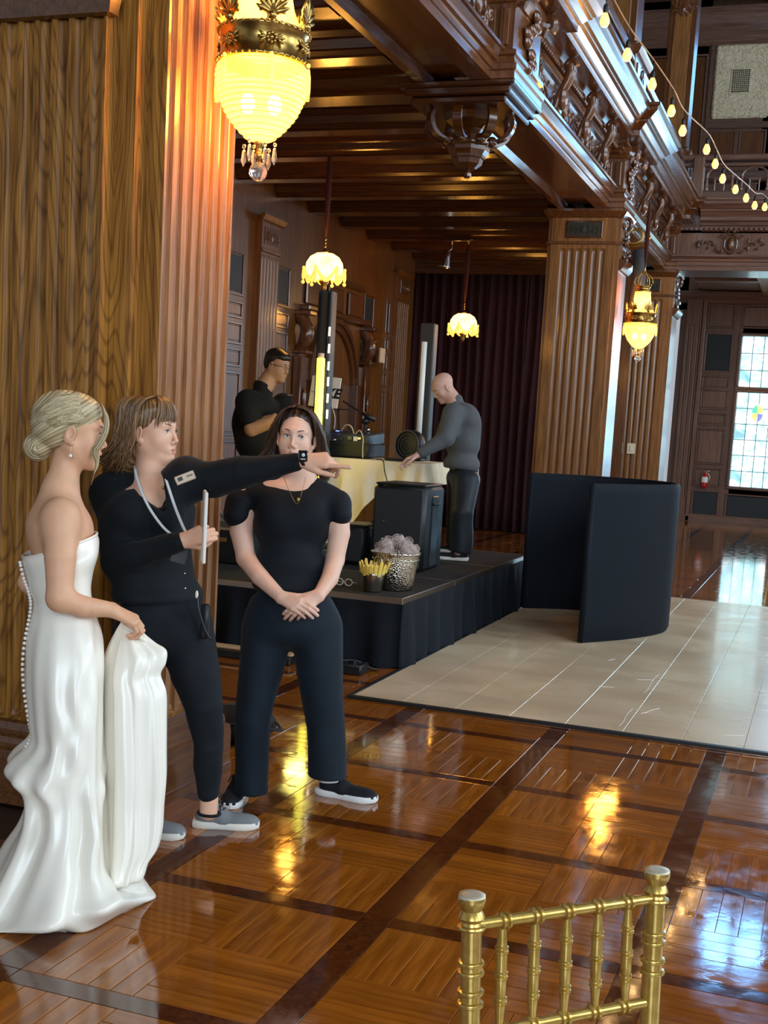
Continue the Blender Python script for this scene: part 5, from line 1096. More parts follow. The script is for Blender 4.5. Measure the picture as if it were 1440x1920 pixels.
def head(B, c, fwd, up, s=1.0, jaw=1.0, male=False, mouth=0.0, fat=0.0):
    """adds a head to B; returns (W, spots) where W maps local metres to world. local: x right, y forward, z up, origin mid head at ear height"""
    R = frame_from(fwd, up); c = np.array(c, float)
    W = lambda x, y, z: c+R@(np.array([x, y, z])*s)
    E = lambda x, y, z, a, b_, d, k=.012, op='u', r=None: B.ell(W(x, y, z), np.array([a, b_, d])*s, R if r is None else R@r, k*s, op)
    C = lambda p, q, ra, rb, k=.012, op='u': B.cap(W(*p), W(*q), ra*s, rb*s, k*s, op)
    E(0, -.022, .042, .073, .090, .078); E(0, .030, .012, .062+fat*.006, .062, .085, .03); E(0, .025, -.035, .056+fat*.012, .055, .055, .03)
    for sx in (-1, 1):
        C((sx*.050, .0, -.045), (sx*.012*jaw, .068, -.094), .020+fat*.008, .017+(.003 if male else 0), .03)
        E(sx*.036, .055, -.028, .026, .024, .030, .025); C((sx*.012, .083, .034), (sx*.044, .068, .032), .010, .008, .016)
        E(sx*.031, .096, .009, .017, .013, .010, .014, 's'); E(sx*.0105*(1 if male else .9), .096, -.0335, .0078, .0090, .0066, .005)
        E(sx*.031, .0745, .008, .0138, .0138, .0138, .004)
        E(sx*.031, .0885, .0075, .0130, .009, .0058 if not male else .0038, .0015, 's')
        Re = rotm('X', -12)@rotm('Z', -sx*18)
        E(sx*.078, -.010, -.004, .0075, .019, .031, .006, 'u', Re); E(sx*.084, -.006, .0, .005, .011, .018, .004, 's', Re); E(sx*.076, -.002, -.030, .006, .009, .010, .006)
    nw = 1.0 if male else .84
    E(0, .080, .020, .011, .013, .02, .014); C((0, .088, .016), (0, .1050, -.022), .0060*nw, .0076*nw, .010); E(0, .1055, -.0265, .0092*nw, .0082, .0080, .007)
    for sx in (-1, 1): E(sx*.0055, .105, -.0375, .0032, .005, .0024, .002, 's')
    E(0, .078, -.060, .028, .018, .020, .02); C((-.020, .0855, -.0595), (0, .0945, -.0565), .0035, .0055, .006); C((.020, .0855, -.0595), (0, .0945, -.0565), .0035, .0055, .006)
    C((-.016, .0865, -.0685-mouth*.006), (.016, .0865, -.0685-mouth*.006), .0058, .0058, .006); E(0, .099, -.0632-mouth*.003, .019, .012, .0012+mouth*.0035, .0015, 's')
    E(0, .074, -.093-mouth*.004, .019, .017, .015, .018)
    lip = [(W(0, .095, -.0575), np.array([.024, .020, .0065])*s*1.1, (.80, .52, .52), .85), (W(0, .093, -.0695-mouth*.006), np.array([.020, .018, .0075])*s*1.1, (.80, .50, .50), .85)]
    if male: lip = [(a, b_, (.9, .72, .7), .6) for a, b_, c_, d_ in lip]
    spots = lip+[(W(sx*.042, .06, -.025), .028*s, (1.0, .82, .80), .6) for sx in (-1, 1)]+[(W(0, .108, -.028), .015*s, (1, .86, .84), .6)]
    spots += [(W(sx*.031, .086, .0175), np.array([.017, .02, .0035])*s*1.1, (.50, .36, .32), .6) for sx in (-1, 1)]
    return W, R, spots
white_eye = mat('eye_white', (.75, .72, .70), .2); pupil = mat('pupil', (.01, .01, .01), .1)
def eyes(W, R, s, parent, iris_col, gaze=(0, 0), browcol=(.10, .05, .03), brow=True, lash=True):
    iris = mat('iris_%d' % int(iris_col[0]*1000), iris_col, .15); bm_ = mat('brow_%d' % int(browcol[0]*1000), browcol, .7)
    for sx in (-1, 1):
        e = MB(); e.ball(W(sx*.031, .0745, .008), .0125*s, 16, 12, R); ey_ = e.build('eye', white_eye, parent, True)
        g = R@np.array([gaze[0], 1, gaze[1]]); g /= np.linalg.norm(g); Rg = frame_from(g, R[:, 2]); c = W(sx*.031, .0745, .008)
        q = MB(); q.ball(c+g*.0083*s, np.array([.0068, .0048, .0068])*s, 14, 8, Rg); q.build('iris', iris, ey_, True); q = MB(); q.ball(c+g*.0108*s, np.array([.0036, .0028, .0036])*s, 10, 6, Rg); q.build('pupil', pupil, ey_, True)
        if brow: q = MB(); q.tube([W(sx*(.014+.033*t), .0935-.020*t*t, .0285+.0075*math.sin(t*2.3)) for t in np.linspace(0, 1, 9)], np.array([.0018, .0028, .0032, .0032, .0030, .0026, .0022, .0016, .0009])*s, 6, flat=.8); q.build('eyebrow', bm_, parent, True)
        if lash: q = MB(); q.tube([W(sx*(.0195+.023*t), .0895-.008*abs(t-.4), .0112+.0035*math.sin(math.pi*t)) for t in np.linspace(0, 1, 7)], .0017*s, 5); q.build('eyelashes', pupil, parent, True)
def hand(B, w, d, n, th, s=1.0, curl=(.3, .3, .35, .4), spread=.06, thumb=(.7, .4), rootr=.024):
    """w wrist, d finger direction, n back-of-hand normal, th thumb side (+1/-1 times d x n)"""
    w = np.array(w, float); d = np.array(d, float); d /= np.linalg.norm(d); n = np.array(n, float); n = n-d*(n@d); n /= np.linalg.norm(n); t = np.cross(d, n)*th
    P = lambda a, b_, c_: w+(d*a+t*b_+n*c_)*s
    fing = [(.026, .094, (.044, .026, .021), .0088), (.0085, .098, (.048, .030, .022), .0090), (-.009, .094, (.045, .028, .021), .0085), (-.0255, .084, (.035, .021, .018), .0075)]
    for i, (b_, kn, seg, r_) in enumerate(fing):
        B.cap(P(.005, b_*.45, 0), P(kn, b_, .002), .0155*s, .0118*s, .014*s)
        c = curl[i]; dirv = d+t*(b_/.026)*spread; dirv /= np.linalg.norm(dirv); p = P(kn, b_, .002); a = 0
        for j, L_ in enumerate(seg):
            a += c if np.isscalar(c) else c[j]; v = dirv*math.cos(a)-n*math.sin(a); q = p+v*L_*s; B.cap(p, q, (r_-.0004*j)*s, (r_-.0004*(j+1))*s, .0035*s if j == 0 else .002*s); p = q
    B.cap(P(.02, .018, -.004), P(.05, .030, -.010), .016*s, .013*s, .012*s)
    a0, a1 = thumb; v = d*math.cos(a0)+t*math.sin(a0)-n*.25; v /= np.linalg.norm(v); p = P(.032, .026, -.008); q = p+v*.038*s; B.cap(p, q, .0135*s, .0112*s, .008*s)
    v2 = d*math.cos(a0-a1)+t*math.sin(a0-a1)-n*.3; v2 /= np.linalg.norm(v2); q2 = q+v2*.030*s; B.cap(q, q2, .0108*s, .0098*s, .003*s); v3 = v2; B.cap(q2, q2+v3*.024*s, .0096*s, .0075*s, .003*s)
    return P
def folds(amp, scale, seed, dirn=(0, 0, 1), ridge=.6):
    r_ = np.random.RandomState(seed); K = r_.randn(7, 3); K /= np.linalg.norm(K, axis=1)[:, None]; K *= scale*np.exp(r_.uniform(-.5, .6, (7, 1))); ph = r_.uniform(0, 6, 7); D = np.array(dirn, float); K = K-np.outer(K@D, D)*ridge
    def f(P):
        a = np.zeros(len(P)); wob = .5*np.sin(P@K[0][::-1]*.35+ph[0])
        for i in range(7): a += np.sin(P@K[i]+ph[i]+wob*1.5)
        return amp*np.abs(a/3.2)**1.3*np.sign(a)
    return f
def strands(mb, tint, curves, r0, rnd, seg=5):
    for pts, r_ in curves:
        n0 = mb.n; k = len(pts); rr = r_*np.clip(np.minimum(np.linspace(.4, 5, k), np.linspace(3.2, .25, k)), 0, 1); mb.tube(pts, rr, seg); tint += [rnd.random()]*(mb.n-n0)
def hair_obj(mb, tint, m, parent, name='hair'):
    o = mb.build(name, m, parent, True); me = o.data
    if len(me.vertices) == len(tint):
        a = me.color_attributes.new('tint', 'FLOAT_COLOR', 'POINT'); t = np.array(tint)[:, None]; a.data.foreach_set('color', np.concatenate([t, t, t, np.ones_like(t)], 1).astype(np.float32).ravel())
    return o
def shoe(parent, heel, toe, up=(0, 0, 1), w_=.046, h_=.085, upper=None, sole=None, nm='shoe', lift=.0, laces=True, ankle=True):
    heel = np.array(heel, float); toe = np.array(toe, float); d = toe-heel; L_ = np.linalg.norm(d); R = frame_from(d, up); W = lambda x, y, z: heel+R@np.array([x, y*L_, z])
    B = Blob(); B.cap(W(0, .17, .040), W(0, .40, .040), w_*.78, w_*.85, .02, sq=(R[:, 2], 1.0)); B.ell(W(0, .68, .026), (w_*.98, L_*.31, .034), R, .03); B.cap(W(0, .20, .05), W(0, .27, .052+h_*.42), w_*.70, w_*.62, .02); B.ell(W(0, .86, .020), (w_*.78, L_*.13, .026), R, .02)
    B.ell(W(0, .22, .052+h_*.62), (w_*.55, w_*.62, .03), R, .006, 's'); B.plane(W(0, 0, .016), -R[:, 2]); V, Q = B.mesh(.005); so_ = attr_mesh(nm, [(V, Q)], upper, parent, paint=lambda V: np.ones((len(V), 3)))
    prof = [(.0, .60), (.06, .80), (.18, .86), (.35, .80), (.5, .86), (.68, 1.04), (.82, 1.0), (.93, .74), (1.0, .30)]; ring = [(x*w_, y) for y, x in prof]+[(-x*w_, y) for y, x in prof[::-1]]
    P = []; 
    for z, e in ((.0, .93), (.004, 1.0), (.018, 1.04), (.028, 1.0), (.030, .9)): P.append([W(x*e, .5+(y-.5)*(1+(e-1)*.3), z+.012*max(0, .12-y)+.02*max(0, y-.85)) for x, y in ring])
    mb = MB(); mb.grid(np.array(P), cv=True); n_ = len(ring); mb.f += [list(range(n_)), [4*n_+j for j in range(n_)][::-1]]; mb.mi += [0, 0]; mb.build('sole', sole, so_, auto=True)
    if laces:
        q = MB()
        for k in range(5): y = .40+.055*k; z = .088-.010*k-.004*k*k*.4; q.tube([W(-w_*.5, y, z-.014), W(-w_*.2, y+.02, z), W(w_*.2, y-.005, z), W(w_*.5, y+.02, z-.014)], .0028, 5)
        q.tube([W(0, .36, .095), W(w_*.6, .32, .10), W(w_*.8, .38, .075)], .0028, 5); q.tube([W(0, .36, .095), W(-w_*.5, .42, .105), W(-w_*.9, .42, .08)], .0028, 5); q.build('laces', MATS['black_plastic'], so_, True)
    return W
SK1 = skin('skin_bride', (.68, .37, .22)); SK2 = skin('skin_fair', (.72, .41, .275)); SK3 = skin('skin_pale', (.74, .45, .33)); SK4 = skin('skin_tan', (.46, .24, .135)); SK5 = skin('skin_ruddy', (.56, .32, .24))
blk = cloth('black_knit', (.006, .008, .010), .75, .35, 900, .2, .15); blk2 = cloth('black_jersey', (.006, .008, .011), .7, .3, 900, .15, .12); nav = cloth('black_twill', (.008, .013, .020), .72, .35, 1100, .3, .12, 9)
D = at_depth
# ---------------------------------------------------------------- BRIDE (stands in profile facing right, lifts her train)
T0 = 4.06
b0 = (-2.40, 3.47, 0)
fR = np.array([.83, .558, 0]); lat = np.array([.558, -.83, 0])     # her front; her right side (towards the camera)
B = Blob()
hc = D(137, 812, T0)
W, R, spots = head(B, hc, fR+np.array([.06, .04, -.10]), (0.02, 0, 1), 1.0, mouth=.35)
nb = D(112, 925, T0)
B.cap(hc+np.array([-.01, 0, -.05]), nb, .050, .050, .03); B.cap(nb, D(106, 985, T0), .058, .075, .04)
# torso to the hips
B.ell(D(112, 985, T0), (.105, .165, .085), frame_from(lat)[:, [1, 0, 2]] if False else np.stack([fR, lat, [0, 0, 1]], 1), .05)
Rt = np.stack([fR, lat, [0, 0, 1]], 1)
B.ell(D(115, 1020, T0), (.10, .145, .11), Rt, .04); B.ell(D(117, 1100, T0), (.085, .115, .12), Rt, .04); B.ell(D(120, 1200, T0), (.095, .13, .12), Rt, .04)
B.cap(D(125, 1250, T0)+lat*.06, D(128, 1450, T0)+lat*.06, .065, .05, .02); B.cap(D(128, 1450, T0)+lat*.07, D(125, 1640, T0)+lat*.07, .05, .04, .01)
B.cap(D(125, 1250, T0)-lat*.06, D(128, 1450, T0)-lat*.06, .065, .05, .02); B.cap(D(128, 1450, T0)-lat*.07, D(125, 1640, T0)-lat*.07, .05, .04, .01)
# collarbone, near arm
sh = D(114, 968, T0-.13); el = D(112, 1122, T0-.17); wr = D(208, 1143, T0-.08)
B.cap(nb+np.array([0, 0, -.04]), sh, .045, .05, .04); B.chain([sh, D(113, 1045, T0-.16), el], [.055, .050, .040], .03); B.chain([el, D(152, 1137, T0-.14), wr], [.041, .036, .025], .02)
hP = hand(B, wr, (D(258, 1168, T0-.04)-wr), np.array([.15, -.35, .9]), -1, .95, curl=((.5, 1.1, .6), (.55, 1.15, .7), (.55, 1.2, .7), (.6, 1.2, .7)), spread=.03, thumb=(1.0, .7))
sh2 = D(118, 965, T0+.15); B.cap(nb+np.array([0, 0, -.04]), sh2, .045, .05, .04); el2 = D(55, 1092, T0+.17); B.chain([sh2, el2], [.05, .038], .03); B.chain([el2, D(120, 1150, T0+.2)], [.038, .026], .01)
bride_spots = spots+[(el, .05, (1, .88, .84), .6)]
parts = [B.mesh(.0022, lo=hc-np.array([.14, .16, .155]), hi=hc+np.array([.16, .16, .15])), B.mesh(.0026, lo=wr-np.array([.02, .09, .10]), hi=wr+np.array([.20, .20, .09])), B.mesh(.006, hi=np.array([9, 9, hc[2]-.14]))]
# trim the coarse part where the fine hand chunk is (same surface, so a small overlap is harmless)
V_, Q_ = parts[2]; box = (V_ > wr+np.array([.0, -.085, -.095])).all(1) & (V_ < wr+np.array([.19, .19, .085])).all(1); parts[2] = (V_, Q_[~box[Q_].all(1)])
bride = attr_mesh('person', parts, SK1, None, b0, painter(bride_spots)); tag(bride, 'blonde bride in a strapless ivory satin gown lifting her train, at the left', 'person')
eyes(W, R, 1.0, bride, (.12, .16, .12), (0, -.12), (.20, .12, .06))
# hair: smooth low chignon
hb = hairmat('blonde_hair', (.22, .15, .070), (.62, .50, .30)); HB = Blob(); HW = lambda x, y, z: W(x, y, z)
HB.ell(W(0, -.034, .050), (.087, .105, .088), R, .01); HB.ell(W(0, -.065, -.005), (.072, .065, .06), R, .04); HB.ell(W(0, .02, .075), (.070, .065, .052), R, .03)
HB.ell(W(0, .085, -.02), (.10, .075, .075), R, .01, 's')
for sx in (-1, 1): HB.ell(W(sx*.082, .012, -.035), (.03, .045, .045), R, .01, 's')
HB.ell(W(0, -.10, -.055), (.046, .040, .045), R, .012)
def hd(P):
    q = (P-W(0, -.03, .05))@R; a = np.arctan2(q[:, 2]+.12-q[:, 1]*.6, q[:, 1]+.35); return .0009*np.sin(a*190+3*np.sin(q[:, 1]*25))+.0006*np.sin(a*330)
V, Q = HB.mesh(.003, disp=hd)
def hpaint(V):
    q = (V-W(0, -.03, .05))@R; a = np.arctan2(q[:, 2]+.12-q[:, 1]*.6, q[:, 1]+.35); t = .5+.28*np.sin(a*150+3*np.sin(q[:, 1]*25))+.2*np.sin(a*47+1); return np.clip(np.stack([t]*3, 1), 0, 1)
attr_mesh('hair', [(V, Q)], hb, bride, paint=hpaint)
rnd = random.Random(4); mb = MB(); tint = []; cv = []
def on_scalp(x, y, z, k=1.0):     # push a local point onto the hair ellipsoid
    c = np.array([0, -.034, .050]); d = np.array([x, y, z])-c; r_ = np.array([.088, .106, .089])*k; return c+d/np.sqrt(((d/r_)**2).sum())
for i in range(420):
    sx = 1 if i % 5 else -1; u = rnd.random(); st = np.array([sx*(.012+.070*u**.8), .062-.045*u, .118-.085*u+.01*rnd.random()]); en = np.array([sx*.012*rnd.random(), -.115, -.022+.03*rnd.random()]); pts = []
    for t in np.linspace(0, 1, 12):
        p = st*(1-t)+en*t+np.array([sx*.10*math.sin(math.pi*t)*(.35+.5*u), 0, .05*math.sin(math.pi*t)*(1-u)]); pts.append(W(*on_scalp(*p, k=1.035+.02*rnd.random())))
    cv.append((pts, .0013+.0013*rnd.random()))
for i in range(90):    # the coiled bun
    a0 = rnd.uniform(0, 6.28); rr = rnd.uniform(.006, .040); z0 = rnd.uniform(-.012, .012)
    ctr = np.array([.03-.055*(rr/.045)**2+.0, -.108, -.062]); pts = []
    for t in np.linspace(0, 1, 12): a = a0+t*3.2; r_ = rr*(1+.12*t); pts.append(W(ctr[0]+.012, ctr[1]+r_*math.cos(a)*1.05, ctr[2]+z0*.4+r_*math.sin(a)))
    cv.append((pts, .0026+.0014*rnd.random()))
for i in range(46):    # soft face framing lock on the near side
    o_ = rnd.uniform(-1, 1)*.008; o2 = rnd.uniform(-1, 1)*.006; L_ = rnd.uniform(.55, 1); base = [(.03+o_, .075, .115), (.045+o_, .098+o2, .075), (.052+o_, .103+o2*1.5, .03), (.058+o_, .088+o2*2, -.02), (.055+o_, .074+o2*2, -.045), (.050+o_, .088+o2, -.085), (.047+o_, .082, -.125), (.05+o_, .078, -.16), (.05, .090, -.195)]
    n_ = int(4+5*L_); cv.append((spline([W(*p) for p in base[:n_]], 14), .0020))
for i in range(24):
    o_ = rnd.uniform(-1, 1)*.006; base = [(-.03+o_, .075, .115), (-.05, .10+o_, .07), (-.056, .10+o_, .02), (-.055, .09+o_, -.03)]; cv.append((spline([W(*p) for p in base], 10), .002))
strands(mb, tint, cv, .002, rnd); hair_obj(mb, tint, hb, bride, 'hair_strands')['kind'] = 'stuff'
MB().ball(W(.080, .0, -.072), .0065, 10, 8).tube([W(.080, .0, -.04), W(.080, .0, -.068)], .0009, 4).build('pearl_earring', mat('pearl', (.8, .72, .62), .15, spec=.8), bride, True)
# gown
satin = mat('ivory_satin', (.84, .78, .67), .27, spec=.6); N, L, b = nt(satin); v = coords(N, L); n = noise(N, L, v, 5, 3); bump(N, L, b, n.outputs[0], .15, .01)
rows = [((42, 1043), (182, 1000), .135), ((42, 1052), (186, 1016), .14), ((46, 1078), (184, 1040), .142), ((56, 1105), (174, 1075), .130), ((61, 1130), (171, 1110), .122), ((58, 1160), (178, 1150), .135), ((52, 1195), (187, 1190), .16), ((48, 1240), (191, 1240), .178), ((49, 1290), (192, 1295), .182), ((54, 1345), (193, 1350), .18),
        ((56, 1385), (193, 1400), .18), ((38, 1420), (194, 1440), .185), ((29, 1445), (195, 1470), .19), ((48, 1475), (196, 1505), .19), ((50, 1520), (197, 1545), .20), ((36, 1560), (200, 1580), .215), ((15, 1600), (206, 1612), .24), ((-12, 1645), (222, 1634), .27), ((-48, 1690), (240, 1648), .30)]
NT = 96; P = []; th = np.linspace(0, 2*math.pi, NT, endpoint=False); nr = len(rows)
hemc = at_z(92, 1668, 0.006)
for i, (bk_, fr, hl) in enumerate(rows):
    pb, pf = D(*bk_, T0), D(*fr, T0); c = (pb+pf)/2; hf = (pf-pb)/2; u = i/(nr-1); ring = []
    for a in th:
        ca, sa = math.cos(a), math.sin(a); ex = .9; x = math.copysign(abs(ca)**ex, ca); y = math.copysign(abs(sa)**ex, sa)
        k = 0
        if u > .22:
            g = (u-.22)/.78
            k = .020*g*math.sin(7*a+1.6*g+1.0)*(.3+g)+.012*g*math.sin(12*a-4*g)+.003*math.sin(3*a+9*g)*min(1, g*4)
            k += .018*max(0, math.sin(2*a-8.5*g+2.6))**7*min(1, g*3)*(1-g*.5)+.012*max(0, math.sin(3*a-11*g+.8))**9*min(1, g*3)
        else: k = .004*math.sin(a*2+u*55)*(u > .03)
        if i == 12 or i == 11: k += .03*max(0, -ca)
        p = c+hf*x+lat*hl*y; rad = hf*x+lat*hl*y; rad = rad/np.linalg.norm(rad); p = p+rad*k
        if u > .7: p[2] = max(p[2], .012+.01*math.sin(a*5)**2)
        ring.append(p)
    P.append(ring)
ring = []
for a in th: ring.append(hemc+fR*(.34*math.cos(a)+.02*math.sin(5*a))+lat*(.36*math.sin(a)+.025*math.sin(6*a+1))*1.0+np.array([0, 0, 0]))
P.append([p*1.0 for p in ring]); P.append([hemc+(p-hemc)*.97+np.array([0, 0, -.003]) for p in ring])
P = np.array(P); Pf = np.array([spline(P[:, j], 92) for j in range(NT)]).transpose(1, 0, 2); Pf[:, :, 2] = np.maximum(Pf[:, :, 2], .003)
g_ = MB().grid(Pf, cv=True, flip=False); gown = g_.build('gown', satin, bride, True); so = gown.modifiers.new('s', 'SOLIDIFY'); so.thickness = .004; so.offset = 1
nl = MB(); nl.tube([p for p in Pf[0]], .0045, 6, close=True); nl.build('neckline_edge', satin, bride, True)
btn = mat('covered_button', (.85, .82, .76), .3)
bp = spline([D(x, y, T0-.05) for x, y in ((41, 1055), (48, 1085), (57, 1110), (61, 1135), (57, 1165), (50, 1200), (46, 1240), (47, 1280), (52, 1320), (58, 1355), (62, 1380), (50, 1405), (38, 1425), (32, 1440), (40, 1448))], 58)
for p in bp: MB().ball(p-fR*.006, .0062, 8, 6).build('button', btn, bride, True)
# the gathered train hanging from her hand
tr = [((228, 1166), (254, 1164), .02), ((220, 1182), (264, 1184), .03), ((209, 1208), (284, 1204), .045), ((199, 1234), (304, 1219), .06), ((196, 1252), (303, 1243), .07), ((196, 1272), (294, 1264), .075), ((196, 1300), (305, 1296), .08), ((195, 1345), (307, 1340), .085), ((195, 1400), (308, 1400), .09), ((195, 1450), (309, 1455), .095), ((194, 1500), (305, 1505), .10), ((194, 1550), (302, 1545), .11), ((194, 1590), (293, 1580), .12), ((193, 1620), (276, 1604), .13), ((190, 1634), (268, 1628), .14), ((192, 1642), (262, 1636), .13)]
P = []; NT2 = 84; th = np.linspace(0, 2*math.pi, NT2, endpoint=False); TT = T0+.06
for i, (lf, rt, hl) in enumerate(tr):
    pl_, pr_ = D(*lf, TT-.02), D(*rt, TT-.02); c = (pl_+pr_)/2; hf = (pr_-pl_)/2; u = i/(len(tr)-1); ring = []
    for a in th:
        ca, sa = math.cos(a), math.sin(a); k = .005*math.sin(9*a+2*u)+.016*math.sin(4*a-1.5*u+1)+.008*math.sin(6*a+3*u)*math.sin(u*5)+.002*math.sin(17*a+3*u); k *= min(1, u*5+.25)
        rad = hf*ca+lat*hl*sa; p = c+rad+rad/np.linalg.norm(rad)*k*(.5+.5*abs(sa)); p[2] = max(p[2], .012); ring.append(p)
    P.append(ring)
P = np.array(P); Pf = np.array([spline(P[:, j], 70) for j in range(NT2)]).transpose(1, 0, 2); mb = MB().grid(Pf, cv=True); mb.f.append(list(range(NT2))); mb.mi.append(0); trn = mb.build('gathered_train', satin, bride, True); so = trn.modifiers.new('s', 'SOLIDIFY'); so.thickness = .004; so.offset = 1
flap = [[D(x, y, TT-.10+.06*v) for v, (x, y) in enumerate(((226+18*t, 1166+10*t), (240+38*t, 1168+34*t), (250+54*t, 1172+52*t)))] for t in np.linspace(0, 1, 8)]
mb = MB().grid(np.array(flap)); o = mb.build('train_fold', satin, bride, True); so = o.modifiers.new('s', 'SOLIDIFY'); so.thickness = .012; sb_ = o.modifiers.new('b', 'SUBSURF'); sb_.levels = sb_.render_levels = 2
# ---------------------------------------------------------------- COORDINATOR (points to the right)
T1 = 4.62; b1 = (-2.33, 4.10, 0)
tc = np.array([.5, -.866, 0]); sr = np.array([.866, .5, 0]); fb = tc*math.cos(.66)+sr*math.sin(.66); lb = np.array([fb[1], -fb[0], 0])   # body front, her right side
lb = np.cross(fb, [0, 0, 1]); fh = tc*math.cos(1.02)+sr*math.sin(1.02)
B = Blob(); hc = D(285, 812, T1)
W, R, spots = head(B, hc, fh+np.array([0, 0, .02]), (.0, 0, 1), 1.0, mouth=.45, fat=.5)
nb = D(282, 905, T1); B.cap(hc+np.array([-.005, 0, -.06]), nb, .056, .058, .03); Rt = np.stack([lb, fb, [0, 0, 1]], 1)
chst = D(285, 985, T1); B.ell(D(283, 950, T1), (.165, .095, .09), Rt, .05); B.ell(chst, (.15, .11, .14), Rt, .05); B.ell(D(290, 1090, T1), (.14, .105, .14), Rt, .05); B.ell(D(300, 1180, T1), (.16, .12, .12), Rt, .05)
shL = D(352, 898, T1-.02); elL = D(455, 886, T1-.10); wrL = D(566, 863, T1-.16); B.cap(nb+np.array([0, 0, -.05]), shL, .05, .058, .04); B.chain([shL, elL], [.058, .045], .03); B.chain([elL, wrL], [.044, .026], .01)
hand(B, wrL, D(664, 865, T1-.20)-wrL, tc*.75+np.array([0, 0, .66]), 1, 1.0, curl=((.02, .02, .02), (.75, 1.0, .5), (.85, 1.1, .5), (.9, 1.1, .5)), spread=.02, thumb=(.35, .3))
shR = D(212, 925, T1+.02); elR = D(222, 1052, T1-.10); wrR = D(342, 1014, T1-.26); B.cap(nb+np.array([0, 0, -.05]), shR, .05, .058, .04); B.chain([shR, elR], [.058, .045], .03); B.chain([elR, wrR], [.044, .027], .01)
hand(B, wrR, D(392, 998, T1-.30)-wrR, tc*.9+np.array([0, 0, .2]), 1, .95, curl=((.9, 1.3, .8), (.95, 1.35, .8), (1.0, 1.35, .8), (1.05, 1.35, .8)), spread=.0, thumb=(.55, .9))
hipF = D(345, 1175, T1-.02); knF = D(383, 1325, T1-.10); anF = D(392, 1498, T1-.04); B.chain([hipF, knF], [.09, .06], .03); B.chain([knF, anF, anF-np.array([0, 0, .05])], [.058, .034, .034], .01)
hipB = D(262, 1180, T1+.06); knB = D(262, 1335, T1+.05); anB = D(262, 1485, T1+.10); B.chain([hipB, knB, anB], [.09, .055, .04], .02)
fine = [B.mesh(.0022, lo=hc-np.array([.14, .16, .16]), hi=hc+np.array([.16, .16, .15])), B.mesh(.0026, lo=wrL-np.array([.03, .10, .08]), hi=wrL+np.array([.30, .20, .09])), B.mesh(.0026, lo=wrR-np.array([.03, .10, .09]), hi=wrR+np.array([.16, .14, .09]))]
V_, Q_ = B.mesh(.007, hi=np.array([9, 9, hc[2]-.145]))
for w_, lo, hi in ((wrL, (-.02, -.09, -.07), (.29, .19, .08)), (wrR, (-.02, -.09, -.08), (.15, .13, .08))):
    bx = (V_ > w_+np.array(lo)).all(1) & (V_ < w_+np.array(hi)).all(1); Q_ = Q_[~bx[Q_].all(1)]
coord = attr_mesh('person', fine+[(V_, Q_)], SK2, None, b1, painter(spots+[(nb+fb*.05+np.array([0, 0, -.03]), .09, (1, .86, .8), .5)])); tag(coord, 'woman in black cardigan with lanyard and name badge, pointing to the right', 'person')
eyes(W, R, 1.0, coord, (.10, .14, .16), (.1, .05), (.16, .09, .05))
hbr = hairmat('light_brown_hair', (.050, .022, .008), (.36, .19, .08)); HB = Blob(); HB.ell(W(0, -.032, .052), (.090, .106, .088), R, .01); HB.ell(W(0, -.07, -.03), (.085, .06, .09), R, .04); HB.ell(W(0, -.085, -.11), (.075, .045, .06), R, .04); HB.ell(W(0, .020, .090), (.066, .060, .034), R, .03); HB.ell(W(0, .100, -.010), (.105, .085, .100), R, .01, 's')
for sx in (-1, 1): HB.ell(W(sx*.085, .022, -.045), (.04, .055, .065), R, .01, 's')
def hd2(P): q = (P-W(0, 0, 0))@R; a = np.arctan2(q[:, 0], q[:, 1]+.02); return .0012*np.sin(a*60+6*np.sin(q[:, 2]*16))
def hp2(V): q = (V-W(0, 0, 0))@R; a = np.arctan2(q[:, 0], q[:, 1]+.02); return np.clip(np.stack([.35+.3*np.sin(a*38+6*np.sin(q[:, 2]*16))]*3, 1), 0, 1)
attr_mesh('hair', [HB.mesh(.0032, disp=hd2)], hbr, coord, paint=hp2)
mb = MB(); tint = []; cv = []
for i in range(430):
    sx = rnd.choice((-1, 1)); a = rnd.uniform(0, 1); wv = rnd.uniform(0, 6); ln = rnd.uniform(.75, 1.1); off = rnd.uniform(0, .018)
    top = np.array([sx*.008, .030-.10*a, .140]); b_ = 1-a
    mid = np.array([sx*(.090+off*.6), -.008-.09*a, .035]); lowp = np.array([sx*(.086+off), -.050-.080*a+.015*math.sin(wv*2), -.055]); end = np.array([sx*(.078+off*1.6), -.080-.080*a+.03*math.sin(wv), -.135*ln-.02*rnd.random()])
    pts = spline([top, (top+mid)/2+np.array([sx*.03, 0, .03]), mid, lowp, end], 16); pts = pts+np.stack([np.zeros(16), .014*np.sin(np.linspace(0, 9, 16)+wv*.4), np.zeros(16)], 1)*np.linspace(0, 1.5, 16)[:, None]; cv.append(([W(*p) for p in pts], .0015+.0013*rnd.random()))
for i in range(150):   # fringe
    x = rnd.uniform(-1, 1); o_ = rnd.uniform(-.004, .004); cv.append((spline([W(x*.02, .03, .142), W(x*.05, .078-.02*abs(x), .118), W(x*.066, .098-.034*abs(x)+o_, .075), W(x*.074+o_*2, .098-.044*abs(x)+o_, .050-.022*abs(x)-rnd.uniform(-.004, .014))], 10), rnd.uniform(.0010, .0018)))
strands(mb, tint, cv, .002, rnd); hair_obj(mb, tint, hbr, coord, 'hair_strands')['kind'] = 'stuff'
MB().ball(W(.079, .0, -.045), .004, 8, 6).build('earring', brass, coord, True)
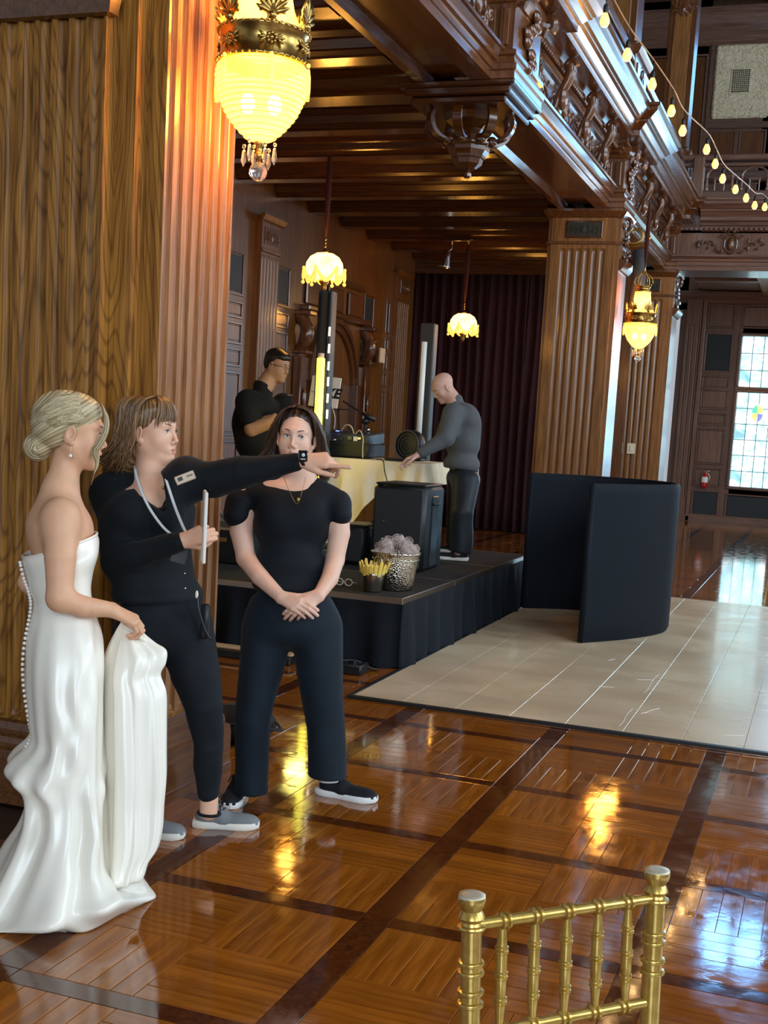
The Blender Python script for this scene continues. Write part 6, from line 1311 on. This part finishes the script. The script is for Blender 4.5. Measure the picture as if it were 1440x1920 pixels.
# cardigan
S = Blob(); o_ = .018
S.ell(D(283, 958, T1), (.185, .112, .085), Rt, .05); S.ell(chst, (.168, .128, .15), Rt, .05); S.ell(D(288, 1075, T1), (.165, .125, .14), Rt, .06); S.ell(D(296, 1115, T1), (.185, .14, .07), Rt, .05); S.ell(D(312, 960, T1-.10), (.07, .06, .07), Rt, .05); S.ell(D(262, 965, T1-.08), (.07, .06, .07), Rt, .05)
S.chain([shL, D(400, 898, T1-.06), elL], [.078, .070, .060], .05); S.chain([elL, D(553, 866, T1-.155)], [.060, .036], .01); S.chain([shR, elR], [.078, .066], .05); S.chain([elR, D(336, 1017, T1-.255)], [.064, .036], .015)
S.cap(nb+np.array([0, 0, -.06]), shL, .06, .07, .05); S.cap(nb+np.array([0, 0, -.06]), shR, .06, .07, .05)
vn = D(313, 955, T1-.12)
S.cap(nb+np.array([0, 0, .08]), nb+fb*.02+np.array([0, 0, .02]), .066, .060, .008, 's'); S.cap(D(328, 918, T1-.05), D(350, 902, T1-.04), .075, .07, .04)
for t in np.linspace(0, 1, 6): v0 = nb+(D(312, 962, T1-.10)-nb)*t; v0 = v0+tc*(.045+.02*t); S.cap(v0, v0+tc*.2, .050*(1-t)+.005, .050*(1-t)+.005, .004, 's')
S.plane(D(296, 1127, T1), (0, 0, -1), .01); S.plane(D(553, 866, T1-.155), D(600, 858, T1-.18)-D(553, 866, T1-.155)) if False else None
attr_mesh('cardigan', [S.mesh(.006, disp=folds(.006, 24, 3, (0, 0, 1), .3))], blk, coord, paint=lambda V: np.ones((len(V), 3)))
S = Blob(); S.ell(D(298, 1150, T1), (.17, .13, .10), Rt, .05); S.ell(D(300, 1195, T1), (.175, .14, .09), Rt, .05); S.chain([hipF, D(366, 1260, T1-.05), knF, D(391, 1400, T1-.08), D(391, 1484, T1-.05)], [.110, .092, .070, .055, .044], .05); S.chain([hipB, knB, anB+np.array([0, 0, .02])], [.10, .068, .05], .05); S.plane(D(391, 1492, T1-.05), (0, 0, -1), .004) if False else None
attr_mesh('trousers', [S.mesh(.006, disp=folds(.004, 26, 9, (0, 0, 1), -.2))], blk2, coord, paint=lambda V: np.ones((len(V), 3)))
up1 = cloth('grey_mesh_upper', (.17, .18, .19), .7, .1, 900, .5, .2); so1 = mat('off_white_sole', (.72, .68, .60), .6)
shoe(coord, at_z(362, 1548, 0), at_z(486, 1553, 0), upper=up1, sole=so1); shoe(coord, anB*np.array([1, 1, 0])+np.array([-.05, .02, 0]), anB*np.array([1, 1, 0])+np.array([.16, .08, 0]), upper=up1, sole=so1)
MB().tube([D(393, 1503, T1-.04)+np.array([.042*math.cos(a), .036*math.sin(a), -.045]) for a in np.linspace(0, 6.28, 16)[:-1]], .006, 6, close=True).build('sock', blk2, coord, True)
lan = mat('grey_ribbon', (.52, .55, .56), .5)
for pts in (((252, 862, .03), (256, 895, -.075), (276, 945, -.165), (303, 985, -.20), (325, 1005, -.225)), ((306, 880, -.05), (313, 905, -.135), (328, 950, -.185), (342, 985, -.205), (350, 1000, -.225))):
    MB().tube(spline([D(x, y, T1+dz) for x, y, dz in pts], 24), .0058, 6, flat=.35).build('lanyard', lan, coord, True)
MB().box(D(338, 1036, T1-.235), (.055, .006, .08), R=np.stack([sr, -tc, [0, 0, 1]], 1)@rotm('Y', 14), b=.004).build('card_holder', mat('smoked_plastic', (.06, .06, .065), .12), coord)
Rb = np.stack([sr, -tc, [0, 0, 1]], 1)@rotm('Y', -24)@rotm('X', -8); cbd = D(347, 896, T1-.125); MB().box(cbd, (.075, .006, .033), R=Rb, b=.003).build('name_badge', mat('tan_badge', (.50, .36, .25), .4), coord); q = MB(); q.box(cbd+Rb@np.array([-.018, -.004, .002]), (.018, .002, .014), R=Rb)
for k in range(4): q.box(cbd+Rb@np.array([.010+.006*k, -.004, .002]), (.0035, .002, .006), R=Rb)
q.build('badge_print', ink, coord)
MB().tube(spline([nb+R@np.array([x, .056-.3*abs(x)**1.3, z]) for x, z in ((-.05, .0), (-.03, -.025), (0, -.045), (.03, -.025), (.05, 0))], 14), .001, 4).build('necklace', brass, coord, True); MB().ball(D(306, 914, T1-.105), .006, 8, 6).build('pendant', gold, coord, True)
wt = MB(); wv_ = wrL-(wrL-elL)/np.linalg.norm(wrL-elL)*(-.008); dw = (wrL-elL)/np.linalg.norm(wrL-elL); Rw = frame_from(dw, tc*.55+np.array([0, 0, .83])); wt.tube([wv_+Rw@np.array([.031*math.cos(a), 0, .029*math.sin(a)]) for a in np.linspace(0, 6.28, 21)[:-1]], .011, 8, close=True, flat=.25); wst = wt.build('watch_strap', black_p, coord, True)
Rw2 = np.stack([dw, -tc, np.cross(dw, -tc)], 1); Rw2 = frame_from(-tc, (0, 0, 1)); cw = D(568, 855, T1-.20); MB().box(cw, (.036, .012, .042), R=Rw2, b=.005).build('watch_case', mat('dark_steel', (.25, .25, .25), .25, 1), wst, auto=True); MB().box(cw+tc*.0065, (.030, .003, .036), R=Rw2, b=.001).build('watch_screen', mat('watch_glass', (.01, .01, .012), .05), wst); q = MB(); q.ball(cw+tc*.0085+np.array([0, 0, .004]), .007, 8, 5); q.box(cw+tc*.0085+np.array([0, 0, -.011]), (.018, .001, .003), R=Rw2); q.build('watch_face_print', mat('pale_print', (.6, .6, .6), .5), wst)
# papers/folder held upright in her right hand, radio at the hip, buttons
fo = MB(); Rf = np.stack([sr*.5-tc*.86, sr, [0, 0, 1]], 1); vv = _ray(384, 985); vv /= np.linalg.norm(vv); fo.box(D(383, 987, T1-.30), (.15, .012, .25), R=frame_from(np.cross(vv, [0, 0, 1])+vv*.02)@rotm('Z', 1.5), b=.003); fo = fo.build('clipboard', mat('white_card', (.7, .66, .6), .5), None, loc=D(384, 985, T1-.29)); tag(fo, 'white clipboard held edge on by the pointing woman', 'clipboard')
pe_ = MB().tube([D(381, 1020, T1-.30), D(379, 1052, T1-.30)], .0065, 8).build('pen', mat('white_pen', (.75, .75, .72), .3), None, True, loc=D(380, 1036, T1-.30)); tag(pe_, 'white pen poking from under the pointing woman’s fist', 'pen')
for x, y in ((347, 1041), (346, 1075), (347, 1103), (312, 905)): MB().ball(D(x, y, T1-.14-(.0 if y > 1000 else -.02)), .004, 8, 5).build('shirt_button', chrome, coord, True)
MB().box(D(385, 1165, T1-.13), (.03, .03, .13), b=.008).build('radio', black_p, coord, auto=True); MB().tube(spline([D(370, 1112, T1-.15), D(372, 1140, T1-.16), D(384, 1180, T1-.15), D(396, 1200, T1-.14)], 12), .004, 5).build('radio_cord', black_p, coord, True); MB().ball(D(369, 1115, T1-.155), (.006, .006, .016), 8, 6).build('white_clip', white_p, coord, True)
MB().tube([D(343, 1002+12*t, T1-.262)+np.array([0, 0, 0]) for t in np.linspace(0, 2.4, 8)], .0035, 6).build('bracelet', chrome, coord, True)
# ---------------------------------------------------------------- WOMAN IN A TEE (hands clasped)
T2 = 5.18; b2 = (-2.08, 4.76, 0); tc = np.array([.42, -.907, 0]); sr = np.array([.907, .42, 0]); fb = tc; lb = -sr     # her right is on screen left
fh = tc*math.cos(.16)-sr*math.sin(.16); B = Blob(); hc = D(556, 822, T2)
W, R, spots = head(B, hc, fh+np.array([0, 0, .0]), np.array([.0, 0, 1])+sr*.05, 1.0)
nb = D(566, 893, T2); B.cap(hc+np.array([0, .02, -.07]), nb, .050, .056, .03); Rt = np.stack([sr, tc, [0, 0, 1]], 1)
B.ell(D(550, 925, T2), (.175, .085, .07), Rt, .05); B.ell(D(548, 970, T2), (.15, .10, .13), Rt, .05); B.ell(D(546, 1070, T2), (.13, .10, .14), Rt, .05); B.ell(D(545, 1150, T2), (.165, .12, .12), Rt, .05)
sA = D(462, 935, T2); eA = D(461, 1046, T2-.02); wA = D(527, 1120, T2-.18); sB = D(630, 940, T2); eB = D(628, 1050, T2-.02); wB = D(598, 1116, T2-.18)
B.chain([sA, D(452, 995, T2-.01), eA], [.055, .048, .040], .04); B.chain([eA, D(488, 1082, T2-.10), wA], [.041, .037, .026], .01); B.chain([sB, D(636, 1000, T2), eB], [.055, .046, .039], .04); B.chain([eB, D(618, 1085, T2-.1), wB], [.040, .036, .026], .01)
cl_ = ((.35, .5, .3), (.4, .55, .3), (.45, .6, .35), (.5, .6, .4))
hand(B, wA, D(570, 1140, T2-.24)-wA, tc*.8+np.array([0, 0, .3]), -1, .95, curl=cl_, spread=.03, thumb=(.5, .4)); hand(B, wB, D(560, 1142, T2-.215)-wB, tc*.8+np.array([0, 0, .3]), 1, .95, curl=cl_, spread=.03, thumb=(.5, .5))
kA = D(475, 1310, T2-.02); aA = D(466, 1470, T2+.05); kB = D(606, 1300, T2-.02); aB = D(617, 1452, T2+.02)
B.chain([D(505, 1180, T2), kA, aA], [.09, .058, .036], .03); B.chain([D(590, 1180, T2), kB, aB], [.09, .058, .036], .03)
fine = [B.mesh(.0022, lo=hc-np.array([.15, .16, .16]), hi=hc+np.array([.16, .16, .16])), B.mesh(.0026, lo=wA-np.array([.03, .16, .10]), hi=wB+np.array([.05, .08, .06]))]
V_, Q_ = B.mesh(.006, hi=np.array([9, 9, hc[2]-.145])); bx = (V_ > wA-np.array([.022, .15, .092])).all(1) & (V_ < wB+np.array([.042, .072, .052])).all(1); Q_ = Q_[~bx[Q_].all(1)]
wom = attr_mesh('person', fine+[(V_, Q_)], SK3, None, b2, painter(spots)); tag(wom, 'dark-haired woman in black tee and wide trousers with clasped hands', 'person')
eyes(W, R, 1.0, wom, (.16, .20, .20), (-.30, .05), (.09, .05, .03))
hdk = hairmat('dark_brown_hair', (.018, .009, .006), (.12, .062, .035)); HB = Blob(); HB.ell(W(0, -.030, .050), (.089, .100, .088), R, .01); HB.ell(W(0, -.06, -.04), (.10, .055, .10), R, .04); HB.ell(W(0, -.06, -.125), (.11, .045, .055), R, .04); HB.ell(W(0, .005, .092), (.062, .055, .034), R, .02); HB.ell(W(0, .105, .004), (.078, .10, .094), R, .01, 's')
attr_mesh('hair', [HB.mesh(.0032, disp=lambda P: .0010*np.sin(((P-W(0, 0, 0))@R)[:, 0]*240+5*np.sin(P[:, 2]*22)))], hdk, wom, paint=lambda V: np.clip(np.stack([.25+.25*np.sin(((V-W(0, 0, 0))@R)[:, 0]*240+5*np.sin(V[:, 2]*22))]*3, 1), 0, 1))
mb = MB(); tint = []; cv = []
for i in range(560):
    sx = rnd.choice((-1, 1)); a = rnd.uniform(0, 1); wv = rnd.uniform(0, 6); off = rnd.uniform(0, .022); ln = rnd.uniform(.8, 1.12)
    top = np.array([.006+sx*.004, .068-.13*a, .131+.012*math.sin(3*a)]); q1 = np.array([sx*(.052+.2*off), .064-.11*a, .117]); q2 = np.array([sx*(.081+off*.8), .046-.09*a, .055]); q3 = np.array([sx*(.094+off*1.6), .002-.06*a, -.04]); q4 = np.array([sx*(.106+off*2.0), -.01-.05*a, -.10]); q5 = np.array([sx*(.098+off*2.2+.012*math.sin(wv)), -.01-.05*a+.01*math.sin(wv), -.150*ln])
    pts = spline([top, q1, q2, q3, q4, q5], 18); pts = pts+np.stack([.011*np.sin(np.linspace(0, 11, 18)+wv), .007*np.cos(np.linspace(0, 11, 18)+wv), np.zeros(18)], 1)*np.linspace(0, 1.3, 18)[:, None]; cv.append(([W(*p) for p in pts], .0017+.0015*rnd.random()))
strands(mb, tint, cv, .002, rnd); hair_obj(mb, tint, hdk, wom, 'hair_strands')['kind'] = 'stuff'
S = Blob(); S.ell(D(550, 932, T2), (.195, .10, .06), Rt, .05); S.ell(D(549, 985, T2), (.165, .120, .13), Rt, .05); S.ell(D(546, 1060, T2), (.158, .122, .12), Rt, .05); S.ell(D(545, 1098, T2), (.165, .130, .05), Rt, .05)
S.ell(D(520, 965, T2-.06), (.075, .06, .075), Rt, .05); S.ell(D(578, 967, T2-.06), (.075, .06, .075), Rt, .05)
S.cap(D(520, 918, T2), D(450, 940, T2), .058, .050, .04); S.cap(D(585, 918, T2), D(634, 946, T2), .058, .048, .04); S.cap(D(451, 942, T2), D(447, 962, T2), .054, .056, .02, sq=(tc, .75)); S.cap(D(634, 948, T2), D(637, 966, T2), .050, .052, .02, sq=(tc, .75))
S.cap(nb+np.array([0, 0, .09]), nb+np.array([0, 0, -.012])+tc*.015, .062, .064, .006, 's'); S.plane(D(545, 1118, T2), (0, 0, -1), .02)
S.plane(D(428, 935, T2), D(425, 925, T2)-D(455, 905, T2), .01) if False else None
attr_mesh('tee', [S.mesh(.005, disp=folds(.0045, 20, 21, (0, 0, 1), .3))], blk2, wom, paint=lambda V: np.ones((len(V), 3)))
S = Blob(); S.ell(D(546, 1130, T2), (.172, .132, .075), Rt, .04); S.ell(D(546, 1150, T2), (.186, .136, .07), Rt, .04); S.ell(D(545, 1175, T2), (.180, .138, .09), Rt, .05)
S.chain([D(500, 1185, T2), D(489, 1260, T2), D(474, 1350, T2), D(472, 1440, T2+.03), D(470, 1540, T2+.04)], [.108, .094, .080, .075, .072], .03, sq=(tc, .95)); S.chain([D(594, 1180, T2), D(602, 1260, T2), D(609, 1350, T2), D(614, 1430, T2), D(618, 1520, T2)], [.106, .096, .088, .084, .084], .03, sq=(tc, .95))
zA, zB = D(463, 1483, T2+.04)[2], D(616, 1454, T2)[2]; mid = D(540, 1300, T2); dv = folds(.006, 20, 33, (0, 0, 1), .45)
def cut(P):
    side = (P-mid)@sr; zc = np.where(side < 0, zA, zB); return np.maximum(dv(P), np.where(P[:, 2] < zc+.02, (zc-P[:, 2])*3, -1))
V, Q = S.mesh(.006, disp=cut); Qk = V[Q][:, :, 2].mean(1) > np.where((V[Q].mean(1)-mid)@sr < 0, zA-.006, zB-.006); Q = Q[Qk]
attr_mesh('trousers', [(V, Q)], nav, wom, paint=lambda V: np.ones((len(V), 3)))
so2 = mat('white_sole', (.80, .80, .78), .5); up2 = cloth('black_mesh_upper', (.014, .015, .018), .65, .15, 900, .4)
shoe(wom, at_z(596, 1486, 0), at_z(706, 1506, 0), upper=up2, sole=so2, w_=.050); MB().tube([D(617, 1458+k*2, T2) for k in (0, 1, 4)], .040, 12).build('sock', mat('white_sock', (.8, .8, .8), .8), wom, True)
hA = at_z(452, 1486, 0); shoe(wom, hA, hA+np.array([.06, -.25, 0]), upper=up2, sole=so2, w_=.046)
MB().tube(spline([D(532, 893, T2-.10), D(540, 915, T2-.125), (D(557, 945, T2-.128)), D(568, 915, T2-.125), D(573, 895, T2-.10)], 20), .0011, 4).build('necklace', brass, wom, True); MB().ball(D(559, 937, T2-.135), (.007, .004, .009), 8, 6).build('gold_pendant', gold, wom, True)
ty = mat('tattoo_ink', (.10, .09, .09), .6)
for (x, y, dz) in ((632, 1030, -.052), (638, 1058, -.055), (633, 1068, -.06), (452, 1052, -.055)): MB().tube([D(x+3*math.cos(a), y+4*math.sin(a*1.3), T2+dz) for a in np.linspace(0, 5, 9)], .0011, 4).build('tattoo', ty, wom, True)
# ---------------------------------------------------------------- DJ (big man in black, glasses, looking down)
T3 = 11.62; b3 = (-4.97, 10.7, .48); tc = np.array([.42, -.907, 0]); sr = np.array([.907, .42, 0]); fb = tc*math.cos(1.0)+sr*math.sin(1.0); lb = np.cross(fb, [0, 0, 1]); fh = tc*math.cos(.95)+sr*math.sin(.95)
B = Blob(); hc = D(520, 686, T3); W, R, spots = head(B, hc, fh+np.array([0, 0, -.26]), fh*.26+np.array([0, 0, 1]), 1.22, male=True, fat=1.5)
nb = D(494, 727, T3); B.cap(hc-fh*.03+np.array([0, 0, -.05]), nb, .078, .09, .03); Rt = np.stack([lb, fb, [0, 0, 1]], 1)
B.ell(D(487, 765, T3), (.21, .15, .13), Rt, .06); B.ell(D(487, 830, T3), (.20, .19, .2), Rt, .06); B.ell(D(483, 900, T3), (.19, .18, .15), Rt, .05)
sR = D(463, 752, T3-.12); eR = D(472, 806, T3-.20); wR = D(555, 790, T3-.25); B.chain([sR, eR], [.08, .062], .04); B.chain([eR, D(515, 788, T3-.24), wR], [.068, .060, .034], .02)
hand(B, wR, D(580, 792, T3-.2)-wR, (0, 0, 1), 1, 1.05, curl=(.35, .4, .4, .45)); sL = D(530, 755, T3+.15); eL = D(545, 815, T3+.1); wL = D(585, 795, T3+.02); B.chain([sL, eL], [.075, .055], .04); B.chain([eL, wL], [.055, .034], .02); hand(B, wL, D(605, 800, T3)-wL, (0, 0, 1), -1, 1.05, curl=(.35, .4, .4, .45))
for sx in (-1, 1): h_ = D(480, 930, T3)+lb*.1*sx; B.cap(h_, np.array([h_[0], h_[1], .56]), .10, .05, .03)
dj = attr_mesh('person', [B.mesh(.0055)], SK4, None, b3, painter(spots)); tag(dj, 'heavy-set man in glasses and a black polo bent over the music gear', 'person'); eyes(W, R, 1.22, dj, (.05, .03, .02), (0, -.5), (.02, .012, .01), lash=False)
HB = Blob(); q_ = 1.22; HB.ell(W(0, -.026, .050), np.array((.080, .098, .082))*q_, R, .01); HB.ell(W(0, -.06, .0), np.array((.072, .055, .06))*q_, R, .03); HB.ell(W(0, .034, .080), np.array((.066, .060, .038))*q_, R, .02); HB.ell(W(0, .115, -.03), np.array((.11, .085, .098))*q_, R, .01, 's'); attr_mesh('hair', [HB.mesh(.005, disp=folds(.001, 120, 5))], hairmat('black_hair', (.008, .006, .005), (.03, .022, .016)), dj, paint=lambda V: np.full((len(V), 3), .4))
BD = Blob(); BD.ell(W(0, .052, -.085), (.052, .045, .028), R, .01); BD.ell(W(0, .10, -.064), (.022, .02, .010), R, .008, 's'); attr_mesh('beard', [BD.mesh(.005)], MATS['black_hair'], dj, paint=lambda V: np.full((len(V), 3), .8)) if False else None
S = Blob(); S.ell(D(484, 762, T3), (.245, .18, .13), Rt, .06); S.ell(D(486, 830, T3), (.235, .225, .2), Rt, .06); S.ell(D(483, 880, T3), (.23, .215, .16), Rt, .05); S.ell(D(455, 790, T3), (.1, .1, .18), Rt, .06); S.chain([sR, D(468, 785, T3-.18)], [.115, .098], .05); S.chain([sL, D(538, 785, T3+.12)], [.1, .09], .05); S.cap(nb+np.array([0, 0, -.04]), nb+np.array([0, 0, .005]), .10, .095, .03); S.cap(nb+np.array([0, 0, .0])+fb*.02, nb+np.array([0, 0, .1]), .075, .08, .01, 's'); S.plane(D(480, 925, T3), (0, 0, -1), .02)
attr_mesh('polo', [S.mesh(.009, disp=folds(.008, 13, 8, (0, 0, 1), .3))], cloth('black_polo', (.010, .010, .010), .8, .2), dj, paint=lambda V: np.ones((len(V), 3)))
S = Blob(); 
for sx in (-1, 1): h_ = D(480, 925, T3)+lb*.1*sx; S.cap(h_, np.array([h_[0]+.02*sx, h_[1], .52]), .15, .09, .04)
S.ell(D(481, 920, T3), (.2, .18, .12), Rt, .05); S.plane((0, 0, .50), (0, 0, -1)); attr_mesh('trousers', [S.mesh(.01)], MATS['black_polo'], dj, paint=lambda V: np.ones((len(V), 3)))
for sx in (-1, 1): h_ = D(480, 925, T3)+lb*.11*sx; p_ = np.array([h_[0], h_[1], .481]); shoe(dj, p_-fb*.09, p_+fb*.2, upper=up2, sole=MATS['black_plastic'], laces=False)
for sx in (-1, 1): MB().tube([W(sx*.031+.020*math.cos(a), .104, .008+.014*math.sin(a)) for a in np.linspace(0, 6.28, 15)[:-1]], .0016, 5, close=True).build('eyeglass_rim', black_m, dj, True); MB().tube([W(sx*.052, .10, .012), W(sx*.076, .05, .012), W(sx*.084, -.01, .008)], .0022, 5).build('eyeglass_arm', black_m, dj, True)
MB().tube([W(-.011, .106, .010), W(.011, .106, .010)], .0016, 5).build('eyeglass_bridge', black_m, dj, True); MB().box(D(544, 741, T3-.2), (.05, .008, .010), R=np.stack([sr, -tc, [0, 0, 1]], 1)).build('chest_logo', mat('grey_thread', (.15, .15, .15), .7), dj)
# ---------------------------------------------------------------- MAN IN GREY (bald, bends to the table)
T4 = 10.95; b4 = (-3.15, 10.55, .48); fb = -sr*.95+tc*.25; fb /= np.linalg.norm(fb); lb = np.cross(fb, [0, 0, 1]); B = Blob(); hc = D(831, 727, T4)
W, R, spots = head(B, hc, fb*1.0+np.array([0, 0, -.75]), fb*.6+np.array([0, 0, 1]), 1.04, male=True); nb = D(852, 752, T4); B.cap(hc+fb*-.02, nb, .062, .07, .03); Rt = np.stack([lb, fb, [0, 0, 1]], 1)
B.ell(D(862, 785, T4), (.15, .09, .09), Rt, .05); B.ell(D(868, 830, T4), (.14, .10, .14), Rt, .05); B.ell(D(868, 885, T4), (.14, .10, .12), Rt, .05)
sN = D(850, 775, T4-.16); eN = D(836, 822, T4-.24); wN = D(784, 853, T4-.28); B.chain([sN, eN], [.07, .05], .04); B.chain([eN, wN], [.048, .03], .02); hand(B, wN, D(755, 864, T4-.28)-wN, np.array([0, 0, 1])+sr*-.1, -1, 1.1, curl=((.3, .3, .3), (.45, .5, .4), (.5, .5, .4), (.5, .5, .4)), thumb=(.6, .3))
sF = D(850, 775, T4+.16); eF = D(828, 825, T4+.12); wF = D(790, 852, T4+.05); B.chain([sF, eF, wF], [.07, .048, .03], .04); hand(B, wF, D(765, 862, T4+.03)-wF, (0, 0, 1), 1, 1.05)
ft = at_z(848, 1050, .48); ft2 = at_z(838, 1040, .48)+np.array([-.05, .22, 0])
for f_ in (ft, ft2): B.chain([D(868, 900, T4)+(.08 if f_ is ft else -.08)*-tc*-1, f_+np.array([.05, 0, .45]), f_+np.array([.05, 0, .08])], [.09, .06, .045], .03)
man = attr_mesh('person', [B.mesh(.0055)], SK5, None, b4, painter(spots)); tag(man, 'bald man in a grey quarter-zip bending over the right end of the draped table', 'person'); eyes(W, R, 1.04, man, (.08, .10, .12), (0, -.5), (.25, .2, .16), lash=False)
gz = cloth('grey_fleece', (.085, .088, .092), .85, .4, 500, .2, .08); S = Blob(); S.ell(D(866, 783, T4), (.215, .14, .14), Rt, .06); S.ell(D(878, 805, T4), (.17, .11, .15), Rt, .06); S.ell(D(868, 830, T4), (.20, .155, .17), Rt, .05); S.ell(D(865, 870, T4), (.195, .16, .11), Rt, .05); S.cap(nb+np.array([0, 0, -.05]), nb+np.array([0, 0, .0])+fb*.0, .095, .085, .03); S.cap(D(840, 756, T4), D(826, 735, T4), .055, .05, .01, 's')
S.chain([sN, eN], [.10, .076], .05); S.chain([eN, D(790, 849, T4-.28)], [.076, .046], .02); S.chain([sF, eF, D(795, 848, T4+.05)], [.09, .07, .045], .05); S.plane(D(866, 881, T4), np.array([0, 0, -1])+fb*.08, .015)
attr_mesh('fleece', [S.mesh(.008, disp=folds(.007, 15, 17, (0, 0, 1), .2))], gz, man, paint=lambda V: np.ones((len(V), 3)))
tk = cloth('black_track_trousers', (.014, .017, .020), .45, .2, 600, .1); S = Blob(); S.ell(D(868, 895, T4), (.18, .14, .10), Rt, .05)
for f_, sg in ((ft, -1), (ft2, 1)): S.chain([D(868, 905, T4)-tc*.09*-sg*-1, f_+np.array([.06, 0, .42]), f_+np.array([.06, .0, .10])], [.13, .105, .095], .04)
S.plane((0, 0, .56), (0, 0, -1), .01); attr_mesh('trousers', [S.mesh(.008, disp=folds(.008, 17, 23, (0, 0, 1), .4))], tk, man, paint=lambda V: np.ones((len(V), 3)))
MB().tube(spline([D(897, 880, T4-.12), D(893, 920, T4-.13), D(878, 960, T4-.12), D(869, 1000, T4-.11), D(874, 1030, T4-.1)], 16), .006, 6, flat=.5).build('white_piping', mat('white_piping', (.6, .62, .62), .6), man, True)
for f_ in (ft, ft2): shoe(man, f_+np.array([.14, .03, .002]), f_+np.array([-.155, -.03, .002]), upper=up2, sole=so1, w_=.052)
# ================================================================ bookkeeping
for o in list(bpy.data.objects):
    if '_b' in o: del o['_b']
